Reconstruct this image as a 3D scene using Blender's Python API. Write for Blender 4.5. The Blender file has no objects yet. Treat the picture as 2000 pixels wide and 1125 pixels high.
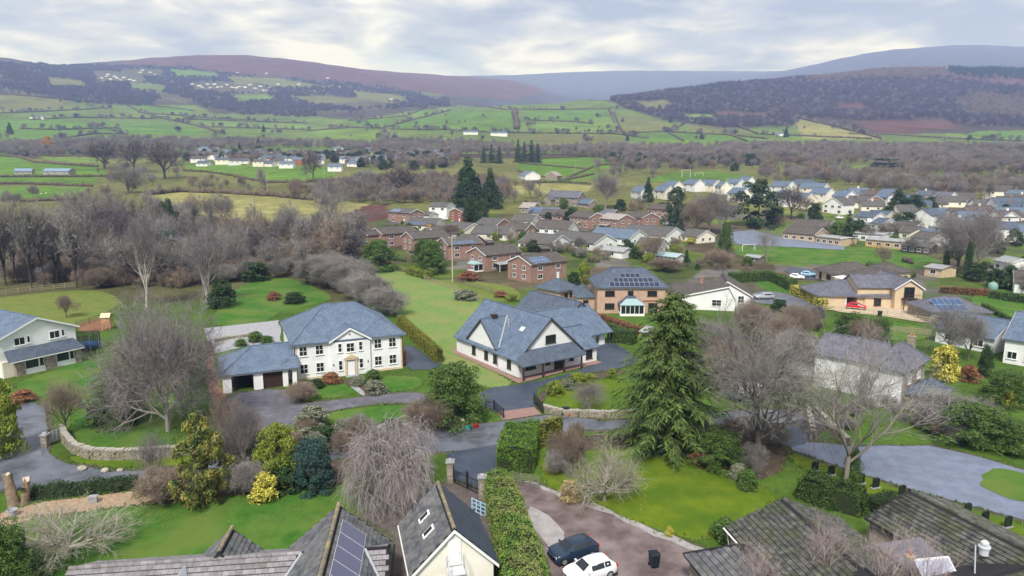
import bpy, bmesh, math, random
import numpy as np
from mathutils import Vector, Matrix
random.seed(7); np.random.seed(7)
S = bpy.context.scene
COL = S.collection
PI = math.pi
# ---------------------------------------------------------------- camera
CH, CP, CF = 30.0, math.radians(10.0), 1333.0      # height above the ground, downward pitch, focal length for a 2000 px frame
cam = bpy.data.cameras.new('camera'); cam.sensor_width = 36.0; cam.lens = 36.0*CF/2000.0
cam.clip_start = 1.0; cam.clip_end = 40000.0
camo = bpy.data.objects.new('camera', cam); COL.objects.link(camo)
camo.location = (0, 0, CH); camo.rotation_euler = (PI/2-CP, 0, 0); S.camera = camo
# ---------------------------------------------------------------- world, sun, exposure
SUN_EL, SUN_AZ = math.radians(50), math.radians(-168)      # azimuth measured from +Y towards +X
W = bpy.data.worlds.new('World'); S.world = W; W.use_nodes = True
nt = W.node_tree; nt.nodes.clear()
def N(nt, t, **kw):
    n = nt.nodes.new(t)
    for k, v in kw.items():
        if k == 'inp':
            for a, b in v.items(): n.inputs[a].default_value = b
        else: setattr(n, k, v)
    return n
def L(nt, a, b): nt.links.new(a, b)
def ramp(nt, src, stops, interp='LINEAR'):
    r = N(nt, 'ShaderNodeValToRGB'); r.color_ramp.interpolation = interp
    e = r.color_ramp.elements
    while len(e) < len(stops): e.new(0.5)
    for el, (p, c) in zip(e, stops):
        el.position = p; el.color = tuple(c)+(1,) if len(c) == 3 else c
    L(nt, src, r.inputs[0]); return r.outputs[0]
out = N(nt, 'ShaderNodeOutputWorld'); bg = N(nt, 'ShaderNodeBackground', inp={'Strength': 0.1})
sky = N(nt, 'ShaderNodeTexSky', sky_type='NISHITA', sun_disc=False, sun_elevation=SUN_EL, sun_rotation=SUN_AZ, air_density=1.0, dust_density=1.5)
tc = N(nt, 'ShaderNodeTexCoord')
sp = N(nt, 'ShaderNodeSeparateXYZ'); L(nt, tc.outputs['Generated'], sp.inputs[0])
zz = N(nt, 'ShaderNodeMath', operation='MAXIMUM', inp={1: 0.0}); L(nt, sp.outputs[2], zz.inputs[0])
za = N(nt, 'ShaderNodeMath', operation='ADD', inp={1: 0.10}); L(nt, zz.outputs[0], za.inputs[0])
dx = N(nt, 'ShaderNodeMath', operation='DIVIDE'); L(nt, sp.outputs[0], dx.inputs[0]); L(nt, za.outputs[0], dx.inputs[1])
dy = N(nt, 'ShaderNodeMath', operation='DIVIDE'); L(nt, sp.outputs[1], dy.inputs[0]); L(nt, za.outputs[0], dy.inputs[1])
cv = N(nt, 'ShaderNodeCombineXYZ', inp={2: 7.3}); L(nt, dx.outputs[0], cv.inputs[0]); L(nt, dy.outputs[0], cv.inputs[1])
n1 = N(nt, 'ShaderNodeTexNoise', inp={'Scale': 0.75, 'Detail': 8.0, 'Roughness': 0.52, 'Distortion': 0.25}); L(nt, cv.outputs[0], n1.inputs['Vector'])
n2 = N(nt, 'ShaderNodeTexNoise', inp={'Scale': 2.1, 'Detail': 7.0, 'Roughness': 0.55, 'Distortion': 0.3}); L(nt, cv.outputs[0], n2.inputs['Vector'])
nm = N(nt, 'ShaderNodeMix', data_type='FLOAT', inp={0: 0.5}); L(nt, n1.outputs[0], nm.inputs[2]); L(nt, n2.outputs[0], nm.inputs[3])
cc = ramp(nt, nm.outputs[0], [(0.42, (1.65, 1.95, 2.6)), (0.475, (2.4, 2.62, 3.1)), (0.52, (3.35, 3.42, 3.6)), (0.57, (4.6, 4.6, 4.6))])
n3 = N(nt, 'ShaderNodeTexNoise', inp={'Scale': 0.8, 'Detail': 5.0, 'Roughness': 0.5}); L(nt, cv.outputs[0], n3.inputs['Vector'])
gap = ramp(nt, n3.outputs[0], [(0.60, (0, 0, 0)), (0.72, (1, 1, 1))])
gm = N(nt, 'ShaderNodeMath', operation='MULTIPLY', inp={1: 0.28}); L(nt, gap, gm.inputs[0])
mx = N(nt, 'ShaderNodeMix', data_type='RGBA'); L(nt, gm.outputs[0], mx.inputs[0]); L(nt, cc, mx.inputs[6]); L(nt, sky.outputs[0], mx.inputs[7])
L(nt, mx.outputs[2], bg.inputs[0]); L(nt, bg.outputs[0], out.inputs[0])
sl = bpy.data.lights.new('sun', 'SUN'); sl.energy = 2.0; sl.angle = math.radians(10); sl.color = (1.0, 0.965, 0.92)
so = bpy.data.objects.new('sun', sl); COL.objects.link(so); so.location = (-80, 0, 200)
sd = Vector((math.sin(SUN_AZ)*math.cos(SUN_EL), math.cos(SUN_AZ)*math.cos(SUN_EL), math.sin(SUN_EL)))
so.rotation_euler = sd.to_track_quat('Z', 'Y').to_euler()
vs = S.view_settings; vs.view_transform = 'Standard'; vs.look = 'None'; vs.exposure = 1.22; vs.gamma = 1.0; vs.use_curve_mapping = False
S.cycles.use_denoising = True; S.cycles.max_bounces = 5; S.cycles.diffuse_bounces = 2; S.cycles.glossy_bounces = 2
S.cycles.transmission_bounces = 4; S.cycles.transparent_max_bounces = 6; S.cycles.volume_bounces = 2
S.cycles.use_adaptive_sampling = True; S.cycles.adaptive_threshold = 0.02
S.cycles.caustics_reflective = False; S.cycles.caustics_refractive = False
# ---------------------------------------------------------------- materials
MATS = {}
def mat(name, c, c2=None, scale=3.0, rough=0.8, bump=0.0, bscale=None, detail=4.0, coord='world', tex=None, tp=None, rnd=0.0, lo=0.35, hi=0.65, metal=0.0, c3=None, s3=0.05, spec=0.3, a3=0.6, island=0.0):
    """procedural surface: base colour c varied towards c2 by noise; optional large-scale c3; optional brick/slate courses"""
    if name in MATS: return MATS[name]
    m = bpy.data.materials.new(name); m.use_nodes = True; t = m.node_tree
    b = t.nodes['Principled BSDF']; b.inputs['Roughness'].default_value = rough; b.inputs['Metallic'].default_value = metal
    b.inputs['Specular IOR Level'].default_value = spec
    tc = N(t, 'ShaderNodeTexCoord')
    if coord == 'world': v = N(t, 'ShaderNodeNewGeometry').outputs['Position']
    elif coord == 'uv': v = tc.outputs['UV']
    else: v = tc.outputs['Object']
    no = None
    if c2 is None:
        rgb = N(t, 'ShaderNodeRGB'); rgb.outputs[0].default_value = tuple(c)+(1,); col = rgb.outputs[0]
    else:
        no = N(t, 'ShaderNodeTexNoise', inp={'Scale': scale, 'Detail': detail, 'Roughness': 0.6}); L(t, v, no.inputs['Vector'])
        col = ramp(t, no.outputs[0], [(lo, c), (hi, c2)])
    if c3 is not None:
        n3 = N(t, 'ShaderNodeTexNoise', inp={'Scale': s3, 'Detail': 3.0}); L(t, v, n3.inputs['Vector'])
        k = ramp(t, n3.outputs[0], [(0.42, (0, 0, 0)), (0.62, (a3, a3, a3))])
        mm = N(t, 'ShaderNodeMix', data_type='RGBA'); mm.inputs[7].default_value = tuple(c3)+(1,)
        L(t, k, mm.inputs[0]); L(t, col, mm.inputs[6]); col = mm.outputs[2]
    hgt = no.outputs[0] if no else None
    if tex:      # courses: (width, height, mortar, joint colour, contrast)
        bw, bh, mo, jc, con = tp
        br = N(t, 'ShaderNodeTexBrick', inp={'Scale': 1.0, 'Brick Width': bw, 'Row Height': bh, 'Mortar Size': mo, 'Mortar Smooth': 0.3, 'Bias': 0.0})
        L(t, tc.outputs['UV'], br.inputs['Vector'])
        br.inputs['Color1'].default_value = (1-con,)*3+(1,); br.inputs['Color2'].default_value = (1+con,)*3+(1,); br.inputs['Mortar'].default_value = tuple(jc)+(1,)
        mm = N(t, 'ShaderNodeMix', data_type='RGBA', blend_type='MULTIPLY'); mm.inputs[0].default_value = 1.0
        L(t, col, mm.inputs[6]); L(t, br.outputs[0], mm.inputs[7]); col = mm.outputs[2]; hgt = br.outputs['Fac']
    if island:
        gi = N(t, 'ShaderNodeNewGeometry'); mr = N(t, 'ShaderNodeMapRange', inp={3: 1-island, 4: 1+island}); L(t, gi.outputs['Random Per Island'], mr.inputs[0])
        mm = N(t, 'ShaderNodeVectorMath', operation='SCALE'); L(t, col, mm.inputs[0]); L(t, mr.outputs[0], mm.inputs['Scale']); col = mm.outputs[0]
    if rnd:
        oi = N(t, 'ShaderNodeObjectInfo'); mr = N(t, 'ShaderNodeMapRange', inp={3: 1-rnd, 4: 1+rnd}); L(t, oi.outputs['Random'], mr.inputs[0])
        mm = N(t, 'ShaderNodeVectorMath', operation='SCALE'); L(t, col, mm.inputs[0]); L(t, mr.outputs[0], mm.inputs['Scale']); col = mm.outputs[0]
    L(t, col, b.inputs['Base Color'])
    if bump:
        if bscale:
            nb = N(t, 'ShaderNodeTexNoise', inp={'Scale': bscale, 'Detail': 3.0}); L(t, v, nb.inputs['Vector']); hgt = nb.outputs[0]
        if hgt is not None:
            bp = N(t, 'ShaderNodeBump', invert=bool(tex and not bscale), inp={'Strength': min(1, bump), 'Distance': 0.03 if tex else 0.08}); L(t, hgt, bp.inputs['Height']); L(t, bp.outputs[0], b.inputs['Normal'])
    MATS[name] = m; return m
# ---------------------------------------------------------------- terrain
YK = [-120, 190, 250, 300, 350, 420, 500, 600, 700]
ZK = [0, 0, 2, 5, 9.5, 14, 18, 26, 34]
DK = [900, 1100, 1400, 1800, 2200, 2600, 3200, 4000, 5000, 6500, 8500, 11500]
ROWS = {  # picture row of the land surface at those distances, per column of the picture
 -900: [302, 282, 262, 240, 215, 190, 165, 150, 160, 175, 190, 200],
 -300: [300, 278, 250, 215, 172, 136, 118, 135, 150, 165, 180, 190],
 0:    [300, 276, 246, 206, 162, 124, 111, 130, 145, 160, 175, 190],
 70:   [300, 276, 248, 210, 170, 138, 118, 128, 145, 160, 175, 190],
 130:  [300, 277, 250, 214, 180, 152, 133, 128, 145, 160, 175, 190],
 250:  [301, 279, 256, 224, 194, 168, 140, 119, 135, 155, 175, 190],
 450:  [302, 282, 262, 236, 210, 184, 150, 107, 125, 150, 170, 185],
 600:  [302, 284, 264, 243, 222, 198, 160, 119, 130, 150, 170, 185],
 750:  [300, 282, 256, 236, 222, 204, 178, 146, 139, 150, 160, 180],
 900:  [298, 280, 252, 226, 214, 208, 196, 170, 150, 152, 150, 170],
 1000: [297, 281, 252, 222, 206, 214, 212, 186, 160, 158, 147, 165],
 1110: [297, 282, 256, 226, 200, 206, 214, 208, 192, 180, 141, 160],
 1250: [298, 284, 258, 226, 192, 190, 205, 210, 205, 175, 138, 158],
 1400: [299, 285, 258, 228, 190, 168, 180, 195, 190, 165, 139, 155],
 1560: [299, 284, 255, 222, 182, 154, 165, 180, 165, 130, 140, 150],
 1640: [299, 284, 253, 218, 176, 147, 158, 172, 148, 111, 128, 145],
 1700: [299, 284, 252, 216, 172, 141, 152, 165, 135, 100, 118, 140],
 1750: [299, 284, 252, 215, 170, 137, 150, 160, 125, 95, 112, 135],
 1870: [299, 285, 255, 218, 172, 138, 148, 158, 122, 88, 105, 130],
 2000: [299, 286, 258, 222, 176, 142, 148, 155, 122, 93, 108, 130],
 2300: [300, 287, 262, 230, 188, 150, 150, 150, 125, 100, 112, 130],
 2900: [302, 290, 270, 245, 210, 180, 165, 160, 140, 120, 125, 140]}
def row_z(Y, v): return CH+Y*math.tan(math.atan((562.5-v)/CF)-CP)
def pchip(x, y, xq):
    x = np.asarray(x, float); y = np.asarray(y, float); h = np.diff(x); d = np.diff(y)/h
    m = np.zeros_like(y); m[0], m[-1] = d[0], d[-1]
    for i in range(1, len(x)-1):
        if d[i-1]*d[i] > 0:
            w1, w2 = 2*h[i]+h[i-1], h[i]+2*h[i-1]; m[i] = (w1+w2)/(w1/d[i-1]+w2/d[i])
    i = np.clip(np.searchsorted(x, xq)-1, 0, len(x)-2); t = (xq-x[i])/h[i]
    return (2*t**3-3*t**2+1)*y[i]+(t**3-2*t**2+t)*h[i]*m[i]+(-2*t**3+3*t**2)*y[i+1]+(t**3-t**2)*h[i]*m[i+1]
TY = np.concatenate([np.linspace(-120, 180, 16), np.geomspace(190, 11500, 220)])
CK = sorted(ROWS); TC = np.arange(-900, 2901, 20.0)
_A = np.array([pchip(YK+DK, ZK+[row_z(d, v) for d, v in zip(DK, ROWS[c])], TY) for c in CK])
TZ = np.array([pchip(CK, _A[:, j], TC) for j in range(len(TY))]).T       # [column, distance]
def zf(x, Y):
    x = np.asarray(x, float); Y = np.asarray(Y, float)
    w = np.maximum(Y*0.985+4, 20); c = 1000+CF*x/w
    ci = np.clip((c+900)/20.0, 0, len(TC)-1.001); i = ci.astype(int); ft = ci-i
    j = np.clip(np.searchsorted(TY, Y)-1, 0, len(TY)-2); g = np.clip((Y-TY[j])/(TY[j+1]-TY[j]), 0, 1)
    z = (TZ[i, j]*(1-g)+TZ[i, j+1]*g)*(1-ft)+(TZ[i+1, j]*(1-g)+TZ[i+1, j+1]*g)*ft
    a = np.clip((Y-350)/1500, 0, 1)
    return z+a*(3.2*np.sin(x/61+Y/97)*np.cos(Y/83-x/140)+1.6*np.sin(x/23+1.3)*np.cos(Y/37))
def zg(x, Y): return float(zf(x, Y))
_KS = np.concatenate([np.linspace(25, 400, 1500), np.geomspace(400.5, 12500, 1800)])
def ray(px, py):
    t = (562.5-py)/CF
    return ((px-1000)/CF, math.cos(CP)+t*math.sin(CP), -math.sin(CP)+t*math.cos(CP))
def G(px, py, dmin=0.0):
    """the point of the land surface seen at a picture position"""
    d = ray(px, py); X, Y, Z = d[0]*_KS, d[1]*_KS, CH+d[2]*_KS
    e = Z-zf(X, Y); idx = np.nonzero((e < 0) & (Y > dmin))[0]
    if len(idx) == 0: k = _KS[-1]
    else:
        i = max(idx[0], 1); a, b = e[i-1], e[i]; k = _KS[i-1]+(_KS[i]-_KS[i-1])*(a/(a-b) if a > 0 else 0)
    x, y = d[0]*k, d[1]*k
    return Vector((x, y, zg(x, y)))
def PZ(px, py, z):
    d = ray(px, py); k = (z-CH)/d[2]; return Vector((d[0]*k, d[1]*k, z))
def proj(x, y, z):
    dz = z-CH; w = y*math.cos(CP)-dz*math.sin(CP)
    return 1000+CF*x/w, 562.5-CF*(y*math.sin(CP)+dz*math.cos(CP))/w, CF/w
def top_h(b, ty): return CH+b.y*math.tan(math.atan((562.5-ty)/CF)-CP)-b.z   # height of something standing at b whose top is at row ty
def inpoly(px, py, poly):
    px = np.asarray(px); py = np.asarray(py); r = np.zeros(px.shape, bool); n = len(poly)
    for i in range(n):
        x1, y1 = poly[i]; x2, y2 = poly[i-1]
        if y1 == y2: continue
        c = ((y1 > py) != (y2 > py)) & (px < (x2-x1)*(py-y1)/(y2-y1)+x1); r ^= c
    return r
# ---------------------------------------------------------------- mesh helpers
def link(o, parent=None):
    COL.objects.link(o)
    if parent is not None: o.parent = parent
    return o
def tag(o, label=None, cat=None, group=None, kind=None):
    if label: o['label'] = label
    if cat: o['category'] = cat
    if group: o['group'] = group
    if kind: o['kind'] = kind
    return o
def thing(name, label, cat, loc, rz=0.0, group=None, scale=None):
    o = bpy.data.objects.new(name, None); COL.objects.link(o); o.location = loc; o.rotation_euler = (0, 0, rz); o.empty_display_size = 0.2
    if scale: o.scale = scale
    return tag(o, label, cat, group)
def np_mesh(name, V, F, mats, smooth=False, mi=None):
    V = np.ascontiguousarray(V, dtype=np.float32); F = np.ascontiguousarray(F, dtype=np.int32); k = F.shape[1]
    me = bpy.data.meshes.new(name); me.vertices.add(len(V)); me.vertices.foreach_set('co', V.ravel())
    me.loops.add(F.size); me.loops.foreach_set('vertex_index', F.ravel())
    me.polygons.add(len(F)); me.polygons.foreach_set('loop_start', np.arange(0, F.size, k, dtype=np.int32))
    me.polygons.foreach_set('loop_total', np.full(len(F), k, np.int32))
    for m in (mats if isinstance(mats, (list, tuple)) else [mats]): me.materials.append(m)
    if mi is not None: me.polygons.foreach_set('material_index', np.asarray(mi, np.int32))
    if smooth: me.polygons.foreach_set('use_smooth', np.ones(len(F), bool))
    me.update(calc_edges=True); return me
class MB:
    def __init__(s): s.v = []; s.f = []
    def add(s, vs, fs):
        b = len(s.v); s.v += [tuple(x) for x in vs]; s.f += [tuple(i+b for i in q) for q in fs]; return s
    def box(s, x0, x1, y0, y1, z0, z1):
        return s.add([(x0,y0,z0),(x1,y0,z0),(x1,y1,z0),(x0,y1,z0),(x0,y0,z1),(x1,y0,z1),(x1,y1,z1),(x0,y1,z1)],
                     [(0,3,2,1),(4,5,6,7),(0,1,5,4),(1,2,6,5),(2,3,7,6),(3,0,4,7)])
    def quad(s, a, b, c, d): return s.add([a, b, c, d], [(0,1,2,3)])
    def prism(s, pts, a, b, axis='y'):
        """closed outline pts (p,q) swept from a to b along an axis"""
        n = len(pts)
        f = {'y': lambda p, w: (p[0], w, p[1]), 'x': lambda p, w: (w, p[0], p[1]), 'z': lambda p, w: (p[0], p[1], w)}[axis]
        vs = [f(p, a) for p in pts]+[f(p, b) for p in pts]
        fs = [tuple(range(n))[::-1], tuple(range(n, 2*n))]+[(i, (i+1) % n, n+(i+1) % n, n+i) for i in range(n)]
        return s.add(vs, fs)
    def tube(s, a, b, r0, r1=None, n=6, cap=True):
        a, b = Vector(a), Vector(b); r1 = r0 if r1 is None else r1; d = (b-a).normalized()
        u = d.cross(Vector((0,0,1)) if abs(d.z) < .9 else Vector((1,0,0))).normalized(); w = d.cross(u)
        vs = [a+(u*math.cos(2*PI*i/n)+w*math.sin(2*PI*i/n))*r0 for i in range(n)]+[b+(u*math.cos(2*PI*i/n)+w*math.sin(2*PI*i/n))*r1 for i in range(n)]
        fs = [(i, (i+1) % n, n+(i+1) % n, n+i) for i in range(n)]
        if cap: fs += [tuple(range(n))[::-1], tuple(range(n, 2*n))]
        return s.add(vs, fs)
    def lathe(s, prof, n=12, c=(0,0,0)):
        vs = [(c[0]+r*math.cos(2*PI*i/n), c[1]+r*math.sin(2*PI*i/n), c[2]+z) for r, z in prof for i in range(n)]
        fs = [(j*n+i, j*n+(i+1) % n, (j+1)*n+(i+1) % n, (j+1)*n+i) for j in range(len(prof)-1) for i in range(n)]
        fs += [tuple(range(n))[::-1], tuple(range((len(prof)-1)*n, len(prof)*n))]
        return s.add(vs, fs)
    def slab(s, polys, th=0.14):
        """roof planes (outlines sharing points) with thickness"""
        key = {}; vs = []
        def ix(p):
            k = tuple(round(c, 3) for c in p)
            if k not in key: key[k] = len(vs); vs.append(tuple(p))
            return key[k]
        fs = [tuple(ix(p) for p in q) for q in polys]; n = len(vs)
        ed = {}
        for q in fs:
            for i in range(len(q)): ed[(q[i], q[(i+1) % len(q)])] = 1
        out = list(fs)+[tuple(i+n for i in q[::-1]) for q in fs]
        for (a, b) in ed:
            if (b, a) not in ed: out.append((b, a, a+n, b+n))
        return s.add(vs+[(x, y, z-th) for x, y, z in vs], out)
    def mesh(s, name, m, uv=True, smooth=False):
        me = bpy.data.meshes.new(name); me.from_pydata(s.v, [], s.f)
        if m: me.materials.append(m)
        if uv:
            l = me.uv_layers.new(name='UVMap').data
            for p in me.polygons:
                n = p.normal
                if abs(n.z) > 0.97: u, w = Vector((1,0,0)), Vector((0,1,0))
                else: u = Vector((-n.y, n.x, 0)).normalized(); w = n.cross(u)
                for li in p.loop_indices:
                    c = me.vertices[me.loops[li].vertex_index].co; l[li].uv = (c.dot(u), c.dot(w))
        if smooth:
            for p in me.polygons: p.use_smooth = True
        return me
    def obj(s, name, m, parent=None, **k):
        return link(bpy.data.objects.new(name, s.mesh(name, m, **k)), parent)
def inst(name, me, parent=None, loc=(0,0,0), rz=0.0, scale=None):
    o = bpy.data.objects.new(name, me); link(o, parent); o.location = loc; o.rotation_euler = (0, 0, rz)
    if scale: o.scale = scale
    return o
# ---------------------------------------------------------------- land surface
GREEN, GREEN2, OLIVE, YEL = (0.085, 0.165, 0.022), (0.115, 0.185, 0.035), (0.12, 0.13, 0.045), (0.22, 0.215, 0.085)
FLOOR, BRACK, MOOR, FARM = (0.062, 0.052, 0.044), (0.092, 0.050, 0.046), (0.055, 0.056, 0.066), (0.10, 0.15, 0.035)
ZONES = [  # (colour, dmin, dmax, outline in the picture)
 (MOOR, 3300, 20000, [(900,60),(2600,60),(2600,260),(900,260)]),
 (FARM, 650, 2700, [(-400,160),(90,180),(200,200),(260,205),(380,205),(420,222),(600,226),(700,235),(780,220),(925,203),(1170,195),(1320,225),(1480,240),(1720,262),(2400,255),(2400,300),(-400,300)]),
 (GREEN, 600, 2600, [(0,230),(100,232),(180,240),(250,262),(255,276),(60,272),(-300,262),(-300,230)]),
 (OLIVE, 800, 2600, [(-200,165),(85,180),(160,195),(100,212),(0,222),(-200,220)]),
 (GREEN, 800, 2600, [(262,204),(375,212),(375,222),(290,217)]), (GREEN2, 800, 2600, [(290,219),(420,230),(440,234),(330,232)]),
 (GREEN2, 800, 2600, [(370,235),(600,245),(600,256),(420,250)]), (GREEN, 800, 2600, [(180,240),(330,240),(420,262),(250,262)]),
 (OLIVE, 1500, 3600, [(205,132),(320,138),(330,150),(250,150)]), (GREEN, 1500, 3600, [(240,138),(300,133),(330,142),(270,148)]),
 (OLIVE, 1500, 3600, [(310,178),(385,198),(360,202),(320,192)]), (GREEN, 1500, 3600, [(800,168),(840,170),(870,188),(855,198),(830,190)]),
 (OLIVE, 1500, 3600, [(600,200),(700,190),(790,205),(700,213)]),
 (GREEN, 900, 2600, [(680,236),(785,229),(790,240),(730,250),(690,247)]), (GREEN, 900, 2600, [(765,249),(800,236),(900,217),(1004,219),(1004,251),(960,260),(780,254)]),
 (GREEN2, 900, 2600, [(780,222),(870,209),(880,217),(815,231)]), (GREEN2, 900, 2600, [(600,252),(745,254),(745,276),(640,276)]),
 (FARM, 900, 2600, [(925,206),(1060,201),(1170,200),(1160,212),(990,215)]), (GREEN, 900, 2600, [(1027,217),(1180,215),(1190,232),(1160,236),(1030,233)]),
 (GREEN2, 900, 2600, [(1015,238),(1180,242),(1200,250),(1180,261),(1020,258)]), (OLIVE, 900, 2600, [(1205,225),(1290,235),(1315,252),(1215,258)]),
 (OLIVE, 800, 2600, [(980,263),(1200,264),(1250,286),(1080,286)]), (GREEN, 800, 2600, [(1235,264),(1310,261),(1330,276),(1250,280)]),
 (OLIVE, 800, 2600, [(1345,240),(1450,248),(1470,262),(1350,256)]), (GREEN, 800, 2600, [(1310,260),(1430,265),(1500,273),(1500,279),(1340,278)]),
 (YEL, 800, 2600, [(1545,228),(1580,235),(1700,262),(1720,272),(1570,270)]), (BRACK, 800, 2600, [(1675,234),(1885,232),(1885,246),(1760,262),(1700,256)]),
 (GREEN, 800, 2600, [(1900,257),(2200,250),(2200,278),(1880,276)]),
 ((0.078, 0.078, 0.052), 1300, 3700, [(-400,110),(80,128),(180,124),(330,128),(480,150),(700,166),(870,188),(880,204),(780,210),(700,214),(600,226),(480,224),(385,204),(330,192),(250,206),(190,204),(110,192),(-400,158)]),
 (BRACK, 1500, 5500, [(150,127),(205,125),(330,108),(450,100),(560,106),(650,118),(760,130),(1000,140),(1090,175),(1000,195),(870,186),(700,164),(560,150),(480,145),(330,128)]),
 ((0.06, 0.054, 0.05), 1300, 3200, [(1190,192),(1290,168),(1430,160),(1560,145),(1760,122),(2400,110),(2400,252),(1900,252),(1850,235),(1680,235),(1560,230),(1540,246),(1420,250),(1300,236),(1210,208)]),
 (OLIVE, 1500, 3600, [(440,150),(540,152),(650,172),(560,172),(460,164)]), (OLIVE, 1500, 3600, [(560,190),(640,186),(720,196),(620,205)]), (GREEN, 1500, 3600, [(330,135),(420,142),(430,152),(345,150)]),
 (OLIVE, 1300, 3200, [(1230,200),(1300,196),(1330,210),(1260,216)]), (GREEN2, 1300, 3200, [(1330,222),(1390,224),(1400,238),(1340,236)]), (BRACK, 1300, 3200, [(1620,205),(1680,200),(1700,214),(1640,218)]),
 (OLIVE, 1300, 3600, [(90,150),(160,158),(170,172),(100,168)]), (OLIVE, 1300, 3600, [(690,178),(780,186),(800,200),(700,196)]), (GREEN2, 1300, 3600, [(450,185),(520,184),(540,196),(470,200)]), (FARM, 1300, 3600, [(250,160),(330,168),(320,180),(260,176)]),
 (BRACK, 1300, 3200, [(1395,217),(1500,222),(1500,234),(1400,230)]), (BRACK, 1300, 3200, [(1820,140),(2100,150),(2100,175),(1900,165)]),
 (OLIVE, 330, 800, [(0,290),(2000,290),(2000,420),(0,420)]),
 (GREEN, 400, 900, [(-300,300),(0,302),(40,308),(130,321),(205,323),(210,342),(0,345),(-300,345)]), (GREEN2, 400, 900, [(70,306),(180,306),(200,318),(130,318)]),
 (GREEN, 380, 900, [(-300,345),(190,347),(180,362),(0,359),(-300,359)]), (GREEN, 330, 900, [(-300,362),(170,366),(140,386),(60,393),(-300,391)]),
 (YEL, 260, 600, [(285,384),(350,373),(480,379),(600,384),(740,402),(765,416),(700,434),(560,432),(470,436),(380,415)]),
 (GREEN, 450, 900, [(355,317),(440,322),(600,325),(660,328),(650,352),(520,356),(460,346),(370,332)]), (OLIVE, 400, 900, [(365,336),(450,345),(400,352),(360,348)]),
 (GREEN2, 400, 900, [(690,333),(745,333),(772,346),(700,350)]),
 (GREEN, 450, 900, [(1010,320),(1060,309),(1150,305),(1240,312),(1245,326),(1160,331),(1200,346),(1100,354),(1015,334)]),
 (GREEN, 450, 900, [(1260,352),(1300,338),(1390,334),(1480,346),(1440,355),(1330,358)]), (YEL, 350, 700, [(985,366),(1060,358),(1160,362),(1150,376),(1000,378)]),
 (GREEN, 450, 900, [(1625,326),(1700,323),(1720,340),(1640,342)]), (FARM, 400, 900, [(1730,335),(2000,340),(2200,345),(2200,372),(1900,362),(1780,352)]),
 (BRACK, 250, 500, [(660,425),(720,400),(760,398),(760,425),(700,440)]),
]
uu = np.concatenate([np.linspace(-1.7, -0.86, 16)[:-1], np.linspace(-0.86, 0.86, 430), np.linspace(0.86, 1.7, 16)[1:]])
yy = np.concatenate([np.linspace(-40, 185, 24)[:-1], np.geomspace(185, 11400, 500)])
UU, YY = np.meshgrid(uu, yy); XX = UU*(YY+60); ZZ = zf(XX, YY)
_w = YY*math.cos(CP)-(ZZ-CH)*math.sin(CP); _w = np.maximum(_w, 1)
PXX = 1000+CF*XX/_w; PYY = 562.5-CF*(YY*math.sin(CP)+(ZZ-CH)*math.cos(CP))/_w
cov = np.empty(XX.shape+(4,), np.float32); cov[..., 3] = 1; cov[..., :3] = (0.062, 0.118, 0.018)

_cx, _cy = np.floor(XX/11+np.sin(YY/9)*.4).astype(int), np.floor(YY/14+np.sin(XX/13)*.4).astype(int); _h = (_cx*73856093 ^ _cy*19349663) % 9
PLOT = np.array([(0.075,0.12,0.022),(0.07,0.10,0.025),(0.085,0.075,0.045),(0.11,0.105,0.10),(0.06,0.085,0.025),(0.095,0.14,0.028),(0.10,0.08,0.055),(0.07,0.06,0.04),(0.14,0.135,0.13)])
_g = (YY > 165) & (YY < 420) & (PXX > 700); cov[_g, :3] = PLOT[_h[_g]]; _g = (YY > 150) & (YY < 420) & (PXX <= 700); cov[_g, :3] = (0.085, 0.085, 0.04)
cov[YY > 420, :3] = FLOOR; cov[YY > 3300, :3] = MOOR
wob = 2.2*np.sin(PXX/9.0+PYY/5.0)+1.3*np.sin(PXX/3.7-PYY/2.9)
for c, d0, d1, poly in ZONES:
    m = inpoly(PXX+wob*0.8, PYY+wob*0.35, poly) & (YY > d0) & (YY < d1); cov[m, :3] = c
nr, nc = XX.shape
V = np.stack([XX, YY, ZZ], -1).reshape(-1, 3); ii = np.arange(nr*nc).reshape(nr, nc)
F = np.stack([ii[:-1, :-1], ii[:-1, 1:], ii[1:, 1:], ii[1:, :-1]], -1).reshape(-1, 4)
def land_mat():
    m = bpy.data.materials.new('land'); m.use_nodes = True; t = m.node_tree; b = t.nodes['Principled BSDF']
    b.inputs['Roughness'].default_value = 0.95; b.inputs['Specular IOR Level'].default_value = 0.1
    at = N(t, 'ShaderNodeAttribute', attribute_name='cover'); g = N(t, 'ShaderNodeNewGeometry').outputs['Position']
    col = at.outputs['Color']
    for sc, lo, hi, det in ((0.011, 0.72, 1.28, 4.0), (0.12, 0.75, 1.3, 5.0), (1.1, 0.82, 1.2, 4.0)):
        n = N(t, 'ShaderNodeTexNoise', inp={'Scale': sc, 'Detail': det, 'Roughness': 0.6}); L(t, g, n.inputs['Vector'])
        k = ramp(t, n.outputs[0], [(0.32, (lo, lo*0.98, lo)), (0.68, (hi, hi, hi*0.95))])
        mm = N(t, 'ShaderNodeMix', data_type='RGBA', blend_type='MULTIPLY'); mm.inputs[0].default_value = 1.0
        L(t, col, mm.inputs[6]); L(t, k, mm.inputs[7]); col = mm.outputs[2]
    L(t, col, b.inputs['Base Color'])
    bp = N(t, 'ShaderNodeBump', inp={'Strength': 0.5, 'Distance': 0.15}); n = N(t, 'ShaderNodeTexNoise', inp={'Scale': 1.7, 'Detail': 5.0}); L(t, g, n.inputs['Vector'])
    L(t, n.outputs[0], bp.inputs['Height']); L(t, bp.outputs[0], b.inputs['Normal']); return m
me = np_mesh('ground', V, F, land_mat(), smooth=True)
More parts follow.
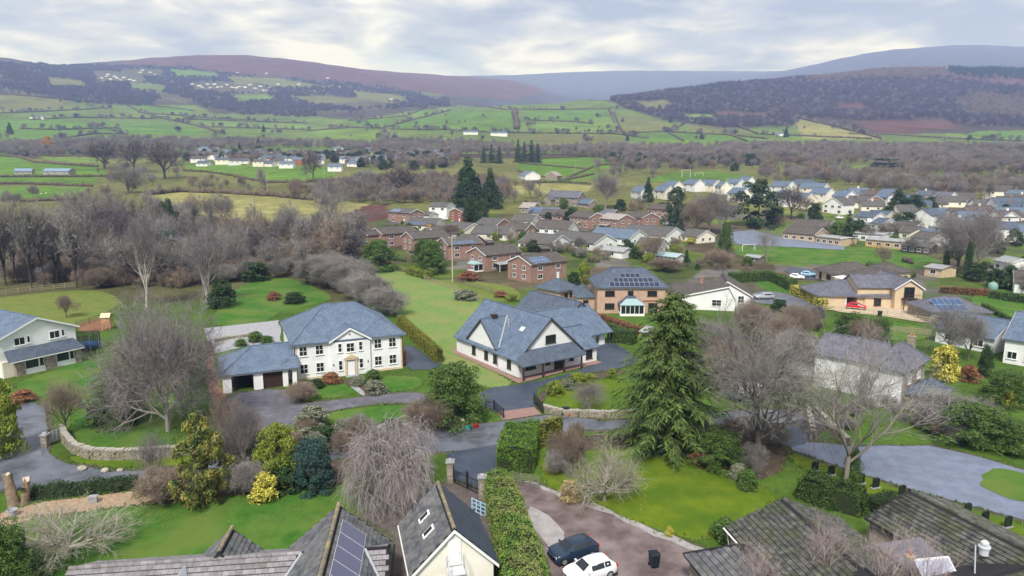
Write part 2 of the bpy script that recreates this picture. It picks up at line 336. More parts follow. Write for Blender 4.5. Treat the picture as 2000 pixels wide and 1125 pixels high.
at = me.color_attributes.new('cover', 'FLOAT_COLOR', 'POINT'); at.data.foreach_set('color', cov.ravel())
tag(link(bpy.data.objects.new('ground', me)), kind='structure')
del XX, YY, ZZ, PXX, PYY, cov, V, F
# ---------------------------------------------------------------- plants: generators (unit size: height 1, crown width 1)
def tubes_np(paths, n):
    """paths: list of (pts(k,3), radii(k)); one mesh of n-sided tubes"""
    VV, FF, b = [], [], 0
    by = {}
    for p, r in paths: by.setdefault(len(r), []).append((p, r))
    an = np.arange(n)*2*PI/n
    for k, ls in by.items():
        Pt = np.array([a for a, _ in ls], float); R = np.array([r for _, r in ls], float); m = len(ls)
        d = np.gradient(Pt, axis=1); d /= np.linalg.norm(d, axis=2, keepdims=True)+1e-9
        ref = np.where(np.abs(d[..., 2:3]) < .85, np.array([0, 0, 1.0]), np.array([1.0, 0, 0]))
        u = np.cross(d, ref); u /= np.linalg.norm(u, axis=2, keepdims=True)+1e-9; w = np.cross(d, u)
        ring = Pt[:, :, None, :]+(u[:, :, None, :]*np.cos(an)[:, None]+w[:, :, None, :]*np.sin(an)[:, None])*R[:, :, None, None]
        VV.append(ring.reshape(-1, 3)); ix = b+np.arange(m*k*n).reshape(m, k, n); nx = np.roll(ix, -1, axis=2)
        FF.append(np.stack([ix[:, :-1], nx[:, :-1], nx[:, 1:], ix[:, 1:]], -1).reshape(-1, 4)); b += m*k*n
    return np.concatenate(VV), np.concatenate(FF)
def ribbons(Pt, D, Ln, Wd, rng):
    """thin tapering twig blades"""
    n = len(Pt); r = rng.normal(size=(n, 3)); s = np.cross(D, r); s /= np.linalg.norm(s, axis=1, keepdims=True)+1e-9
    bend = r-D*np.sum(r*D, 1, keepdims=True); bend /= np.linalg.norm(bend, axis=1, keepdims=True)+1e-9
    mid = Pt+D*Ln[:, None]*0.55; tip = Pt+D*Ln[:, None]+bend*Ln[:, None]*0.16
    W = Wd[:, None] if np.ndim(Wd) else Wd
    V = np.stack([Pt-s*W*.5, Pt+s*W*.5, mid+s*W*.36, mid-s*W*.36, tip+s*W*.12, tip-s*W*.12], 1).reshape(-1, 3)
    i = np.arange(n)[:, None]*6
    F = np.concatenate([i+np.array([[0, 1, 2, 3]]), i+np.array([[3, 2, 4, 5]])]); return V, F
def unit(v): return v/(np.linalg.norm(v)+1e-9)
def bare(seed, kids=(7, 6, 6, 5), fork=0.28, ang=(48, 46, 44, 42), lens=(0.62, 0.40, 0.25, 0.15), twl=0.085, twn=5, tww=0.0016, r0=0.022, up=0.25, weep=0.0, stems=1, wig=0.12, crown_w=1.0):
    """leafless broad-leaved tree; returns (limb mesh data, twig mesh data)"""
    rng = np.random.default_rng(seed); limbs, fine = [], []; tw = ([], [])
    def walk(p, d, ln, n, trop, wg):
        pts = [p]; 
        for i in range(n):
            d = unit(d+rng.normal(size=3)*wg+np.array([0, 0, trop])); p = p+d*ln/n; pts.append(p)
        return np.array(pts)
    def grow(p, d, ln, r, lv):
        n = 5 if lv < 1 else (4 if lv < 3 else 3)
        trop = (up*0.25 if lv < 2 else up*0.12) - weep*max(0, lv-0.5)*0.22
        pts = walk(p, d, ln, n, trop, wig*(1+0.25*lv)); rad = np.linspace(r, r*0.45, n+1)
        (limbs if lv < 2 else fine).append((pts, rad))
        last = lv >= len(kids)-1
        k = kids[lv] if not last else 0
        if last:
            for j in range(twn):
                t = rng.uniform(0.15, 1.0)*n; i = min(int(t), n-1); q = pts[i]+(pts[i+1]-pts[i])*(t-i)
                dd = unit(unit(pts[i+1]-pts[i])+rng.normal(size=3)*0.55+np.array([0, 0, up*0.3-weep*0.9])); tw[0].append(q); tw[1].append(dd)
            return
        ph = rng.uniform(0, 2*PI)
        for j in range(k):
            t = (0.25+0.75*(j+rng.uniform(0.1, 0.9))/k)*n; t = min(t, n-1e-3); i = int(t); q = pts[i]+(pts[i+1]-pts[i])*(t-i)
            ax = unit(pts[i+1]-pts[i]); ph += 2.4+rng.normal()*0.3
            a = math.radians(ang[lv+1 if lv+1 < len(ang) else -1]*rng.uniform(0.65, 1.25))
            u = unit(np.cross(ax, [0.3, 0.2, 1.0])); w = np.cross(ax, u)
            dd = ax*math.cos(a)+(u*math.cos(ph)+w*math.sin(ph))*math.sin(a)
            grow(q, unit(dd), lens[lv+1]*rng.uniform(0.7, 1.15)*(1.0-0.25*(t/n)), rad[i]*0.58, lv+1)
    for s in range(stems):
        a0 = rng.uniform(0, 2*PI); lean = 0.04 if stems == 1 else 0.22
        base = np.array([math.cos(a0)*0.02*(stems > 1), math.sin(a0)*0.02*(stems > 1), -0.02])
        tr = walk(base, unit(np.array([math.cos(a0)*lean, math.sin(a0)*lean, 1])), fork+0.02, 4, 0.0, 0.05)
        limbs.append((tr, np.linspace(r0*1.35, r0, 5)))
        ph = rng.uniform(0, 2*PI)
        for j in range(kids[0]):
            ph += 2*PI/kids[0]+rng.normal()*0.25
            a = math.radians(ang[0]*(0.15 if j == 0 else rng.uniform(0.55, 1.2))); d = np.array([math.cos(ph)*math.sin(a), math.sin(ph)*math.sin(a), math.cos(a)])
            k = 4 if j < max(2, kids[0]-2) else 3
            grow(tr[k], d, lens[0]*rng.uniform(0.75, 1.05), r0*0.62, 0)
    n = len(tw[0]); Vt, Ft = ribbons(np.array(tw[0]), np.array(tw[1]), twl*rng.uniform(0.6, 1.3, n), tww, rng)
    Vl, Fl = tubes_np(limbs, 6)
    if fine:
        Vf, Ff = tubes_np(fine, 3); Ft = np.concatenate([Ff, Ft+len(Vf)]); Vt = np.concatenate([Vf, Vt])
    h = np.percentile(Vt[:, 2], 99.5); wd = 2*np.percentile(np.hypot(Vt[:, 0], Vt[:, 1]), 97)
    sc = np.array([crown_w/wd, crown_w/wd, 1/h])
    return (Vl*sc, Fl), (Vt*sc, Ft)
def leaves(Pt, Nrm, size, rng, flat=0.6, aspect=1.6):
    """leaf / spray quads at points, facing roughly along Nrm"""
    n = len(Pt); nn = Nrm+rng.normal(size=(n, 3))*flat; nn /= np.linalg.norm(nn, axis=1, keepdims=True)+1e-9
    a = np.cross(nn, rng.normal(size=(n, 3))); a /= np.linalg.norm(a, axis=1, keepdims=True)+1e-9; b = np.cross(nn, a)
    s = (size*rng.uniform(0.6, 1.35, n))[:, None]
    V = np.stack([Pt-a*s*aspect*.5, Pt-b*s*.45+a*s*.1, Pt+a*s*aspect*.5, Pt+b*s*.45+a*s*.1], 1).reshape(-1, 3)
    return V, np.arange(4*n).reshape(n, 4)
def leafy(seed, clumps=70, per=90, size=0.035, prof='round', cr=0.17, ragged=0.12):
    """evergreen crown made of leaf clumps; prof gives the outline"""
    rng = np.random.default_rng(seed); C = []
    PR = {'round': lambda t: math.sqrt(max(0, 1-(2*t-1)**2))*0.5, 'dome': lambda t: 0.5*math.sqrt(max(0.0, 1-t*t))*(0.82+0.18*min(1, t*6)),
          'column': lambda t: 0.5*min(1, (t*5)**0.6+0.35)*math.sqrt(max(0, 1-t**3)), 'cone': lambda t: 0.5*(1-t)**0.8*min(1, t*10+0.5)+0.02, 'egg': lambda t: 0.5*math.sin(PI*min(1, (t*0.95+0.05))**0.75)}[prof]
    Pt, Nn = [], []
    for c in range(clumps):
        t = rng.uniform(0.02, 0.97); a = rng.uniform(0, 2*PI); R = PR(t); rr = R*math.sqrt(rng.uniform(0.35, 1.0))
        rr = max(0, rr-cr*0.45*rng.uniform(0.5, 1.2))+rng.normal()*ragged*0.25
        cen = np.array([rr*math.cos(a), rr*math.sin(a), t*0.95+rng.normal()*ragged*0.2])
        d = rng.normal(size=(per, 3)); d /= np.linalg.norm(d, axis=1, keepdims=True); d[:, 2] = np.where(d[:, 2] < -0.5, -d[:, 2], d[:, 2])
        rad = cr*rng.uniform(0.6, 1.15)*rng.uniform(0.72, 1.05, per)[:, None]
        q = cen+d*rad*np.array([1, 1, 0.8]); q[:, 2] = np.abs(q[:, 2]); Pt.append(q); Nn.append(d)
    return leaves(np.concatenate(Pt), np.concatenate(Nn), size, rng)
def spruce(seed, whorls=24, per=8, droop=0.35, bw=0.02, sub=12, power=0.8, tip=0.03, ragged=0.2, fan=1.0):
    """conifer with drooping boughs of hanging sprays; (trunk, foliage)"""
    rng = np.random.default_rng(seed); Pt, Dr, Ln = [], [], []; br = []
    for wv in range(whorls):
        t = 0.06+0.93*(wv+rng.uniform(-.3, .3))/whorls; R = 0.5*((1-t)**power)+tip
        for k in range(per):
            a = 2*PI*k/per+rng.uniform(0, 0.8)+wv*1.1; r = R*rng.uniform(1-ragged*2, 1+ragged*0.4)
            n = sub; s = np.linspace(0.12, 1, n)
            x, y = math.cos(a), math.sin(a); rise = rng.uniform(-0.03, 0.06)
            z = t+rise*s-droop*r*s**1.8+ (0.10*r*np.clip(s-0.75, 0, 1)*4)
            path = np.stack([x*r*s, y*r*s, z], 1); br.append((path[::max(1, n//4)][:4], np.linspace(0.004, 0.0015, 4)))
            for i in range(n):
                for sd in (-1, 1, 0):
                    fdir = np.array([x*0.75-y*sd*0.9, y*0.75+x*sd*0.9, -0.25-0.25*rng.random()])+rng.normal(size=3)*0.18
                    Pt.append(path[i]+rng.normal(size=3)*0.006); Dr.append(unit(fdir)); Ln.append((r*(0.42-0.2*s[i])*rng.uniform(0.6, 1.2)+0.012)*fan)
    Pt, Dr, Ln = np.array(Pt), np.array(Dr), np.array(Ln); m = len(Pt)
    up = np.array([0, 0, 1.0])+rng.normal(size=(m, 3))*0.35; s = np.cross(Dr, up); s /= np.linalg.norm(s, axis=1, keepdims=True)+1e-9
    w = bw*rng.uniform(0.6, 1.3, m)[:, None]; tipp = Pt+Dr*Ln[:, None]; mid = Pt+Dr*Ln[:, None]*0.5
    Vv = np.stack([Pt, mid-s*w, tipp, mid+s*w], 1).reshape(-1, 3); Ff = np.arange(4*m).reshape(m, 4)
    Vt, Ft = tubes_np([(np.array([[0, 0, -0.01], [0, 0, .3], [0, 0, .7], [0, 0, .99]]), np.array([.016, .012, .007, .002]))]+br, 6)
    return (Vt, Ft), (Vv, Ff)
# bark, twig and leaf surfaces
BARK = mat('bark_grey', (0.10, 0.085, 0.07), (0.17, 0.15, 0.12), 6, 0.9, coord='obj'); BARKP = mat('bark_pale', (0.30, 0.27, 0.23), (0.42, 0.39, 0.34), 5, 0.9, coord='obj')
BARKW = mat('bark_birch', (0.50, 0.46, 0.43), (0.30, 0.265, 0.24), 9, 0.8, coord='obj'); BARKD = mat('bark_dark', (0.055, 0.045, 0.038), (0.09, 0.075, 0.06), 6, 0.9, coord='obj')
TW_G = mat('twig_grey', (0.18, 0.165, 0.155), (0.29, 0.27, 0.25), 3, 0.9, coord='obj', island=0.35, rnd=0.22); TW_P = mat('twig_purple', (0.155, 0.135, 0.135), (0.25, 0.22, 0.22), 3, 0.9, coord='obj', island=0.35, rnd=0.2)
TW_B = mat('twig_brown', (0.18, 0.14, 0.11), (0.27, 0.215, 0.165), 3, 0.9, coord='obj', island=0.35, rnd=0.2); TW_W = mat('twig_pink', (0.33, 0.255, 0.25), (0.45, 0.36, 0.345), 3, 0.9, coord='obj', island=0.35, rnd=0.1)
TW_H = mat('twig_hill', (0.065, 0.056, 0.078), (0.12, 0.104, 0.13), 3, 0.9, coord='obj', island=0.25, rnd=0.22)
TW_V = mat('twig_weeping', (0.27, 0.23, 0.23), (0.39, 0.345, 0.34), 3, 0.9, coord='obj', island=0.35)
TW_L = mat('twig_lichen', (0.27, 0.255, 0.19), (0.40, 0.38, 0.29), 3, 0.9, coord='obj', island=0.35, rnd=0.1)
TW_D = mat('twig_dark', (0.10, 0.085, 0.08), (0.16, 0.14, 0.13), 3, 0.9, coord='obj', island=0.35, rnd=0.2)
def leafmat(n, a, b, s=4.0, r=0.12): return mat(n, a, b, s, 0.65, coord='obj', rnd=r, lo=0.3, hi=0.7, spec=0.25, island=0.45)
LF_DK = leafmat('leaf_dark', (0.018, 0.042, 0.014), (0.045, 0.085, 0.025)); LF_MD = leafmat('leaf_mid', (0.04, 0.085, 0.018), (0.10, 0.165, 0.035))
LF_YG = leafmat('leaf_yellow_green', (0.10, 0.15, 0.02), (0.25, 0.29, 0.04)); LF_YL = leafmat('leaf_yellow', (0.34, 0.31, 0.03), (0.58, 0.53, 0.11))
LF_BL = leafmat('leaf_blue', (0.022, 0.055, 0.05), (0.05, 0.105, 0.085)); LF_CO = leafmat('leaf_conifer', (0.036, 0.075, 0.016), (0.12, 0.172, 0.042), 6.0)
LF_PN = leafmat('leaf_pine', (0.028, 0.055, 0.026), (0.06, 0.10, 0.045)); LF_BR = leafmat('leaf_copper', (0.16, 0.065, 0.035), (0.28, 0.13, 0.065))
LF_TN = leafmat('leaf_tan', (0.30, 0.22, 0.09), (0.50, 0.40, 0.20)); LF_OR = leafmat('leaf_orange', (0.36, 0.19, 0.03), (0.55, 0.33, 0.07)); LF_GY = leafmat('leaf_grey', (0.12, 0.14, 0.09), (0.24, 0.25, 0.17))
LF_VG = mat('leaf_variegated', (0.05, 0.085, 0.025), (0.40, 0.34, 0.07), 6.0, 0.65, coord='obj', lo=0.42, hi=0.72, spec=.25)
PROTO = {}
def proto(kind, v):
    """mesh data shared by every plant of a kind: list of (part name, mesh)"""
    if (kind, v) in PROTO: return PROTO[(kind, v)]
    sd = sum(ord(c) for c in kind)*7+v*131
    def two(d, mb, mt): return [('trunk', np_mesh('trunk', d[0][0], d[0][1], mb, True)), ('crown', np_mesh('crown', d[1][0], d[1][1], mt))]
    T = {'oak': lambda: two(bare(sd, (7, 7, 6, 6), twn=6, tww=0.0017), BARK, TW_G), 'oakp': lambda: two(bare(sd, (7, 7, 6, 6), twn=8, twl=0.075, tww=0.0019, ang=(52, 46, 42, 40)), BARKP, TW_P),
         'oakw': lambda: two(bare(sd, (9, 7, 6, 6), fork=0.13, twn=9, twl=0.08, tww=0.0019, ang=(62, 46, 42, 40), up=0.3, r0=0.018), BARKP, TW_P),
         'oakb': lambda: two(bare(sd, (7, 7, 6, 6), twn=7, tww=0.0022, up=0.35), BARK, TW_B), 'ashp': lambda: two(bare(sd, (6, 6, 5, 4), fork=0.24, up=0.55, ang=(40, 40, 40, 40), twn=4, tww=0.0012, r0=0.015), mat('bark_ash', (0.20, 0.18, 0.15), (0.31, 0.28, 0.235), 5, 0.9, coord='obj'), TW_G),
         'birch': lambda: two(bare(sd, (6, 7, 4, 3), fork=0.22, up=0.6, ang=(30, 36, 36, 36), lens=(0.6, 0.3, 0.2, 0.1), twn=3, tww=0.0016, r0=0.0155, wig=0.1), BARKW, TW_P), 'birchn': lambda: two(bare(sd, (5, 6, 4, 4), fork=0.25, up=0.6, ang=(30, 36, 36, 36), lens=(0.6, 0.3, 0.2, 0.12), twn=3, tww=0.0012, r0=0.014, wig=0.08), BARKW, TW_W),
         'weep': lambda: two(bare(sd, (8, 7, 7, 6), fork=0.2, weep=1.0, up=0.3, ang=(66, 50, 46, 44), lens=(0.42, 0.30, 0.22, 0.16), twn=5, twl=0.11, tww=0.0015, r0=0.03, wig=0.24), BARK, TW_V),
         'pollard': lambda: two(bare(sd, (10, 6, 4, 3), fork=0.12, up=0.16, ang=(76, 46, 40, 40), lens=(0.55, 0.34, 0.2, 0.1), twn=2, tww=0.0016, r0=0.026), BARKP, TW_L),
         'bush': lambda: two(bare(sd, (9, 6, 5, 4), fork=0.04, stems=2, up=0.5, ang=(40, 34, 34, 34), lens=(0.6, 0.35, 0.2, 0.12), twn=6, tww=0.0027, r0=0.011), BARK, TW_G),
         'bushb': lambda: two(bare(sd, (9, 6, 5, 4), fork=0.04, stems=2, up=0.5, ang=(44, 34, 34, 34), lens=(0.6, 0.35, 0.2, 0.12), twn=6, tww=0.0027, r0=0.010), BARK, TW_B),
         'far': lambda: two(bare(sd, (6, 6, 6), fork=0.25, ang=(48, 46, 42), lens=(0.5, 0.32, 0.2), twn=7, twl=0.13, tww=0.0065, r0=0.02), BARK, TW_G),
         'farp': lambda: two(bare(sd, (6, 6, 6), fork=0.2, ang=(50, 46, 42), lens=(0.5, 0.32, 0.2), twn=7, twl=0.13, tww=0.0075, r0=0.02), BARKD, TW_H),
         'fard': lambda: two(bare(sd, (7, 6, 6), fork=0.25, ang=(56, 46, 42), lens=(0.5, 0.32, 0.2), twn=7, twl=0.12, tww=0.0085, r0=0.024), BARKD, TW_D),
         'farq': lambda: two(bare(sd, (6, 6, 6), fork=0.2, ang=(50, 46, 42), lens=(0.5, 0.32, 0.2), twn=7, twl=0.13, tww=0.007, r0=0.02), BARK, TW_P),
         'farb': lambda: two(bare(sd, (6, 6, 6), fork=0.2, ang=(46, 46, 42), lens=(0.5, 0.32, 0.2), twn=7, twl=0.13, tww=0.007, r0=0.02), BARK, TW_B),
         'farbush': lambda: two(bare(sd, (7, 6, 6), fork=0.05, stems=1, ang=(55, 40, 40), lens=(0.55, 0.34, 0.2), twn=7, twl=0.13, tww=0.010, r0=0.014), BARK, TW_B),
         'alder': lambda: two(bare(sd, (9, 6, 5), fork=0.2, up=0.35, ang=(16, 50, 44), lens=(0.7, 0.22, 0.13), twn=6, twl=0.07, tww=0.0045, r0=0.014), BARKD, TW_G),
         'spruce': lambda: two(spruce(sd, 44, 11, sub=17, bw=0.0052, fan=0.6, power=0.46, ragged=0.3), BARKD, LF_CO), 'conifer': lambda: two(spruce(sd, 18, 7, sub=7, bw=0.016, droop=0.3), BARKD, LF_DK),
         'cedar': lambda: two(spruce(sd, 6, 9, sub=12, bw=0.02, droop=-0.05, power=0.35, tip=0.12), BARKD, LF_DK)}
    TR = lambda r=0.02: MB().tube((0, 0, -0.02), (0, 0, 0.5), r, r*0.5, 6).mesh('trunk', BARKD)
    def lf(m, trunk=True, **k):
        v, f = leafy(sd, **k); r = [('crown', np_mesh('crown', v, f, m))]
        return ([('trunk', TR())] if trunk else [])+r
    T.update({'pine': lambda: lf(LF_PN, clumps=60, per=110, size=0.03, prof='egg', cr=0.13, ragged=0.35), 'yew': lambda: lf(LF_DK, clumps=70, per=110, size=0.035, prof='dome', cr=0.16),
         'cypress': lambda: lf(LF_MD, clumps=90, per=90, size=0.03, prof='column', cr=0.2, ragged=0.05), 'cypressd': lambda: lf(LF_DK, clumps=80, per=90, size=0.035, prof='column', cr=0.2, ragged=0.05),
         'bigcon': lambda: lf(LF_DK, clumps=120, per=110, size=0.028, prof='cone', cr=0.12, ragged=0.18), 'holly': lambda: lf(LF_MD, clumps=150, per=170, size=0.02, prof='dome', cr=0.13, ragged=0.25),
         'laurel': lambda: lf(LF_YG, clumps=110, per=150, size=0.024, prof='dome', cr=0.13, ragged=0.2), 'juniper': lambda: lf(LF_BL, clumps=120, per=150, size=0.022, prof='dome', cr=0.13, ragged=0.15),
         'varieg': lambda: lf(LF_VG, clumps=110, per=110, size=0.026, prof='egg', cr=0.12, ragged=0.35)})
    for k, m in dict(sgreen=LF_MD, sdark=LF_DK, syg=LF_YG, syellow=LF_YL, scopper=LF_BR, stan=LF_TN, sorange=LF_OR, sgrey=LF_GY, sblue=LF_BL).items():
        T[k] = lambda m=m: lf(m, trunk=False, clumps=45, per=80, size=0.05, prof='dome', cr=0.2, ragged=0.15)
    PROTO[(kind, v)] = T[kind](); return PROTO[(kind, v)]
NAMES = dict(oak='bare_tree', oakp='bare_tree', oakb='bare_tree', ashp='bare_tree', birch='birch_tree', birchn='birch_tree', weep='weeping_tree', pollard='spreading_tree', bush='bare_shrub', bushb='bare_shrub', far='bare_tree', farp='bare_tree', farq='bare_tree', oakw='bare_tree', fard='bare_tree', farb='bare_tree', farbush='bare_shrub', alder='alder_tree', spruce='spruce_tree', conifer='conifer_tree', cedar='cedar_tree', pine='pine_tree', yew='yew_tree', cypress='cypress_tree', cypressd='cypress_tree', bigcon='conifer_tree', holly='holly_tree', laurel='laurel_shrub', juniper='juniper_shrub', varieg='ivy_tree')
PRS = random.Random(11)
def plant(kind, px, py, top, wpx, label, group=None, v=None, rz=None, dmin=0.0, at=None, name=None):
    """a plant standing at picture position (px, py) on the land, its top at row `top`, wpx picture pixels wide"""
    b = at if at is not None else G(px, py, dmin)
    s = proj(b.x, b.y, b.z)[2]; h = top_h(b, top) if at is None else top; w = wpx/s if at is None else wpx
    NV = {'far': 4, 'farp': 4, 'farq': 4, 'fard': 3, 'farb': 3, 'alder': 3, 'oak': 2, 'farbush': 3, 'bush': 2, 'bushb': 2}
    nm = name or NAMES.get(kind, 'garden_shrub'); cat = 'tree' if nm.endswith('tree') else 'shrub'
    parts = proto(kind, PRS.randrange(NV.get(kind, 1)) if v is None else v)
    o = thing(nm, label, cat, b, PRS.uniform(0, 2*PI) if rz is None else rz, group, (w, w, h))
    for n, me in parts: link(bpy.data.objects.new(n, me), o)
    return o
# ---------------------------------------------------------------- far woods (nobody could count them): geometry-node instances
def src_collection(name, kinds):
    c = bpy.data.collections.new(name)
    for k, v in kinds:
        d = proto(k, v); vs, fs, mi, b = [], [], [], 0
        me = bpy.data.meshes.new('wood_tree'); bmx = bmesh.new()
        for i, (n, m) in enumerate(d): bmx.from_mesh(m)
        bmx.to_mesh(me); bmx.free()
        n0 = len(d[0][1].polygons)
        for n, m in d: me.materials.append(m.materials[0])
        if len(d) > 1: me.polygons.foreach_set('material_index', np.concatenate([np.zeros(n0, np.int32), np.ones(len(me.polygons)-n0, np.int32)]))
        c.objects.link(bpy.data.objects.new('wood_tree', me))
    return c
def scatter_group(coll):
    g = bpy.data.node_groups.new('scatter', 'GeometryNodeTree')
    g.interface.new_socket('Geometry', in_out='INPUT', socket_type='NodeSocketGeometry'); g.interface.new_socket('Geometry', in_out='OUTPUT', socket_type='NodeSocketGeometry')
    i = g.nodes.new('NodeGroupInput'); o = g.nodes.new('NodeGroupOutput'); ci = g.nodes.new('GeometryNodeCollectionInfo')
    ci.inputs['Collection'].default_value = coll; ci.inputs['Separate Children'].default_value = True; ci.inputs['Reset Children'].default_value = True
    ip = g.nodes.new('GeometryNodeInstanceOnPoints'); ip.inputs['Pick Instance'].default_value = True
    na = g.nodes.new('GeometryNodeInputNamedAttribute'); na.data_type = 'FLOAT_VECTOR'; na.inputs[0].default_value = 'sc'
    rv = g.nodes.new('FunctionNodeRandomValue'); rv.data_type = 'FLOAT_VECTOR'; rv.inputs[0].default_value = (0, 0, 0); rv.inputs[1].default_value = (0, 0, 6.283)
    g.links.new(i.outputs[0], ip.inputs['Points']); g.links.new(ci.outputs[0], ip.inputs['Instance']); g.links.new(rv.outputs[0], ip.inputs['Rotation'])
    g.links.new(na.outputs[0], ip.inputs['Scale']); g.links.new(ip.outputs[0], o.inputs[0]); return g
def woods(name, label, kinds, polys, dmin, dmax, spacing, h, w, seed, holes=(), maxn=14000, pts=None):
    rng = np.random.default_rng(seed); P = [] if pts is None else [np.array(pts)]
    for poly in polys:
        xs = [p[0] for p in poly]; lo, hi = min(xs), max(xs)
        area = 0.5*(dmax**2-dmin**2)*(hi-lo)/CF; n = int(min(area/spacing**2, 400000))
        Y = np.sqrt(rng.uniform(dmin**2, dmax**2, n)); x = (rng.uniform(lo, hi, n)-1000)/CF*(Y*0.985+4); z = zf(x, Y)
        wv = Y*math.cos(CP)-(z-CH)*math.sin(CP); px = 1000+CF*x/wv; py = 562.5-CF*(Y*math.sin(CP)+(z-CH)*math.cos(CP))/wv
        jt = np.sin(x/37.0+Y/61.0)+np.sin(x/83.0-Y/47.0); m = inpoly(px+rng.normal(size=n)*4+jt*5, py+rng.normal(size=n)*2+jt*2.2, poly)
        for hpoly in holes: m &= ~inpoly(px, py, hpoly)
        P.append(np.stack([x, Y, z], 1)[m])
    P = np.concatenate(P)
    if len(P) > maxn: P = P[rng.permutation(len(P))[:maxn]]
    me = bpy.data.meshes.new(name); me.vertices.add(len(P)); me.vertices.foreach_set('co', P.astype(np.float32).ravel())
    a = me.attributes.new('sc', 'FLOAT_VECTOR', 'POINT'); k = rng.uniform(0.65, 1.25, len(P)); ww = w*k*rng.uniform(0.85, 1.2, len(P))
    a.data.foreach_set('vector', np.stack([ww, ww, h*k], 1).astype(np.float32).ravel())
    o = link(bpy.data.objects.new(name, me)); md = o.modifiers.new('scatter', 'NODES'); md.node_group = scatter_group(src_collection(name, kinds))
    return tag(o, label, 'woodland', kind='stuff')
HOUSE_HOLES = [[(90,150),(160,158),(170,172),(100,168)], [(690,178),(780,186),(800,200),(700,196)], [(450,185),(520,184),(540,196),(470,200)], [(250,160),(330,168),(320,180),(260,176)], [(440,150),(540,152),(650,172),(560,172),(460,164)], [(560,190),(640,186),(720,196),(620,205)], [(330,135),(420,142),(430,152),(345,150)], [(180,138),(270,142),(290,162),(190,160)], [(370,162),(440,160),(530,172),(520,184),(380,178)], [(240,136),(320,136),(320,150),(230,150)], [(305,178),(385,198),(360,203),(315,195)], [(800,168),(840,170),(870,188),(855,198),(830,190)], [(600,200),(700,190),(790,205),(700,213)]]
woods('hillside_wood', 'bare purple-grey woodland covering the slope below the heather-topped hill', [('farp', 0), ('farp', 1), ('farp', 2), ('farp', 3), ('conifer', 0), ('farp', 1), ('fard', 0)],
      [[(-150,112),(80,130),(180,126),(330,130),(480,150),(700,167),(870,190),(880,204),(780,212),(700,214),(600,226),(480,224),(385,204),(330,192),(250,206),(190,204),(110,192),(-150,158)]], 1300, 3500, 11.5, 10.5, 11, 1, HOUSE_HOLES, 8200)
woods('hill_wood', 'bare purple woodland on the slopes of the larch-topped hill', [('farp', 0), ('farp', 2), ('farp', 1), ('farp', 3), ('farq', 1)],
      [[(1190,193),(1290,180),(1440,166),(1560,156),(1640,158),(1840,152),(1960,170),(2150,185),(2150,252),(1900,252),(1850,235),(1680,234),(1560,229),(1540,246),(1420,248),(1300,236),(1210,208)]], 1500, 2750, 11, 13, 11, 2, [[(1395,217),(1500,222),(1500,234),(1400,230)], [(1230,200),(1300,196),(1330,210),(1260,216)], [(1330,222),(1390,224),(1400,238),(1340,236)], [(1620,205),(1680,200),(1700,214),(1640,218)], [(1860,190),(2000,185),(2150,190),(2150,232),(1890,230)]], 9000)
woods('larch_wood', 'rust-coloured larch plantation near the top of the wooded hill', [('farb', 0), ('farb', 1)],
      [[(1560,158),(1690,135),(1840,134),(1850,152),(1700,160),(1600,162)], [(1870,190),(2000,183),(2150,190),(2150,232),(1900,230)]], 1700, 2750, 11, 13, 8, 3, (), 2500)
woods('conifer_plantation', 'dark green conifer plantation on the wooded hill crest', [('conifer', 0)],
      [[(1290,186),(1290,172),(1440,166),(1436,182)], [(1830,138),(1880,135),(2150,135),(2150,158),(1950,155)], [(1900,176),(2150,176),(2150,190),(1960,190)]], 1700, 2800, 8.5, 17, 7, 4, (), 2600)
woods('valley_belt', 'belt of bare grey trees along the valley floor beyond the village', [('far', 0), ('far', 1), ('farq', 2), ('farb', 2), ('far', 3)],
      [[(-100,286),(180,276),(370,268),(600,266),(700,282),(850,276),(1010,291),(1240,290),(1500,288),(2150,286),(2150,322),(1700,318),(1500,316),(1250,312),(1010,306),(850,304),(640,292),(380,292),(200,300),(-100,302)]], 640, 1150, 10.5, 9.5, 9, 6, (), 3900)
# ---------------------------------------------------------------- field hedges
HEDGE = mat('hedge_twig', (0.075, 0.062, 0.042), (0.13, 0.105, 0.07), 0.8, 0.95, rnd=0.2); HEDGEG = mat('hedge_green', (0.03, 0.055, 0.02), (0.07, 0.10, 0.03), 0.9, 0.9)
_ico = bmesh.new(); bmesh.ops.create_icosphere(_ico, subdivisions=1, radius=1.0); ICOV = np.array([v.co[:] for v in _ico.verts]); ICOF = np.array([[v.index for v in f.verts] for f in _ico.faces]); _ico.free()
def resample(pts, step):
    out = []
    for a, b in zip(pts, pts[1:]):
        n = max(1, int((b-a).length/step))
        out += [a.lerp(b, i/n) for i in range(n)]
    return out+[pts[-1]]
def far_hedge(line, h, w, label, group, m=HEDGE, dmin=0.0, cat='hedge'):
    pts = []
    for (a, b) in zip(line, line[1:]):
        for i in range(6): t = i/6; pts.append(G(a[0]+(b[0]-a[0])*t, a[1]+(b[1]-a[1])*t, dmin))
    pts.append(G(*line[-1], dmin)); rng = np.random.default_rng(int(abs(line[0][0]*13+line[0][1]*7)))
    pts = resample(pts, max(w*0.55, 0.6)); VV, FF = [], []
    o0 = pts[len(pts)//2].copy()
    for i, p in enumerate(pts):
        z = zg(p.x, p.y); k = rng.uniform(0.65, 1.25)
        V = ICOV*(1+rng.normal(size=(len(ICOV), 1))*0.22)*np.array([w*0.62*k, w*0.62*k, h*0.62*k])
        VV.append(V+np.array([p.x-o0.x+rng.normal()*w*0.1, p.y-o0.y+rng.normal()*w*0.1, z-o0.z+h*0.36*k])); FF.append(ICOF+len(ICOV)*i)
    o = link(bpy.data.objects.new('field_hedge', np_mesh('field_hedge', np.concatenate(VV), np.concatenate(FF), m))); o.location = o0
    return tag(o, label, cat, group)
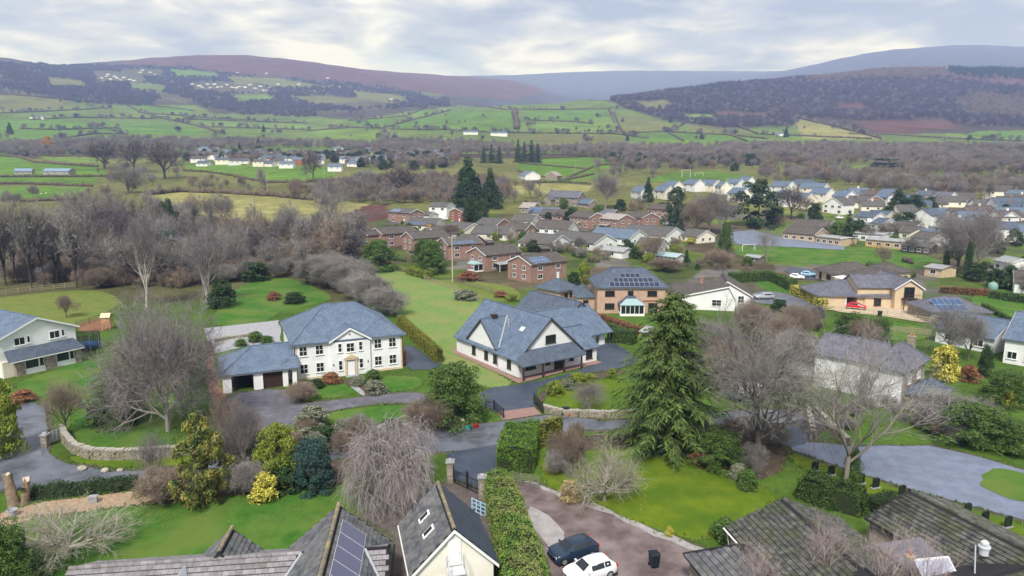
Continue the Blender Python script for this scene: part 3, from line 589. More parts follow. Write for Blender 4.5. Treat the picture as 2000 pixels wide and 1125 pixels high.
FH = [[(-60,180),(85,190),(200,203)], [(-60,224),(0,222),(150,215),(220,210)], [(40,252),(110,254),(230,250)], [(60,234),(150,230),(290,232),(330,228)], [(250,207),(280,222),(380,245),(440,262)], [(262,204),(330,210),(380,217)], [(360,233),(500,238),(600,241)], [(390,248),(500,251),(600,254)], [(180,240),(240,262)], [(270,220),(420,232),(500,235)], [(600,256),(680,250)],
 [(650,248),(745,251),(800,236),(880,216)], [(765,253),(870,254),(960,259)], [(960,259),(1010,260),(1200,262),(1260,270)], [(680,236),(790,228),(830,212)], [(1030,235),(1120,238),(1160,242)], [(925,206),(990,215),(1100,214),(1190,213)], [(1190,215),(1200,240)], [(1200,225),(1215,258)], [(1215,261),(1310,257),(1340,240)], [(1305,259),(1335,276)], [(1300,258),(1420,264),(1500,272)], [(1425,264),(1460,277)], [(1480,262),(1700,272)], [(1560,231),(1640,250),(1720,271)], [(1660,262),(1730,263),(1880,272),(2080,279)], [(745,276),(760,262),(745,252)], [(1345,240),(1440,247),(1480,262)], [(100,275),(180,262),(250,262)]]
for ln in FH: far_hedge(ln, 3.2, 3.0, 'bare brown hedgerow dividing the distant hillside fields', 'distant hillside hedgerows', dmin=700)
HT = []
_hr = random.Random(12)
for ln in FH:
    for (ax, ay), (bx, by) in zip(ln, ln[1:]):
        if _hr.random() < 0.25: continue
        for k in range(int(math.hypot(bx-ax, by-ay)/5)):
            if _hr.random() < 0.55: t = _hr.random()**_hr.choice([1, 2, .5]); p = G(ax+(bx-ax)*t, ay+(by-ay)*t, 700); HT.append((p.x+_hr.gauss(0, 5), p.y+_hr.gauss(0, 7), p.z-.3))
for k in range(110):
    p = G(_hr.uniform(-50, 2050), _hr.uniform(205, 280), 900); n = _hr.choice([1, 1, 3, 6])
    HT += [(p.x+_hr.gauss(0, 9), p.y+_hr.gauss(0, 12), p.z-.3) for _ in range(n)]
woods('hedgerow_trees', 'bare trees clumped along the far field boundaries', [('far', 0), ('far', 2), ('farp', 1)], [], 0, 0, 1, 10, 10, 5, (), 3000, [(x, y, zg(x, y)) for x, y, z in HT])
for ln in [[(1005,217),(1008,235),(1010,252)]]: far_hedge(ln, 9, 9, 'tall thick strip of scrub running downhill between two big green fields', None, dmin=700)
NH = [([(-40,302),(40,308),(70,318),(130,322),(190,326)], 2.5), ([(70,305),(180,306)], 2.2), ([(-40,360),(60,360),(180,365)], 2.2), ([(-40,392),(60,394),(150,390)], 1.8), ([(0,346),(110,346),(200,345),(270,346)], 2.0), ([(360,334),(400,336),(455,344)], 1.8), ([(1015,320),(1060,323),(1150,331)], 1.5), ([(1012,335),(1060,346),(1100,353),(1160,341)], 1.8), ([(1240,313),(1160,326),(1100,352)], 1.6), ([(1060,310),(1150,306),(1240,313)], 2.0), ([(1620,345),(1700,345),(1780,350),(2000,362)], 2.0), ([(600,356),(650,354),(700,352)], 2.5), ([(460,346),(520,357),(600,357)], 2.2)]
for ln, h in NH: far_hedge(ln, h, h*0.9, 'low brown hedge bordering the green valley pastures', 'valley pasture hedges', dmin=300)
far_hedge([(296,381),(350,375),(440,378),(540,384),(610,391)], 3.2, 3.2, 'brown hedge along the upper side of the pale horse paddock', None, dmin=250)
far_hedge([(1030,358),(1100,357),(1152,361)], 2.0, 1.8, 'trimmed dark hedge along the top of the pale paddock by the stone cottage', None, HEDGEG, dmin=300)
# ---------------------------------------------------------------- ground surfaces: lawns, drives, lanes (sheets a few mm to cm above one another)
from mathutils.geometry import delaunay_2d_cdt
EDGES, PAVED = [], []
def chaikin(p, n=2):
    for _ in range(n):
        q = []
        for i in range(len(p)):
            a, b = p[i-1], p[i]; q += [(a[0]*.75+b[0]*.25, a[1]*.75+b[1]*.25), (a[0]*.25+b[0]*.75, a[1]*.25+b[1]*.75)]
        p = q
    return p
def sheet(name, poly, m, off, smooth=2, step=6.0, wob=0.2, verge=None):
    pl = chaikin(poly, smooth) if smooth else poly
    pts = [G(*q) for q in pl]; pts = [p for i, p in enumerate(pts) if (p-pts[i-1]).length > 0.05]
    ring = []
    for a, b in zip(pts, pts[1:]+pts[:1]):
        n = max(1, int((b-a).length/2.0)); ring += [a.lerp(b, i/n) for i in range(n)]
    v2 = [Vector((p.x+wob*math.sin(p.x*2.1+p.y*1.3), p.y+wob*math.sin(p.y*1.9-p.x*1.1))) for p in ring]; n = len(v2)
    if verge is not None:
        a2 = sum(v2[i-1].x*v2[i].y-v2[i].x*v2[i-1].y for i in range(n)); sg = 1 if a2 > 0 else -1; w2 = []
        for i in range(n):
            d = v2[(i+1) % n]-v2[i-1]; d = d.normalized() if d.length > 1e-6 else Vector((1, 0)); q = v2[i]; k = verge*(1+.55*math.sin(q.x*1.7+q.y*2.3)+.35*math.sin(q.x*4.1-q.y*3.3)); w2.append(Vector((q.x+d.y*k*sg, q.y-d.x*k*sg)))
        v2 = w2
    far = max(p.y for p in ring) > 185
    x0, x1, y0, y1 = min(p.x for p in v2), max(p.x for p in v2), min(p.y for p in v2), max(p.y for p in v2)
    inner = []
    if far:
        st = max(step, (y1-y0)/25)
        inner = [Vector((x0+i*st, y0+j*st)) for i in range(1, int((x1-x0)/st)+1) for j in range(1, int((y1-y0)/st)+1)]
    if name in ('lane', 'drive', 'yard', 'car_park', 'lawn', 'road', 'flower_bed', 'mulch_bed'): EDGES.append((name, [(q.x, q.y) for q in v2]))
    if name in ('lane', 'drive', 'yard', 'car_park', 'road', 'gateway', 'patio', 'brick_apron', 'concrete_pad', 'garden_path', 'courtyard'): PAVED.append([(q.x, q.y) for q in v2])
    r = delaunay_2d_cdt(v2+inner, [(i, (i+1) % n) for i in range(n)], [], 1, 1e-4)
    vs = [(p.x, p.y, zg(p.x, p.y)+off*(1+max(0, p.y-150)/150)) for p in r[0]]
    fs = [tuple(f) if (r[0][f[1]]-r[0][f[0]]).cross(r[0][f[2]]-r[0][f[1]]) > 0 else tuple(f)[::-1] for f in r[2]]
    me = bpy.data.meshes.new(name); me.from_pydata(vs, [], fs); me.materials.append(m)
    return tag(link(bpy.data.objects.new(name, me)), kind='structure')
LAWN = mat('lawn', (0.032, 0.108, 0.010), (0.066, 0.155, 0.020), 0.8, 0.9, 0.5, 7.0, detail=8.0, c3=(0.115, 0.165, 0.032), s3=0.16, spec=0.15, a3=0.75)
VERGE = mat('muddy_verge', (0.05, 0.052, 0.03), (0.10, 0.10, 0.055), 1.6, 0.95, 0.6, 9.0, detail=8.0)
LAWN3 = mat('lawn_pale', (0.115, 0.20, 0.045), (0.165, 0.245, 0.07), 0.8, 0.9, 0.4, 7.0, detail=8.0, c3=(0.205, 0.22, 0.075), s3=0.13, spec=0.15, a3=0.8)
LAWN2 = mat('lawn_mossy', (0.082, 0.140, 0.006), (0.135, 0.18, 0.011), 0.7, 0.9, 0.5, 7.0, detail=8.0, c3=(0.055, 0.115, 0.008), s3=0.17, spec=0.15, a3=0.8)
PAST = mat('pasture', (0.115, 0.15, 0.03), (0.17, 0.19, 0.05), 0.5, 0.95, 0.4, 5.0, c3=(0.10, 0.16, 0.025), s3=0.08, spec=0.1)
TAR = mat('tarmac_dark', (0.028, 0.042, 0.068), (0.048, 0.064, 0.095), 1.4, 0.5, 0.3, 30.0, c3=(0.068, 0.082, 0.11), s3=0.3, spec=0.4)
LANE = mat('lane_tarmac', (0.062, 0.07, 0.085), (0.115, 0.125, 0.15), 1.1, 0.45, 0.4, 16.0, c3=(0.17, 0.185, 0.23), s3=0.35, spec=0.4)
GRAV = mat('gravel_drive', (0.10, 0.10, 0.125), (0.17, 0.165, 0.195), 1.2, 0.9, 0.5, 25.0, c3=(0.085, 0.08, 0.085), s3=0.35)
CARP = mat('car_park', (0.145, 0.175, 0.245), (0.195, 0.225, 0.30), 0.9, 0.75, 0.4, 16.0, c3=(0.125, 0.145, 0.19), s3=0.5, a3=0.45, detail=8.0)
YARD = mat('yard_gravel', (0.095, 0.068, 0.068), (0.155, 0.115, 0.115), 0.8, 0.7, 0.5, 18.0, c3=(0.26, 0.21, 0.20), s3=0.32, a3=0.75)
CONC = mat('concrete', (0.27, 0.25, 0.25), (0.36, 0.34, 0.33), 1.2, 0.85, 0.2, 12.0); BRKP = mat('brick_paving', (0.23, 0.135, 0.115), (0.31, 0.20, 0.175), 4.0, 0.85, 0.3, 14.0)
MULCH = mat('bark_mulch', (0.30, 0.20, 0.125), (0.43, 0.32, 0.22), 3.0, 0.95, 0.7, 20.0); SOIL = mat('garden_soil', (0.055, 0.04, 0.03), (0.105, 0.08, 0.055), 1.3, 0.95, 0.7, 8.0)
PAVE = mat('pale_paving', (0.25, 0.25, 0.265), (0.36, 0.36, 0.38), 1.5, 0.85, 0.2, 6.0); LEAFL = mat('leaf_litter', (0.16, 0.075, 0.04), (0.25, 0.13, 0.07), 2.0, 0.95, 0.5, 12.0)
WETT = mat('puddle', (0.10, 0.105, 0.12), rough=0.06, spec=0.6)
_sheet0 = sheet
def sheet(name, poly, m, off, smooth=2, step=6.0, wob=0.2):
    if name in ('lane', 'drive', 'yard', 'car_park', 'road', 'gateway') and m is not TAR: _sheet0('verge', poly, VERGE, off-.014, smooth, step, wob, .55)
    return _sheet0(name, poly, m, off, smooth, step, wob)
def lawn(p, m=None): return sheet('lawn', p, m or LAWN, 0.03)
lawn([(712,545),(735,532),(775,527),(830,545),(885,562),(945,588),(950,612),(905,652),(888,690),(1008,748),(985,758),(935,756),(880,725),(800,640),(745,585)], LAWN3)
lawn([(612,762),(640,750),(688,752),(697,772),(622,782)]); lawn([(712,748),(760,733),(822,736),(832,756),(742,769)]); lawn([(625,810),(700,796),(832,786),(842,800),(782,828),(640,832)])
lawn([(425,600),(470,555),(555,540),(600,555),(660,580),(600,600),(545,606),(525,632),(405,640)])
lawn([(20,752),(90,728),(150,705),(200,680),(205,790),(340,812),(350,878),(168,886),(125,852),(150,800),(60,775)])
lawn([(-150,1040),(0,1018),(110,1005),(270,990),(400,975),(560,962),(660,948),(740,942),(830,952),(800,985),(700,1010),(575,1100),(480,1180),(-150,1180)])
lawn([(1045,895),(1100,885),(1180,880),(1270,876),(1335,893),(1400,922),(1470,945),(1535,968),(1470,1010),(1410,1048),(1330,1056),(1260,1025),(1190,1000),(1130,978),(1065,950)], LAWN2)
lawn([(1060,778),(1080,762),(1140,748),(1215,735),(1230,770),(1215,803),(1110,803),(1066,794)], LAWN2)
lawn([(1440,482),(1500,480),(1640,489),(1700,482),(1770,488),(1842,508),(1842,530),(1720,520),(1640,518),(1560,515),(1430,500)])
lawn([(1470,552),(1500,545),(1560,556),(1620,590),(1650,600),(1600,602),(1540,580),(1490,566)]); lawn([(1690,625),(1800,635),(1830,655),(1770,670),(1700,655)]); lawn([(1880,590),(1940,560),(2060,580),(2060,640),(1960,620)])
lawn([(1905,940),(1945,910),(2010,930),(2120,965),(2120,1010),(2010,985),(1940,967)]).location.z = 0.05
lawn([(1545,880),(1600,900),(1680,924),(1760,952),(1850,978),(2010,1020),(2010,1075),(1900,1030),(1760,985),(1640,950),(1540,905)], LAWN2); lawn([(120,890),(175,892),(340,884),(420,880),(420,905),(240,918),(160,908)], LAWN2)
sheet('pasture', [(-150,600),(0,580),(190,563),(235,585),(245,602),(205,622),(150,640),(120,650),(60,640),(-150,680)], PAST, 0.02); sheet('garden_ground', [(830,548),(900,545),(1010,560),(1020,590),(950,588),(885,562)], PAST, 0.025)
sheet('flower_bed', [(420,900),(460,860),(640,840),(860,845),(870,880),(700,905),(660,948),(560,960),(420,975),(290,990),(250,965),(300,940),(400,915)], SOIL, 0.02)
sheet('flower_bed', [(1060,880),(1120,850),(1300,846),(1420,836),(1540,850),(1545,905),(1480,945),(1400,920),(1330,890),(1270,874),(1100,884)], SOIL, 0.04)
sheet('flower_bed', [(1040,800),(1048,770),(1095,742),(1150,730),(1215,722),(1232,728),(1150,746),(1082,760),(1060,780),(1062,800)], SOIL, 0.06); sheet('flower_bed', [(640,745),(700,738),(712,750),(742,770),(700,775),(690,752)], SOIL, 0.05)
sheet('flower_bed', [(240,960),(300,945),(420,925),(470,930),(420,955),(290,970)], SOIL, 0.015)
sheet('lane', [(-200,950),(0,934),(60,924),(240,925),(400,905),(520,884),(660,866),(870,836),(985,822),(1060,811),(1110,815),(1200,824),(1300,818),(1400,806),(1520,800),(1610,806),(1600,848),(1540,856),(1480,834),(1400,826),(1250,836),(1100,843),(975,868),(880,884),(660,897),(520,908),(400,928),(240,943),(60,952),(-200,980)], LANE, 0.06, 1)
sheet('lane', [(33,786),(78,788),(94,830),(88,868),(100,893),(150,912),(240,926),(120,938),(-10,950),(-40,930),(10,892),(28,848)], LANE, 0.065, 1)
sheet('drive', [(440,772),(553,758),(568,777),(592,789),(640,784),(700,776),(760,770),(830,767),(842,790),(760,787),(700,794),(640,804),(610,817),(575,838),(530,855),(475,850),(440,810)], GRAV, 0.08, 1)
sheet('drive', [(935,772),(952,758),(1003,753),(1060,742),(1120,729),(1174,707),(1158,694),(1160,668),(1192,668),(1243,697),(1243,713),(1200,723),(1150,729),(1095,741),(1056,756),(1041,776),(1045,797),(1040,803),(970,808),(955,800),(940,790)], TAR, 0.085, 1)
sheet('drive', [(874,886),(975,866),(968,925),(945,962),(884,936)], TAR, 0.07, 0); sheet('drive', [(786,680),(798,670),(864,712),(846,724),(790,722)], TAR, 0.07, 1)
sheet('brick_apron', [(968,805),(985,821),(1060,810),(1042,796)], BRKP, 0.11, 0); sheet('brick_apron', [(884,690),(900,660),(912,652),(916,690),(1012,741),(1150,702),(1176,708),(1100,729),(1010,749)], BRKP, 0.105, 0)
sheet('yard', [(880,938),(944,966),(960,1030),(975,1200),(760,1200),(770,1050),(700,1010),(800,985)], mat('old_paving', (0.085, 0.068, 0.062), (0.13, 0.105, 0.095), 1.5, 0.85, 0.3, 12.0), 0.045, 0)
sheet('yard', [(1000,942),(1050,948),(1095,967),(1145,985),(1210,1010),(1270,1038),(1330,1062),(1390,1086),(1390,1200),(1085,1200),(1075,1110),(1045,1040),(1015,985)], YARD, 0.05, 1)
sheet('yard_kerb', [(1000,938),(1050,944),(1095,963),(1145,980),(1210,1004),(1270,1032),(1330,1056),(1392,1082),(1388,1090),(1328,1066),(1268,1042),(1208,1014),(1143,989),(1093,971),(1048,951)], CONC, 0.075, 1); sheet('concrete_pad', [(1022,986),(1062,1000),(1096,1036),(1102,1062),(1075,1075),(1048,1040)], CONC, 0.07, 1)
sheet('car_park', [(1530,870),(1575,861),(1650,872),(1750,872),(1800,869),(1880,884),(2010,920),(2200,975),(2200,1075),(2010,1019),(1850,976),(1760,951),(1680,923),(1600,899)], CARP, 0.045, 1)
sheet('gateway', [(1515,830),(1578,818),(1590,855),(1560,872),(1525,872)], TAR, 0.07, 1); sheet('road', [(1458,580),(1480,570),(1520,570),(1570,586),(1620,604),(1590,612),(1540,597),(1470,592)], LANE, 0.09, 1)
sheet('courtyard', [(1610,607),(1640,596),(1770,600),(1830,620),(1825,634),(1720,617)], mat('beige_gravel', (0.42, 0.33, 0.24), (0.52, 0.43, 0.33), 1.0, 0.9), 0.09, 1)
sheet('playground', [(1420,455),(1470,450),(1540,466),(1650,480),(1650,489),(1500,481),(1440,478)], CARP, 0.1, 0); sheet('patio', [(398,642),(545,626),(550,668),(480,676),(420,692),(405,670)], PAVE, 0.05, 0)
sheet('mulch_bed', [(-60,1028),(0,1003),(60,985),(120,975),(250,962),(300,960),(300,978),(270,990),(200,995),(120,1003),(60,1014),(-60,1050)], MULCH, 0.05, 1); sheet('leaf_litter', [(398,670),(415,665),(425,750),(445,772),(432,800),(405,760)], LEAFL, 0.05, 1)
sheet('leaf_litter', [(150,635),(200,620),(225,632),(215,645),(160,650)], LEAFL, 0.05, 1); sheet('estate_road', [(1240,452),(1300,440),(1350,448),(1340,456),(1260,462)], LANE, 0.12, 1); sheet('garden_path', [(676,752),(690,748),(720,772),(702,774)], PAVE, 0.09, 1)
sheet('parking_area', [(1530,527),(1560,522),(1610,535),(1640,552),(1590,548),(1545,538)], TAR, 0.1, 1)
for q in [[(66,882),(86,880),(84,892),(68,893)], [(910,850),(960,842),(965,850),(915,858)], [(1435,815),(1475,812),(1480,822),(1440,825)]]: sheet('puddle', q, WETT, 0.09, 2, wob=0)
# ---------------------------------------------------------------- buildings
WHITE = mat('render_white', (0.75, 0.755, 0.76), (0.82, 0.825, 0.83), 0.6, 0.85, coord='world', c3=(0.64, 0.65, 0.645), s3=0.4, a3=0.45); CREAM = mat('render_cream', (0.72, 0.66, 0.54), (0.78, 0.73, 0.62), 0.6, 0.85)
IVORY = mat('render_ivory', (0.76, 0.72, 0.62), (0.83, 0.80, 0.72), 0.7, 0.85); TAN = mat('render_tan', (0.56, 0.43, 0.28), (0.64, 0.51, 0.35), 0.8, 0.9)
STONE = mat('rubble_stone', (0.24, 0.205, 0.165), (0.36, 0.31, 0.25), 2.5, 0.95, 0.6, 4.0, tex=True, tp=(0.45, 0.22, 0.02, (0.55,)*3, 0.25))
BRICK = mat('brick_brown', (0.25, 0.155, 0.125), (0.32, 0.205, 0.17), 1.0, 0.9, 0.3, tex=True, tp=(0.225, 0.075, 0.008, (1.25, 1.2, 1.15), 0.16)); BRICKR = mat('brick_red', (0.25, 0.09, 0.06), (0.32, 0.125, 0.085), 1.0, 0.9, 0.3, tex=True, tp=(0.225, 0.075, 0.008, (1.2,)*3, 0.15))
BRICKP = mat('brick_peach', (0.44, 0.29, 0.215), (0.51, 0.35, 0.265), 1.0, 0.9, 0.3, tex=True, tp=(0.225, 0.075, 0.008, (1.15,)*3, 0.12)); BRICKC = mat('brick_buff', (0.44, 0.33, 0.21), (0.52, 0.40, 0.27), 1.0, 0.9, 0.3, tex=True, tp=(0.225, 0.075, 0.008, (1.15,)*3, 0.12))
SLATE = mat('slate_blue', (0.09, 0.128, 0.19), (0.135, 0.18, 0.255), 0.9, 0.6, 0.6, tex=True, tp=(0.30, 0.24, 0.012, (0.45,)*3, 0.16), spec=0.4); SLATED = mat('slate_dark', (0.062, 0.085, 0.122), (0.098, 0.125, 0.17), 0.9, 0.6, 0.6, tex=True, tp=(0.30, 0.24, 0.012, (0.45,)*3, 0.16), spec=0.4)
SLATEP = mat('slate_purple', (0.105, 0.108, 0.14), (0.155, 0.155, 0.19), 0.9, 0.7, 0.6, tex=True, tp=(0.30, 0.24, 0.012, (0.45,)*3, 0.18), spec=0.35); TILEB = mat('roof_brown', (0.085, 0.075, 0.07), (0.135, 0.118, 0.108), 1.2, 0.9, 0.7, tex=True, tp=(0.33, 0.33, 0.03, (0.45,)*3, 0.2))
TILEG = mat('roof_grey', (0.09, 0.088, 0.086), (0.13, 0.125, 0.12), 1.2, 0.85, 0.6, tex=True, tp=(0.33, 0.33, 0.02, (0.5,)*3, 0.15)); FLAT = mat('roof_felt', (0.25, 0.26, 0.27), (0.34, 0.35, 0.36), 0.8, 0.8)
TILEL = mat('roof_pinkgrey', (0.27, 0.235, 0.225), (0.36, 0.315, 0.30), 1.5, 0.9, 0.4); LEAD = mat('lead', (0.36, 0.38, 0.41), rough=0.5); UPVC = mat('window_white', (0.80, 0.80, 0.80), rough=0.4); WOODW = mat('window_brown', (0.055, 0.035, 0.025), rough=0.5)
GLASS = mat('window_glass', (0.015, 0.019, 0.024), rough=0.07, spec=0.6); GLASSC = mat('roof_glass', (0.30, 0.42, 0.44), rough=0.12, spec=0.6); PANEL = mat('solar_cell', (0.012, 0.022, 0.06), rough=0.12, spec=0.6); PANELB = mat('solar_bright', (0.03, 0.075, 0.17), rough=0.2, spec=0.6)
ALU = mat('aluminium', (0.55, 0.56, 0.58), rough=0.4); DARKW = mat('dark_timber', (0.035, 0.025, 0.02), (0.055, 0.04, 0.03), 5, 0.8); DOORW = mat('garage_door', (0.045, 0.022, 0.018), rough=0.6); BATH = mat('bath_stone', (0.56, 0.45, 0.31), (0.64, 0.53, 0.39), 2.0, 0.9)
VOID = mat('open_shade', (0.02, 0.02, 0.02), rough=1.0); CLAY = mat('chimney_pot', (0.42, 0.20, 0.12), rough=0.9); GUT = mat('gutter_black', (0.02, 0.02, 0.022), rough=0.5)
_wc = {}
def win_mesh(w, h, nx, ny, fm):
    k = (round(w, 2), round(h, 2), nx, ny, fm.name)
    if k not in _wc:
        f = MB(); b = 0.085; g = 0.05
        f.box(-w/2, -w/2+b, -0.08, 0.03, 0, h); f.box(w/2-b, w/2, -0.08, 0.03, 0, h); f.box(-w/2+b, w/2-b, -0.08, 0.03, 0, b); f.box(-w/2+b, w/2-b, -0.08, 0.03, h-b, h)
        for i in range(1, nx): x = -w/2+w*i/nx; f.box(x-g/2, x+g/2, -0.075, 0.03, b, h-b)
        for j in range(1, ny):
            z = h*j/ny
            for i in range(nx): f.box(-w/2+w*i/nx+(b if i == 0 else g/2), -w/2+w*(i+1)/nx-(b if i == nx-1 else g/2), -0.07, 0.03, z-g/2, z+g/2)
        f.box(-w/2-0.08, w/2+0.08, -0.14, 0.03, -0.07, -0.002)
        _wc[k] = (f.mesh('window', fm, uv=False), MB().box(-w/2+b*.5, w/2-b*.5, -0.035, 0.02, b*.5, h-b*.5).mesh('pane', GLASS, uv=False))
    return _wc[k]
class Hs:
    def __init__(s, name, label, o, ang, cat='house', group=None):
        s.r = thing(name, label, cat, Vector((o[0], o[1], o[2] if len(o) > 2 else zg(o[0], o[1])))-Vector((0, 0, 0.05)), ang, group)
    def part(s, name, m, mb, parent=None, **k): return mb.obj(name, m, parent or s.r, **k)
    def box(s, name, m, x0, x1, y0, y1, z0, z1, parent=None): return s.part(name, m, MB().box(x0, x1, y0, y1, z0, z1), parent)
    def gable(s, x0, x1, y0, y1, eave, rise, axis='x', wall=None, roof=None, ov=0.35, ve=0.25, peak=0.5, z0=-0.6, th=0.15, barge=None):
        if axis == 'x':
            ym = y0+(y1-y0)*peak; m = MB().prism([(y0, z0), (y1, z0), (y1, eave), (ym, eave+rise), (y0, eave)], x0, x1, 'x')
            kf, kb = rise/(ym-y0), rise/(y1-ym); a, b = x0-ve, x1+ve; e = 0.02+th
            F = [(a, y0-ov, eave-kf*ov+e), (b, y0-ov, eave-kf*ov+e)]; R = [(a, ym, eave+rise+e), (b, ym, eave+rise+e)]; K = [(a, y1+ov, eave-kb*ov+e), (b, y1+ov, eave-kb*ov+e)]
            polys = [[F[0], F[1], R[1], R[0]], [R[0], R[1], K[1], K[0]]]
        else:
            xm = x0+(x1-x0)*peak; m = MB().prism([(x0, z0), (x1, z0), (x1, eave), (xm, eave+rise), (x0, eave)], y0, y1, 'y')
            kf, kb = rise/(xm-x0), rise/(x1-xm); a, b = y0-ve, y1+ve; e = 0.02+th
            F = [(x0-ov, a, eave-kf*ov+e), (x0-ov, b, eave-kf*ov+e)]; R = [(xm, a, eave+rise+e), (xm, b, eave+rise+e)]; K = [(x1+ov, a, eave-kb*ov+e), (x1+ov, b, eave-kb*ov+e)]
            polys = [[F[0], R[0], R[1], F[1]], [R[0], K[0], K[1], R[1]]]
        w = s.part('wall', wall, m) if wall else None
        r = s.part('roof', roof, MB().slab(polys, th))
        rc = MB().tube(tuple(Vector(R[0])+Vector((0, 0, 0.02))), tuple(Vector(R[1])+Vector((0, 0, 0.02))), 0.11, None, 6); s.part('ridge', roof, rc, r)
        if barge:
            d = 0.03
            for P0, P1 in ((F[0], R[0]), (K[0], R[0]), (F[1], R[1]), (K[1], R[1])):
                P0, P1 = Vector(P0), Vector(P1); nn = Vector((-1 if P0 is not None and P0 in (Vector(F[0]), Vector(K[0])) else 1, 0, 0)) if axis == 'x' else Vector((0, -1 if P0 in (Vector(F[0]), Vector(K[0])) else 1, 0))
                q = [P0+nn*d, P1+nn*d, P1+nn*d-Vector((0, 0, .26)), P0+nn*d-Vector((0, 0, .26))]; t = [v-nn*0.028 for v in q]
                s.part('bargeboard', barge, MB().add(q+t, [(0,1,2,3),(7,6,5,4),(0,4,5,1),(1,5,6,2),(2,6,7,3),(3,7,4,0)]), r)
        return w, r
    def hip(s, x0, x1, y0, y1, eave, rise, inset, axis='x', wall=None, roof=None, ov=0.4, z0=-0.6, th=0.15, ends=(1, 1)):
        w = s.part('wall', wall, MB().box(x0, x1, y0, y1, z0, eave)) if wall else None
        X0, X1, Y0, Y1 = x0-ov, x1+ov, y0-ov, y1+ov; zl = eave+0.02+th-0.02; e = zl+rise
        a, b, c, d = (X0, Y0, zl), (X1, Y0, zl), (X1, Y1, zl), (X0, Y1, zl)
        if axis == 'x':
            ym = (Y0+Y1)/2; p, q = (X0+inset*ends[0], ym, e), (X1-inset*ends[1], ym, e)
            polys = [[a, b, q, p], [c, d, p, q]]
            if ends[0]: polys.append([d, a, p])
            if ends[1]: polys.append([b, c, q])
        else:
            xm = (X0+X1)/2; p, q = (xm, Y0+inset*ends[0], e), (xm, Y1-inset*ends[1], e)
            polys = [[d, a, p, q], [b, c, q, p]]
            if ends[0]: polys.append([a, b, p])
            if ends[1]: polys.append([c, d, q])
        r = s.part('roof', roof, MB().slab(polys, th)); rc = MB()
        rc.tube(Vector(p)+Vector((0, 0, .02)), Vector(q)+Vector((0, 0, .02)), 0.1, None, 6) if (Vector(p)-Vector(q)).length > 0.1 else None
        for u, v, k in ((a, p, ends[0]), (d, p, ends[0]) if axis == 'x' else (b, p, ends[0]), (b, q, ends[1]) if axis == 'x' else (d, q, ends[1]), (c, q, ends[1])):
            if k: rc.tube(Vector(u)+Vector((0, 0, .02)), Vector(v)+Vector((0, 0, .02)), 0.09, None, 6)
        s.part('ridge', roof, rc, r); s.part('soffit', UPVC, MB().box(X0+.1, X1-.1, Y0+.1, Y1-.1, eave-0.10, eave-0.02), r)
        return w, r
    def win(s, side, u, z, w=1.2, h=1.2, c=0.0, nx=2, ny=1, fm=None, name='window'):
        """side f/b/l/r of the wall plane at c; u along it"""
        fm = fm or UPVC; f, p = win_mesh(w, h, nx, ny, fm)
        loc, rz = {'f': ((u, c, z), 0), 'b': ((u, c, z), PI), 'r': ((c, u, z), PI/2), 'l': ((c, u, z), -PI/2)}[side]
        o = inst(name, f, s.r, loc, rz); inst('pane', p, o); return o
    def door(s, side, u, w=0.95, h=2.05, c=0.0, m=None, z=0.05):
        loc, rz = {'f': ((u, c, z), 0), 'b': ((u, c, z), PI), 'r': ((c, u, z), PI/2), 'l': ((c, u, z), -PI/2)}[side]
        o = s.part('door', m or UPVC, MB().box(-w/2, w/2, -0.09, 0.02, 0, h)); o.location = loc; o.rotation_euler = (0, 0, rz)
        s.part('handle', ALU, MB().box(w/2-.16, w/2-.1, -0.14, -0.088, h*.48, h*.52), o); return o
    def chimney(s, x, y, z0, z1, w=0.7, d=0.7, m=None, pots=2):
        o = s.part('chimney', m or BRICK, MB().box(x-w/2, x+w/2, y-d/2, y+d/2, z0, z1).box(x-w/2-.06, x+w/2+.06, y-d/2-.06, y+d/2+.06, z1+.002, z1+.12))
        for i in range(pots): s.part('chimney_pot', CLAY, MB().tube((x+(i-(pots-1)/2)*.32, y, z1+.121), (x+(i-(pots-1)/2)*.32, y, z1+.5), .12, .1, 8), o)
        return o
    def panels(s, p0, u, v, nu, nv, w=1.0, h=1.65, gap=0.03, m=None, skip=(), parent=None):
        """solar panels on a roof plane: corner p0, unit u along, unit v up the slope"""
        u, v, p0 = Vector(u).normalized(), Vector(v).normalized(), Vector(p0); n = u.cross(v)
        if n.z < 0: n = -n
        for j in range(nv):
            for i in range(nu):
                if (i, j) in skip: continue
                a = p0+u*(i*(w+gap))+v*(j*(h+gap)); q = [a, a+u*w, a+u*w+v*h, a+v*h]
                o = s.part('solar_panel', m or PANEL, MB().add([x+n*.05 for x in q]+[x+n*.10 for x in q], [(0,3,2,1),(4,5,6,7),(0,1,5,4),(1,2,6,5),(2,3,7,6),(3,0,4,7)]), parent)
                fr = MB()
                for (c0, c1) in ((q[0], q[1]), (q[1], q[2]), (q[2], q[3]), (q[3], q[0])): fr.tube(c0+n*.085, c1+n*.085, .022, None, 4)
                s.part('panel_frame', ALU, fr, o)
def frame(A, B):
    d = B-A; return Vector((A.x, A.y, min(A.z, B.z))), math.atan2(d.y, d.x), math.hypot(d.x, d.y)
def post(s, x, y, z0, z1, w=0.14, m=None, name='post'): return s.box(name, m or DARKW, x-w/2, x+w/2, y-w/2, y+w/2, z0, z1)
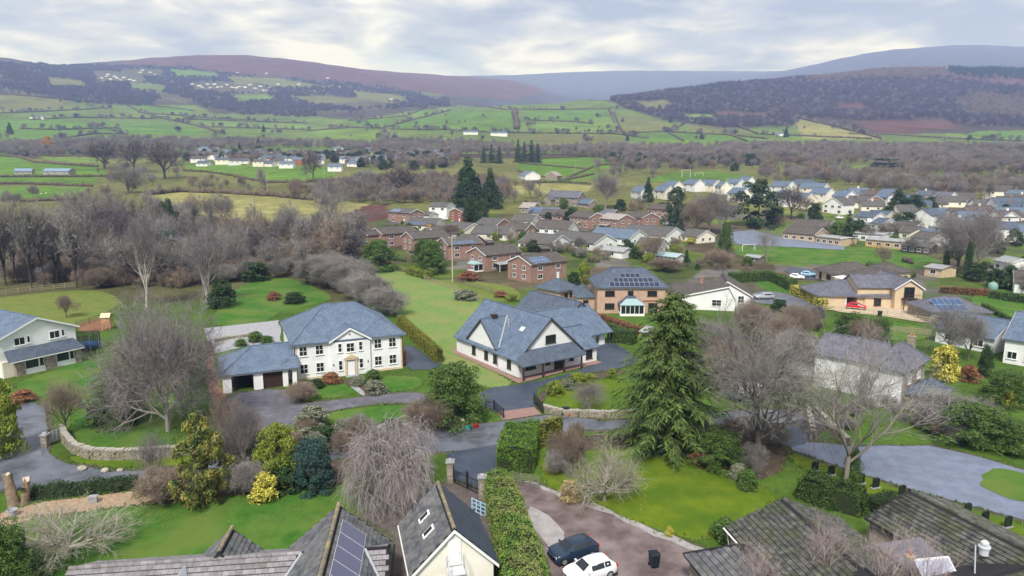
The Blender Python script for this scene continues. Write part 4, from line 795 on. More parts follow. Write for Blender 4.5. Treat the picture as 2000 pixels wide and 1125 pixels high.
# roof tiling built tile by tile on a plane
TILE_M = {}
def tiling(h, roof, p0, u, v, lu, lv, tw, tl, m, inside=None, limit=280, name='roof_tile', lift=0.035, th=0.06):
    u, v, p0 = Vector(u).normalized(), Vector(v).normalized(), Vector(p0); n = u.cross(v)
    if n.z < 0: n = -n
    key = (round(tw, 3), round(tl, 3), m.name)
    if key not in TILE_M:      # x along the course, y up the slope, z out of the roof; lower edge proud
        a, b = tw*0.485, tl*0.90  # tile stops short of its course; the dark gap draws the shadow line
        me = MB().add([(-a,0,.0),(-a*.3,0,.018),(a*.3,0,.004),(a,0,.014),(a,b,-th*.7),(a*.3,b,-th*.75),(-a*.3,b,-th*.62),(-a,b,-th*.75),(-a,0,-th),(a,0,-th)], [(0,1,6,7),(1,2,5,6),(2,3,4,5),(8,9,3,2,1,0),(8,0,7),(9,4,3)]).mesh('roof_tile', m, uv=False); TILE_M[key] = me
    me = TILE_M[key]; R = Matrix((u, v, n)).transposed(); todo = []; W = h.r.matrix_basis
    nu, nv = int(lu/tw), int(lv/tl)
    for j in range(nv):
        for i in range(nu):
            cu, cv = (i+0.5+(0.5 if j % 2 else 0))*tw, j*tl
            if inside and not inside(cu, cv+tl*.5): continue
            p = p0+u*cu+v*cv+n*(lift+th*.5); wp = W @ p; q = proj(*wp); vis = -20 < q[0] < 2020 and q[1] < 1150
            todo.append((0 if vis else 1, wp.y, p))
    todo.sort(key=lambda t: t[:2]); rest = MB(); rng = random.Random(len(todo))
    for k, (vis, _, p) in enumerate(todo):
        jit = Matrix.Rotation(rng.uniform(-.012, .012), 3, 'Z') @ Matrix.Rotation(rng.uniform(-.015, .015), 3, 'X')
        if k < limit and not vis:
            o = bpy.data.objects.new(name, me); o.parent = roof; COL.objects.link(o)
            o.matrix_basis = Matrix.Translation(p) @ (R @ jit).to_4x4()
        else: rest.add([p+(R @ jit) @ w.co for w in me.vertices], [tuple(f.vertices) for f in me.polygons])
    if rest.v:
        o = rest.obj('roof_tiling', m, roof, uv=False); o['kind'] = 'stuff'
    return len(todo)
# ---- manor house
o, a, Lm = frame(G(578, 744), G(787, 719))
H = Hs('manor_house', 'large white two-storey house with blue slate hipped roof, central gable and attached garage wing', o, a)
H.hip(0, 15.7, 0, 15.2, 5.3, 3.95, 6.0, 'x', WHITE, SLATE, 0.45)
H.part('plinth', BATH, MB().box(-0.04, 15.74, -0.06, 0.02, -0.5, 0.35))
w, r = H.gable(4.95, 10.7, -0.35, 4.2, 5.3, 1.75, 'y', WHITE, SLATE, 0.2, 0.25, barge=UPVC)
H.part('vent', CLAY, MB().lathe([(0.001, -0.02), (.16, -0.02), (.16, .02), (.001, .02)], 12)).matrix_basis = Matrix.Translation((7.8, -0.37, 6.2)) @ Matrix.Rotation(PI/2, 4, 'X')
for u in (1.2, 3.45, 11.9, 14.1):
    for z in (0.95, 3.55): H.win('f', u, z, 1.15, 1.45, 0, 2, 2)
H.win('f', 7.8, 3.55, 1.2, 1.4, -0.35, 2, 2)
for u in (6.3, 9.3):
    H.win('f', u, 3.65, 0.6, 1.35, -0.35, 1, 2); H.win('f', u, 0.95, 0.62, 1.5, -0.35, 1, 2)
H.door('f', 7.8, 1.05, 2.15, -0.38); q = H.part('door_surround', BATH, MB().box(6.95, 7.2, -0.62, -0.352, -0.1, 2.45).box(8.4, 8.65, -0.62, -0.352, -0.1, 2.45).box(6.85, 8.75, -0.7, -0.352, 2.452, 2.7))
H.part('pediment', BATH, MB().prism([(6.75, 2.702), (8.85, 2.702), (7.8, 3.28)], -0.75, -0.354, 'y'), q); H.part('step', PAVE, MB().box(6.9, 8.7, -1.3, -0.352, -0.1, 0.12))
for u in (5.3, 10.3): H.part('wall_lamp', GUT, MB().lathe([(.02, 0), (.08, .05), (.08, .22), (.02, .3)], 6, (u, -0.43, 1.75)))
for x in (0.02, 15.62): H.part('downpipe', GUT, MB().tube((x, -0.1, -0.1), (x, -0.1, 5.2), .05, None, 6))
for i, x in enumerate((0.0, 15.35)): H.part('quoin', BATH, MB().box(x+.0, x+.35, -0.02, -0.005, 0.36, 5.15))
# garage wing
w, r = H.hip(-9.6, -0.02, -2.0, 7.2, 2.55, 2.5, 4.6, 'x', None, SLATE, 0.4, ends=(1, 0))
H.box('wall', WHITE, -9.6, -0.02, 1.0, 7.2, -0.5, 2.5)
for x0, x1 in ((-9.6, -8.5), (-5.7, -4.5), (-1.9, -1.2), (-0.6, -0.04)): H.box('pier', WHITE, x0, x1, -2.0, -1.4, -0.5, 2.52)
H.box('wall', WHITE, -1.9, -1.75, -1.395, 0.995, -0.5, 2.5); H.box('wall', WHITE, -9.6, -9.45, -1.395, 0.995, -0.5, 2.5)
gd = H.box('garage_door', DOORW, -4.5, -1.9, -1.7, -1.62, 0.0, 2.3)
for k in range(6): H.box('door_panel', DOORW, -4.45, -1.95, -1.73, -1.702, 0.05+k*.375, 0.38+k*.375, gd)
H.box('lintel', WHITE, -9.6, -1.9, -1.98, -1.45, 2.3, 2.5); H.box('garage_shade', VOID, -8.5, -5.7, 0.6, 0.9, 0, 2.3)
H.box('side_shed', BRICKR, 15.72, 16.6, 1.5, 3.4, -0.2, 2.2)
# ---- dormer house
o = Vector((0.9, 95.2, 0)); a = math.radians(35.0)
H = Hs('dormer_house', 'white cross-gabled house with steep blue slate roofs and a timber-posted porch', o, a)
H.gable(0, 11.7, 0, 17.5, 2.85, 5.2, 'y', WHITE, SLATE, 0.45, 0.3, barge=DARKW)
H.gable(-0.06, 4.6, 5.6, 13.6, 3.3, 3.6, 'x', WHITE, SLATE, 0.35, 0.3, barge=DARKW)
H.part('valley_flashing', LEAD, MB().tube((0.1, 5.15, 3.35), (4.4, 9.2, 7.05), .13, None, 5))
H.part('porch_roof', SLATED, MB().slab([[(-0.9, -2.3, 2.35), (11.0, -2.3, 2.35), (10.2, -0.03, 3.95), (1.0, -0.03, 3.95)], [(-0.9, -2.3, 2.35), (1.0, -0.03, 3.95), (-0.5, -0.03, 2.6)]], 0.14))
for x in (-0.5, 3.0, 6.9, 10.3): post(H, x, -2.0, -0.1, 2.3, 0.2)
H.win('f', 5.9, 4.35, 1.9, 1.25, 0, 2, 1, WOODW); H.win('f', 2.2, 0.9, 1.9, 1.05, 0, 3, 1, WOODW); H.win('f', 5.4, 1.1, 0.9, 0.9, 0, 2, 1, WOODW)
H.door('f', 7.6, 1.9, 2.1, 0, DARKW); H.part('pane', GLASS, MB().box(6.8, 7.55, -0.12, -0.092, 0.9, 1.95).box(7.65, 8.4, -0.12, -0.092, 0.9, 1.95)); H.win('f', 10.0, 1.0, 0.8, 1.0, 0, 1, 1, WOODW)
for t in (2.3, 5.9, 8.4, 12.0): H.win('l', t, 0.85, 1.0, 1.35, 0 if t < 5.5 else -0.06, 2, 1, WOODW)
H.part('downpipe', LEAD, MB().tube((-0.15, 5.2, 0), (-0.15, 5.2, 2.7), .05, None, 6))
H.part('rooflight', ALU, MB().add([(3.1, 3.2, 5.82), (3.1, 4.2, 5.82), (3.7, 4.2, 6.36), (3.7, 3.2, 6.36), (3.05, 3.2, 5.9), (3.05, 4.2, 5.9), (3.65, 4.2, 6.44), (3.65, 3.2, 6.44)], [(0,1,2,3),(7,6,5,4),(0,4,5,1),(1,5,6,2),(2,6,7,3),(3,7,4,0)]))
H.chimney(2.2, 9.6, 5.0, 7.35, 0.9, 0.7, DARKW, 0); H.part('flue', LEAD, MB().tube((3.2, 7.0, 5.5), (3.2, 7.0, 7.2), .11, None, 8))
H.gable(10.0, 15.2, 0.05, 8.0, 2.5, 2.5, 'x', WHITE, SLATE, 0.4, 0.25, barge=DARKW); H.win('f', 13.6, 0.7, 1.3, 1.4, 0.05, 2, 1, WOODW)
H.gable(8.0, 24.2, 6.5, 19.0, 2.4, 3.5, 'x', None, SLATE, 0.4, 0.25, barge=DARKW); H.box('wall', WHITE, 11.8, 21.5, 7.2, 18.9, -0.4, 2.4); H.box('wall', WHITE, 21.5, 24.1, 12.0, 18.9, -0.4, 2.4); H.box('pier', WHITE, 22.0, 23.2, 6.9, 7.3, -0.3, 2.3)
H.part('wall', WHITE, MB().prism([(6.6, 2.4), (18.9, 2.4), (12.75, 5.85)], 24.0, 24.15, 'x')); post(H, 24.0, 6.9, -0.2, 2.4, 0.25); post(H, 19.2, 6.9, -0.2, 2.4, 0.25)
H.gable(17.5, 27.5, 12.5, 27.0, 2.6, 3.9, 'y', WHITE, SLATED, 0.4, 0.25, barge=DARKW)
# ---- peach brick house with solar panels
o, a, Lb = frame(G(1166, 612), G(1303, 612))
H = Hs('brick_house', 'peach brick house with slate hipped roof, stepped solar panels and a small conservatory', o, a)
H.hip(0, 14.6, 0, 12.4, 5.4, 3.3, 4.4, 'x', BRICKP, SLATED, 0.45)
k = 3.3/6.65; v = Vector((0, 1, k)).normalized(); e0 = Vector((0, -0.45, 5.56))
H.panels(e0+Vector((2.6, 0, 0))+v*0.35, (1, 0, 0), v, 10, 1, 1.0, 1.5); H.panels(e0+Vector((3.6, 0, 0))+v*1.9, (1, 0, 0), v, 8, 1, 1.0, 1.5); H.panels(e0+Vector((5.2, 0, 0))+v*3.45, (1, 0, 0), v, 4, 1, 1.0, 1.5)
for u in (2.6, 6.9, 11.4): H.win('f', u, 3.7, 2.0 if u != 6.9 else 1.2, 1.15, 0, 3 if u != 6.9 else 2, 1, WOODW)
H.win('f', 2.6, 1.0, 2.0, 1.2, 0, 3, 1, WOODW); H.win('f', 11.6, 0.15, 1.9, 2.1, 0, 2, 1, WOODW); H.part('band', BRICKR, MB().box(9.6, 14.2, -0.12, 0.02, 2.65, 2.85))
H.hip(-4.0, -0.02, 4.5, 11.0, 2.5, 1.9, 2.2, 'y', BRICKP, SLATED, 0.35, ends=(1, 0)); H.win('f', -1.9, 0.9, 1.2, 1.1, 4.5, 2, 1, WOODW)
c = H.part('conservatory', UPVC, MB().box(4.4, 9.4, -2.8, -0.1, -0.3, 0.55).box(4.4, 4.6, -2.8, -2.6, .551, 2.2).box(9.2, 9.4, -2.8, -2.6, .551, 2.2).box(4.4, 9.4, -2.82, -2.62, 2.201, 2.35).box(4.4, 4.6, -2.6, -0.1, 2.2, 2.35).box(9.2, 9.4, -2.6, -0.1, 2.2, 2.35))
for i in range(5): H.part('pane', GLASS, MB().box(4.65+i*.92, 5.45+i*.92, -2.76, -2.7, .56, 2.19), c); H.part('mullion', UPVC, MB().box(5.46+i*.92, 5.56+i*.92, -2.8, -2.66, .552, 2.2), c) if i < 4 else None
for q in ([(4.2, -3.0, 2.37), (9.6, -3.0, 2.37), (8.0, -1.2, 3.4), (5.8, -1.2, 3.4)], [(4.2, -3.0, 2.37), (5.8, -1.2, 3.4), (5.8, -0.02, 3.4), (4.2, -0.02, 2.37)], [(9.6, -3.0, 2.37), (9.6, -0.02, 2.37), (8.0, -0.02, 3.4), (8.0, -1.2, 3.4)], [(5.8, -1.2, 3.4), (8.0, -1.2, 3.4), (8.0, -0.02, 3.8), (5.8, -0.02, 3.8)]): H.part('roof_pane', GLASSC if q[0][1] < -2 and q[1][1] < -2 else SLATED, MB().slab([q], .04), c)
o = PZ(1095, 569, 2.5); o.z = 0
H = Hs('detached_garage', 'brick garage with pyramid slate roof beside the peach brick house', o, math.radians(43), 'garage')
H.hip(0, 6.4, 0, 7.6, 2.4, 2.1, 3.4, 'y', BRICKP, SLATED, 0.5); H.win('f', 1.8, 0.9, 1.1, 1.0, 0, 2, 1, WOODW); H.win('f', 3.4, 0.9, 0.7, 1.0, 0, 1, 1, WOODW); H.door('f', 5.0, 0.95, 2.05, 0, DARKW)
# ---- white gabled house at the left
o, a, Lh = frame(G(0, 740), G(147, 706))
H = Hs('gabled_house', 'white gable-fronted house with slate lean-to and stone piers beside the trampoline', o, a)
H.gable(0.3, 10.9, 0, 14, 5.7, 2.25, 'y', WHITE, SLATE, 0.5, 0.4, barge=UPVC)
for u in (3.3, 8.1): H.win('f', u-.25, 4.35, 1.5, 1.2, 0, 2, 1); H.win('f', u+.95, 4.45, 0.5, 1.1, 0, 1, 1)
H.part('porch_roof', SLATED, MB().slab([[(0.6, -1.7, 2.55), (11.2, -1.7, 2.55), (10.4, -0.02, 3.9), (0.9, -0.02, 3.9)]], 0.14)); H.part('fascia', UPVC, MB().box(0.7, 11.1, -1.72, -1.64, 2.3, 2.45))
for x0, x1 in ((1.7, 2.9), (5.6, 7.2), (9.9, 10.8)): H.box('pier', STONE, x0, x1, -1.2, -0.02, -0.4, 2.5)
for x0, x1 in ((2.9, 5.6), (7.2, 9.9)): H.box('wall', WHITE, x0, x1, -1.1, -0.9, -0.4, 0.75); H.win('f', x0+1.0, 0.8, 1.9, 1.6, -0.95, 1, 1); H.win('f', x1-.4, 0.8, 0.7, 1.6, -0.95, 1, 1)
H.box('wall', CREAM, 0.3, 1.7, -0.5, -0.02, -0.4, 2.4)
# ---- foreground: tiled bungalow, lower left
TG = mat('tile_grey', (0.06, 0.064, 0.075), (0.12, 0.122, 0.13), 1.4, 0.85, c3=(0.17, 0.165, 0.15), s3=0.9, a3=0.5, rnd=.2, island=.22); TP = mat('tile_pinkgrey', (0.185, 0.172, 0.185), (0.275, 0.255, 0.268), 1.3, 0.9, c3=(0.16, 0.145, 0.14), s3=0.8, a3=0.6, rnd=.18, island=.2)
TM = mat('tile_mossy', (0.030, 0.036, 0.036), (0.125, 0.118, 0.108), 1.9, 0.9, c3=(0.052, 0.062, 0.026), s3=0.7, a3=0.7, rnd=.3, island=.35); TILE_SHADE = mat('tile_gap_shade', (0.022, 0.022, 0.024), rough=.95); LICH = mat('ridge_lichen', (0.15, 0.14, 0.125), (0.34, 0.26, 0.12), 2.0, 0.9, c3=(0.12, 0.11, 0.10), s3=1.5)  # near-black roof base seen between tiles: painted shadow under each course
H = Hs('tiled_bungalow', 'cream bungalow with lichen-ridged grey tiled roofs and a long solar panel array', (-14.55, 30.2, 0), math.radians(7))
w, r = H.gable(0.4, 7.2, 0, 16, 2.6, 2.85, 'y', IVORY, TILE_SHADE, 0.4, 0.15)
sl = Vector((3.8, 0, 2.85*3.8/3.4)); lv = sl.length; vl = sl.normalized(); vr = Vector((-vl.x, 0, vl.z)); zE = 2.6-0.4*2.85/3.4+.17
tiling(H, r, (0.0, 4, zE), (0, 1, 0), vl, 12.1, lv, 0.33, 0.36, TG, None, 150); tiling(H, r, (7.6, 4, zE), (0, 1, 0), vr, 12.1, lv, 0.33, 0.36, TG, None, 150)
for k in range(26): H.part('ridge_tile', LICH, MB().tube((3.8, 5.6+k*.41, 5.70), (3.8, 5.99+k*.41, 5.68), .15, .165, 8), r)
H.panels((7.6-vl.x*2.35, 4.4, zE+vl.z*2.35), (0, 1, 0), vr, 6, 1, 1.66, 2.05, 0.02, mat('solar_pale', (0.10, 0.095, 0.16), rough=0.16, spec=0.6))
w, r2 = H.gable(-13.2, 7.3, 9.7, 16.0, 2.2, 1.5, 'x', IVORY, TILE_SHADE, 0.35, 0.2)
tiling(H, r2, (-13.4, 9.35, 2.2), (1, 0, 0), (0, 3.5, 1.667), 14.9, 3.86, 0.42, 0.42, TP, None, 200); tiling(H, r2, (-13.4, 16.35, 2.2), (1, 0, 0), (0, -3.5, 1.667), 20.9, 3.86, 0.42, 0.42, TP, None, 20); tiling(H, r2, (5.7, 9.35, 2.2), (1, 0, 0), (0, 3.5, 1.667), 1.75, 3.86, 0.42, 0.42, TP, None, 40)
for k in range(30): H.part('ridge_tile', TP, MB().tube((-13.35+k*.5, 12.85, 3.90), (-12.87+k*.5, 12.85, 3.88), .14, .155, 8), r2)
for sx in (-1, 1): H.part('valley_flashing', LEAD, MB().tube((3.8+sx*3.75, 9.5, 2.5), (3.8+sx*2.15, 12.7, 3.95), .11, None, 6), r2)
w, r3 = H.gable(-5.6, -2.0, 12.9, 15.9, 2.6, 1.55, 'y', IVORY, TILE_SHADE, 0.3, 0.15)
v3 = Vector((2.1, 0, 1.55*2.1/1.8)); tiling(H, r3, (-5.9, 12.9, 2.51), (0, 1, 0), v3, 3.3, v3.length, 0.33, 0.36, TG, None, 60); tiling(H, r3, (-1.7, 12.9, 2.51), (0, 1, 0), (-v3.x, 0, v3.z), 3.3, v3.length, 0.33, 0.36, TG, None, 60)
for k in range(8): H.part('ridge_tile', LICH, MB().tube((-3.8, 12.9+k*.41, 4.42), (-3.8, 13.29+k*.41, 4.40), .13, .145, 8), r3)
H.part('dormer_gable', LEAD, MB().slab([[(-6.9, 10.0, 2.7), (-5.9, 10.0, 3.75), (-5.9, 12.6, 3.85)], [(-5.9, 10.0, 3.75), (-4.9, 10.0, 2.7), (-5.9, 12.6, 3.85)]], .06))
H.part('gutter', GUT, MB().tube((7.75, 4, 2.2), (7.75, 16.1, 2.2), .07, None, 6)); H.part('gutter', UPVC, MB().tube((-0.15, 12, 2.2), (-0.15, 16.1, 2.2), .07, None, 6))
# ---- foreground: garage with gable towards the yard
H = Hs('gable_garage', 'cream gabled garage with grey tiled roof, two rooflights and metal stairs to a loft door', (-6.97, 42.8, 0), math.radians(15), 'garage')
w, r = H.gable(0.25, 5.85, 0, 6.9, 2.6, 2.75, 'y', IVORY, TILE_SHADE, 0.35, 0.25, barge=UPVC)
sl = Vector((3.15, 0, 2.75*3.15/2.8)); lv = sl.length; vl = sl.normalized(); zE = 2.6-.35*2.75/2.8+.17
tiling(H, r, (-0.1, -0.2, zE), (0, 1, 0), vl, 7.3, lv, 0.33, 0.38, TG, None, 280); tiling(H, r, (6.2, -0.2, zE), (0, 1, 0), (-vl.x, 0, vl.z), 7.3, lv, 0.33, 0.38, SLATED, None, 15)
for k in range(17): H.part('ridge_tile', LICH, MB().tube((3.05, -.22+k*.43, 5.60), (3.05, .19+k*.43, 5.58), .13, .145, 8), r)
for t in (2.0, 4.2):
    p = Vector((-0.1, t, zE))+vl*1.9; n = Vector((-vl.z, 0, vl.x)); q = [p, p+Vector((0, .6, 0)), p+Vector((0, .6, 0))+vl*1.1, p+vl*1.1]
    rl = H.part('rooflight', UPVC, MB().add([x+n*.03 for x in q]+[x+n*.14 for x in q], [(0,1,2,3),(7,6,5,4),(0,4,5,1),(1,5,6,2),(2,6,7,3),(3,7,4,0)]), r)
    c = (q[0]+q[2])/2; H.part('pane', GLASS, MB().add([c+(x-c)*.72+n*.146 for x in q]+[c+(x-c)*.72+n*.16 for x in q], [(0,1,2,3),(7,6,5,4),(0,4,5,1),(1,5,6,2),(2,6,7,3),(3,7,4,0)]), rl)
H.door('f', 3.05, 0.95, 1.95, 0, UPVC, 2.75); H.win('f', 1.9, 0.9, 0.9, 1.1, 0, 3, 3)
st = H.part('stair', ALU, MB().box(2.45, 3.65, -1.15, -0.1, 2.6, 2.68))
for k in range(10): H.part('tread', ALU, MB().box(2.5, 3.6, -1.45-k*.26, -1.2-k*.26, 2.4-k*.24, 2.44-k*.24), st)
for x in (2.46, 3.64):
    H.part('stringer', ALU, MB().tube((x, -1.15, 2.5), (x, -3.9, 0.1), .05, None, 6), st); H.part('handrail', ALU, MB().tube((x, -0.1, 3.65), (x, -1.15, 3.65), .03, None, 6).tube((x, -1.15, 3.65), (x, -3.9, 1.15), .03, None, 6).tube((x, -1.15, 2.6), (x, -1.15, 3.65), .03, None, 6).tube((x, -2.5, 1.3), (x, -2.5, 2.45), .03, None, 6).tube((x, -0.2, 2.6), (x, -0.2, 3.65), .03, None, 6), st)
for x in (-0.15, 6.25): H.part('gutter', UPVC if x < 0 else GUT, MB().tube((x, -0.2, zE-.12), (x, 7.1, zE-.12), .07, None, 6))
H.part('vent', UPVC, MB().box(2.7, 3.4, -0.05, 0.0, 4.78, 5.0))
# ---- foreground: mossy bungalows, lower right
H = Hs('mossy_bungalow', 'stone bungalow with dark moss-speckled tiled gable roof beside the mossy lawn', (18.6, 37.6, 0), math.radians(9))
w, r = H.gable(0.3, 9.0, 0, 11.6, 2.5, 1.8, 'y', STONE, TILE_SHADE, 0.45, 0.2)
sl = Vector((4.8, 0, 1.8*4.8/4.35)); lv = sl.length; vl = sl.normalized(); zE = 2.5-.45*1.8/4.35+.17
tiling(H, r, (-0.15, 2.0, zE), (0, 1, 0), vl, 9.8, lv, 0.36, 0.40, TM, None, 290); tiling(H, r, (9.45, 2.0, zE), (0, 1, 0), (-vl.x, 0, vl.z), 9.8, lv, 0.36, 0.40, TM, None, 10)
H.part('gutter', UPVC, MB().tube((-0.25, 0, zE-.15), (-0.25, 11.8, zE-.15), .07, None, 6).tube((-.2, 11.3, zE-.2), (.25, 11.3, 0), .05, None, 6)); [H.part('ridge_tile', TM, MB().tube((4.65, 2+k*.46, 4.48), (4.65, 2.44+k*.46, 4.46), .14, .155, 8), r) for k in range(21)]
H = Hs('tiled_hall', 'long low building with weathered mossy tiled roof, metal vent cowl and rooflight panel', (33.0, 37.0, 0), math.radians(19))
w, r = H.gable(0.3, 8.3, -6, 14.2, 2.5, 1.5, 'y', STONE, TILE_SHADE, 0.45, 0.2)
sl = Vector((4.45, 0, 1.5*4.45/4.0)); lv = sl.length; vl = sl.normalized(); zE = 2.5-.45*1.5/4+.17
tiling(H, r, (-0.15, -5.0, zE), (0, 1, 0), vl, 19.4, lv, 0.36, 0.40, TM, None, 285); tiling(H, r, (8.75, -5.0, zE), (0, 1, 0), (-vl.x, 0, vl.z), 19.4, lv, 0.36, 0.40, TM, None, 10)
[H.part('ridge_tile', TM, MB().tube((4.3, -2+k*.46, 4.18), (4.3, -1.56+k*.46, 4.16), .14, .155, 8), r) for k in range(35)]
w, r2 = H.gable(-4.0, 4.2, 0.0, 8.0, 2.3, 1.35, 'x', STONE, TILE_SHADE, 0.4, 0.2)
tiling(H, r2, (-4.2, -0.4, 2.34), (1, 0, 0), (0, 4.4, 1.485), 8.3, 4.6, 0.36, 0.40, TM, None, 285)
MI = H.r.matrix_basis.inverted(); q = [MI @ PZ(x, y, z) for x, y, z in ((1786, 1100, 3.35), (1852, 1094, 3.35), (1880, 1150, 2.5), (1815, 1160, 2.5))]; up = Vector((0, 0, .22))
rl = H.part('rooflight_frame', UPVC, MB().tube(q[0]+up, q[1]+up, .09, None, 6).tube(q[1]+up, q[2]+up, .05, None, 6).tube(q[3]+up, q[0]+up, .05, None, 6)); H.part('rooflight_pane', mat('corrugated_clear', (0.34, 0.36, 0.48), (0.42, 0.44, 0.56), 3.0, 0.3, spec=0.5), MB().slab([[q[3]+up, q[2]+up, q[1]+up, q[0]+up]], .05), rl)
cw = MI @ PZ(1922, 1075, 3.9); H.part('vent_cowl', ALU, MB().lathe([(.3, -.3), (.3, .2), (.38, .21), (.38, .34), (.2, .36), (.27, .46), (.26, .62), (.12, .74), (.01, .78)], 14, tuple(cw)))
dp = [MI @ PZ(x, y, z) for x, y, z in ((1905, 1068, 3.95), (1903, 1140, 3.2))]; H.part('downpipe', LEAD, MB().tube(dp[0]+up*.5, dp[1]+up*.5, .05, None, 6))
H = Hs('link_building', 'low flat purple-grey roofed block between the two mossy tiled buildings', (28.3, 39.5, 0), math.radians(14), 'building'); H.box('wall', STONE, 0, 4.3, 0, 6.5, -.3, 2.3); H.part('roof', SLATEP, MB().slab([[(-.2, -.2, 2.5), (4.5, -.2, 2.5), (4.5, 6.7, 2.9), (-.2, 6.7, 2.9)]], .15)); H.chimney(1.0, 4.6, 2.4, 2.95, .45, .45, BRICKP, 1)
H = Hs('porch_building', 'small hip-roofed tiled porch block in front of the mossy bungalow', (13.6, 40.6, 0), math.radians(12), 'building')
w, r = H.hip(0.2, 4.8, -4, 4.6, 2.3, 1.9, 2.6, 'y', STONE, TILE_SHADE, 0.35, ends=(0, 1)); tiling(H, r, (-0.15, -1.0, 2.45), (0, 1, 0), (2.65, 0, 1.9), 6.0, 3.2, 0.36, 0.4, TG, lambda u, v: u+v*.8 < 5.9, 120)
w, r = H.gable(-5.2, 0.0, -5, 1.6, 2.2, 1.3, 'x', STONE, SLATED, 0.3, 0.25)
# ---------------------------------------------------------------- mid-distance houses
def mid(A, B, W, eave, rise, axis, wall, roof, label, name='house', nw=3, st=2, side=None, solar=None, hip=False, chim=None, fm=None, group=None, barge=UPVC, cat='house', minw=None, extra=None, pm=None):
    o, a, Ln = frame(G(*A), G(*B)); Ln = max(Ln, minw or 0)
    h = Hs(name, label, o, a, cat, group)
    if hip: w, r = h.hip(0, Ln, 0, W, eave, rise, min(Ln, W)*.48, axis, wall, roof, 0.4)
    else: w, r = h.gable(0, Ln, 0, W, eave, rise, axis, wall, roof, 0.4, 0.3, barge=barge)
    big = eave > 4
    for i in range(nw):
        u = Ln*(i+.5)/nw
        h.win('f', u, (eave-1.75) if big else 0.85, min(1.6, Ln/nw*.6), 1.2, 0, 2, 1, fm)
        if big: h.win('f', u, 0.85, min(1.7, Ln/nw*.6), 1.3, 0, 2, 1, fm) if i != nw//2 else h.door('f', u, .95, 2.05)
    for sd in (side or ''):
        for q in (0.3, 0.7) if W > 6 else (0.5,):
            h.win(sd, W*q, (eave-1.75) if big else .85, 1.3, 1.2, 0 if sd == 'l' else Ln, 2, 1, fm)
            if big: h.win(sd, W*q, 0.85, 1.3, 1.25, 0 if sd == 'l' else Ln, 2, 1, fm)
    if solar and axis == 'x':
        k = rise/(W/2+(.4 if hip else 0)); v = Vector((0, 1, k)).normalized(); h.panels(Vector((solar[0], -.4+.35, eave+.19-(0 if hip else k*.4)+.35*k)), (1, 0, 0), v, solar[1], solar[2], 1.0, 1.6, .03, pm or PANELB)
    if chim: h.chimney(Ln*chim, W*.5, eave+rise*.6, eave+rise+1.0, .7, .7, wall if wall is not WHITE else BRICK, 2)
    if extra: extra(h, Ln, W)
    return h
def conserv(h, x0, x1, y0, y1, z=2.2):
    c = h.part('conservatory', UPVC, MB().box(x0, x1, y0, y1, -.2, .5).box(x0, x0+.12, y0, y0+.12, .501, z).box(x1-.12, x1, y0, y0+.12, .501, z).box(x0, x1, y0, y0+.1, z+.001, z+.15).box((x0+x1)/2-.06, (x0+x1)/2+.06, y0, y0+.12, .501, z).box(x0, x0+.1, y0+.1, y1, z, z+.14).box(x1-.1, x1, y0+.1, y1, z, z+.14))
    for q in (0, 1): h.part('pane', GLASS, MB().box(x0+.13+q*((x1-x0)/2-.06), (x0+x1)/2-.07+q*((x1-x0)/2-.06), y0+.04, y0+.08, .51, z-.01), c)
    h.part('roof_pane', GLASSC, MB().slab([[(x0-.1, y0-.1, z+.2), (x1+.1, y0-.1, z+.2), ((x0+x1)/2+.3, (y0+y1)/2, z+1), ((x0+x1)/2-.3, (y0+y1)/2, z+1)], [(x0-.1, y0-.1, z+.2), ((x0+x1)/2-.3, (y0+y1)/2, z+1), ((x0+x1)/2-.3, y1, z+1), (x0-.1, y1, z+.2)], [(x1+.1, y0-.1, z+.2), (x1+.1, y1, z+.2), ((x0+x1)/2+.3, y1, z+1), ((x0+x1)/2+.3, (y0+y1)/2, z+1)]], .05), c)
def lean(h, x0, x1, y0, y1, z0, z1, m, posts=True):
    p = h.part('porch_roof', m, MB().slab([[(x0, y0, z0), (x1, y0, z0), (x1, y1, z1), (x0, y1, z1)]], .14))
    if posts: h.part('post', UPVC, MB().box(x0+.05, x0+.17, y0+.05, y0+.17, -.2, z0-.15)); h.part('post', UPVC, MB().box(x1-.17, x1-.05, y0+.05, y0+.17, -.2, z0-.15))
EB = 'brown brick estate houses'
mid((1037,553), (1106,543), 9.5, 4.9, 1.9, 'x', BRICK, TILEB, 'brown brick estate house with pale solar array, next to the pyramid-roofed garage', 'brick_house', 2, 2, 'l', (1.2, 6, 2), pm=PANELB)
mid((949,531), (1018,522), 9.5, 4.9, 1.9, 'x', BRICK, TILEB, 'brown brick estate house with white conservatory on its gable end', 'brick_house', 2, 2, 'l', extra=lambda h, l, w: (conserv(h, -3.4, -.05, 1.2, 4.6), lean(h, l*.2, l*.75, -3.2, -.05, 2.3, 2.6, FLAT)))
mid((876,508), (942,502), 9.5, 4.9, 1.9, 'x', BRICK, TILEG, 'brown brick estate house with a long strip of blue solar panels behind the utility pole', 'brick_house', 2, 2, 'l', (1.5, 8, 1))
mid((808,494), (876,487), 9.5, 4.9, 1.9, 'x', BRICK, TILEB, 'brown brick estate house with plain grey-brown roof beside the laurels', 'brick_house', 2, 2, 'l')
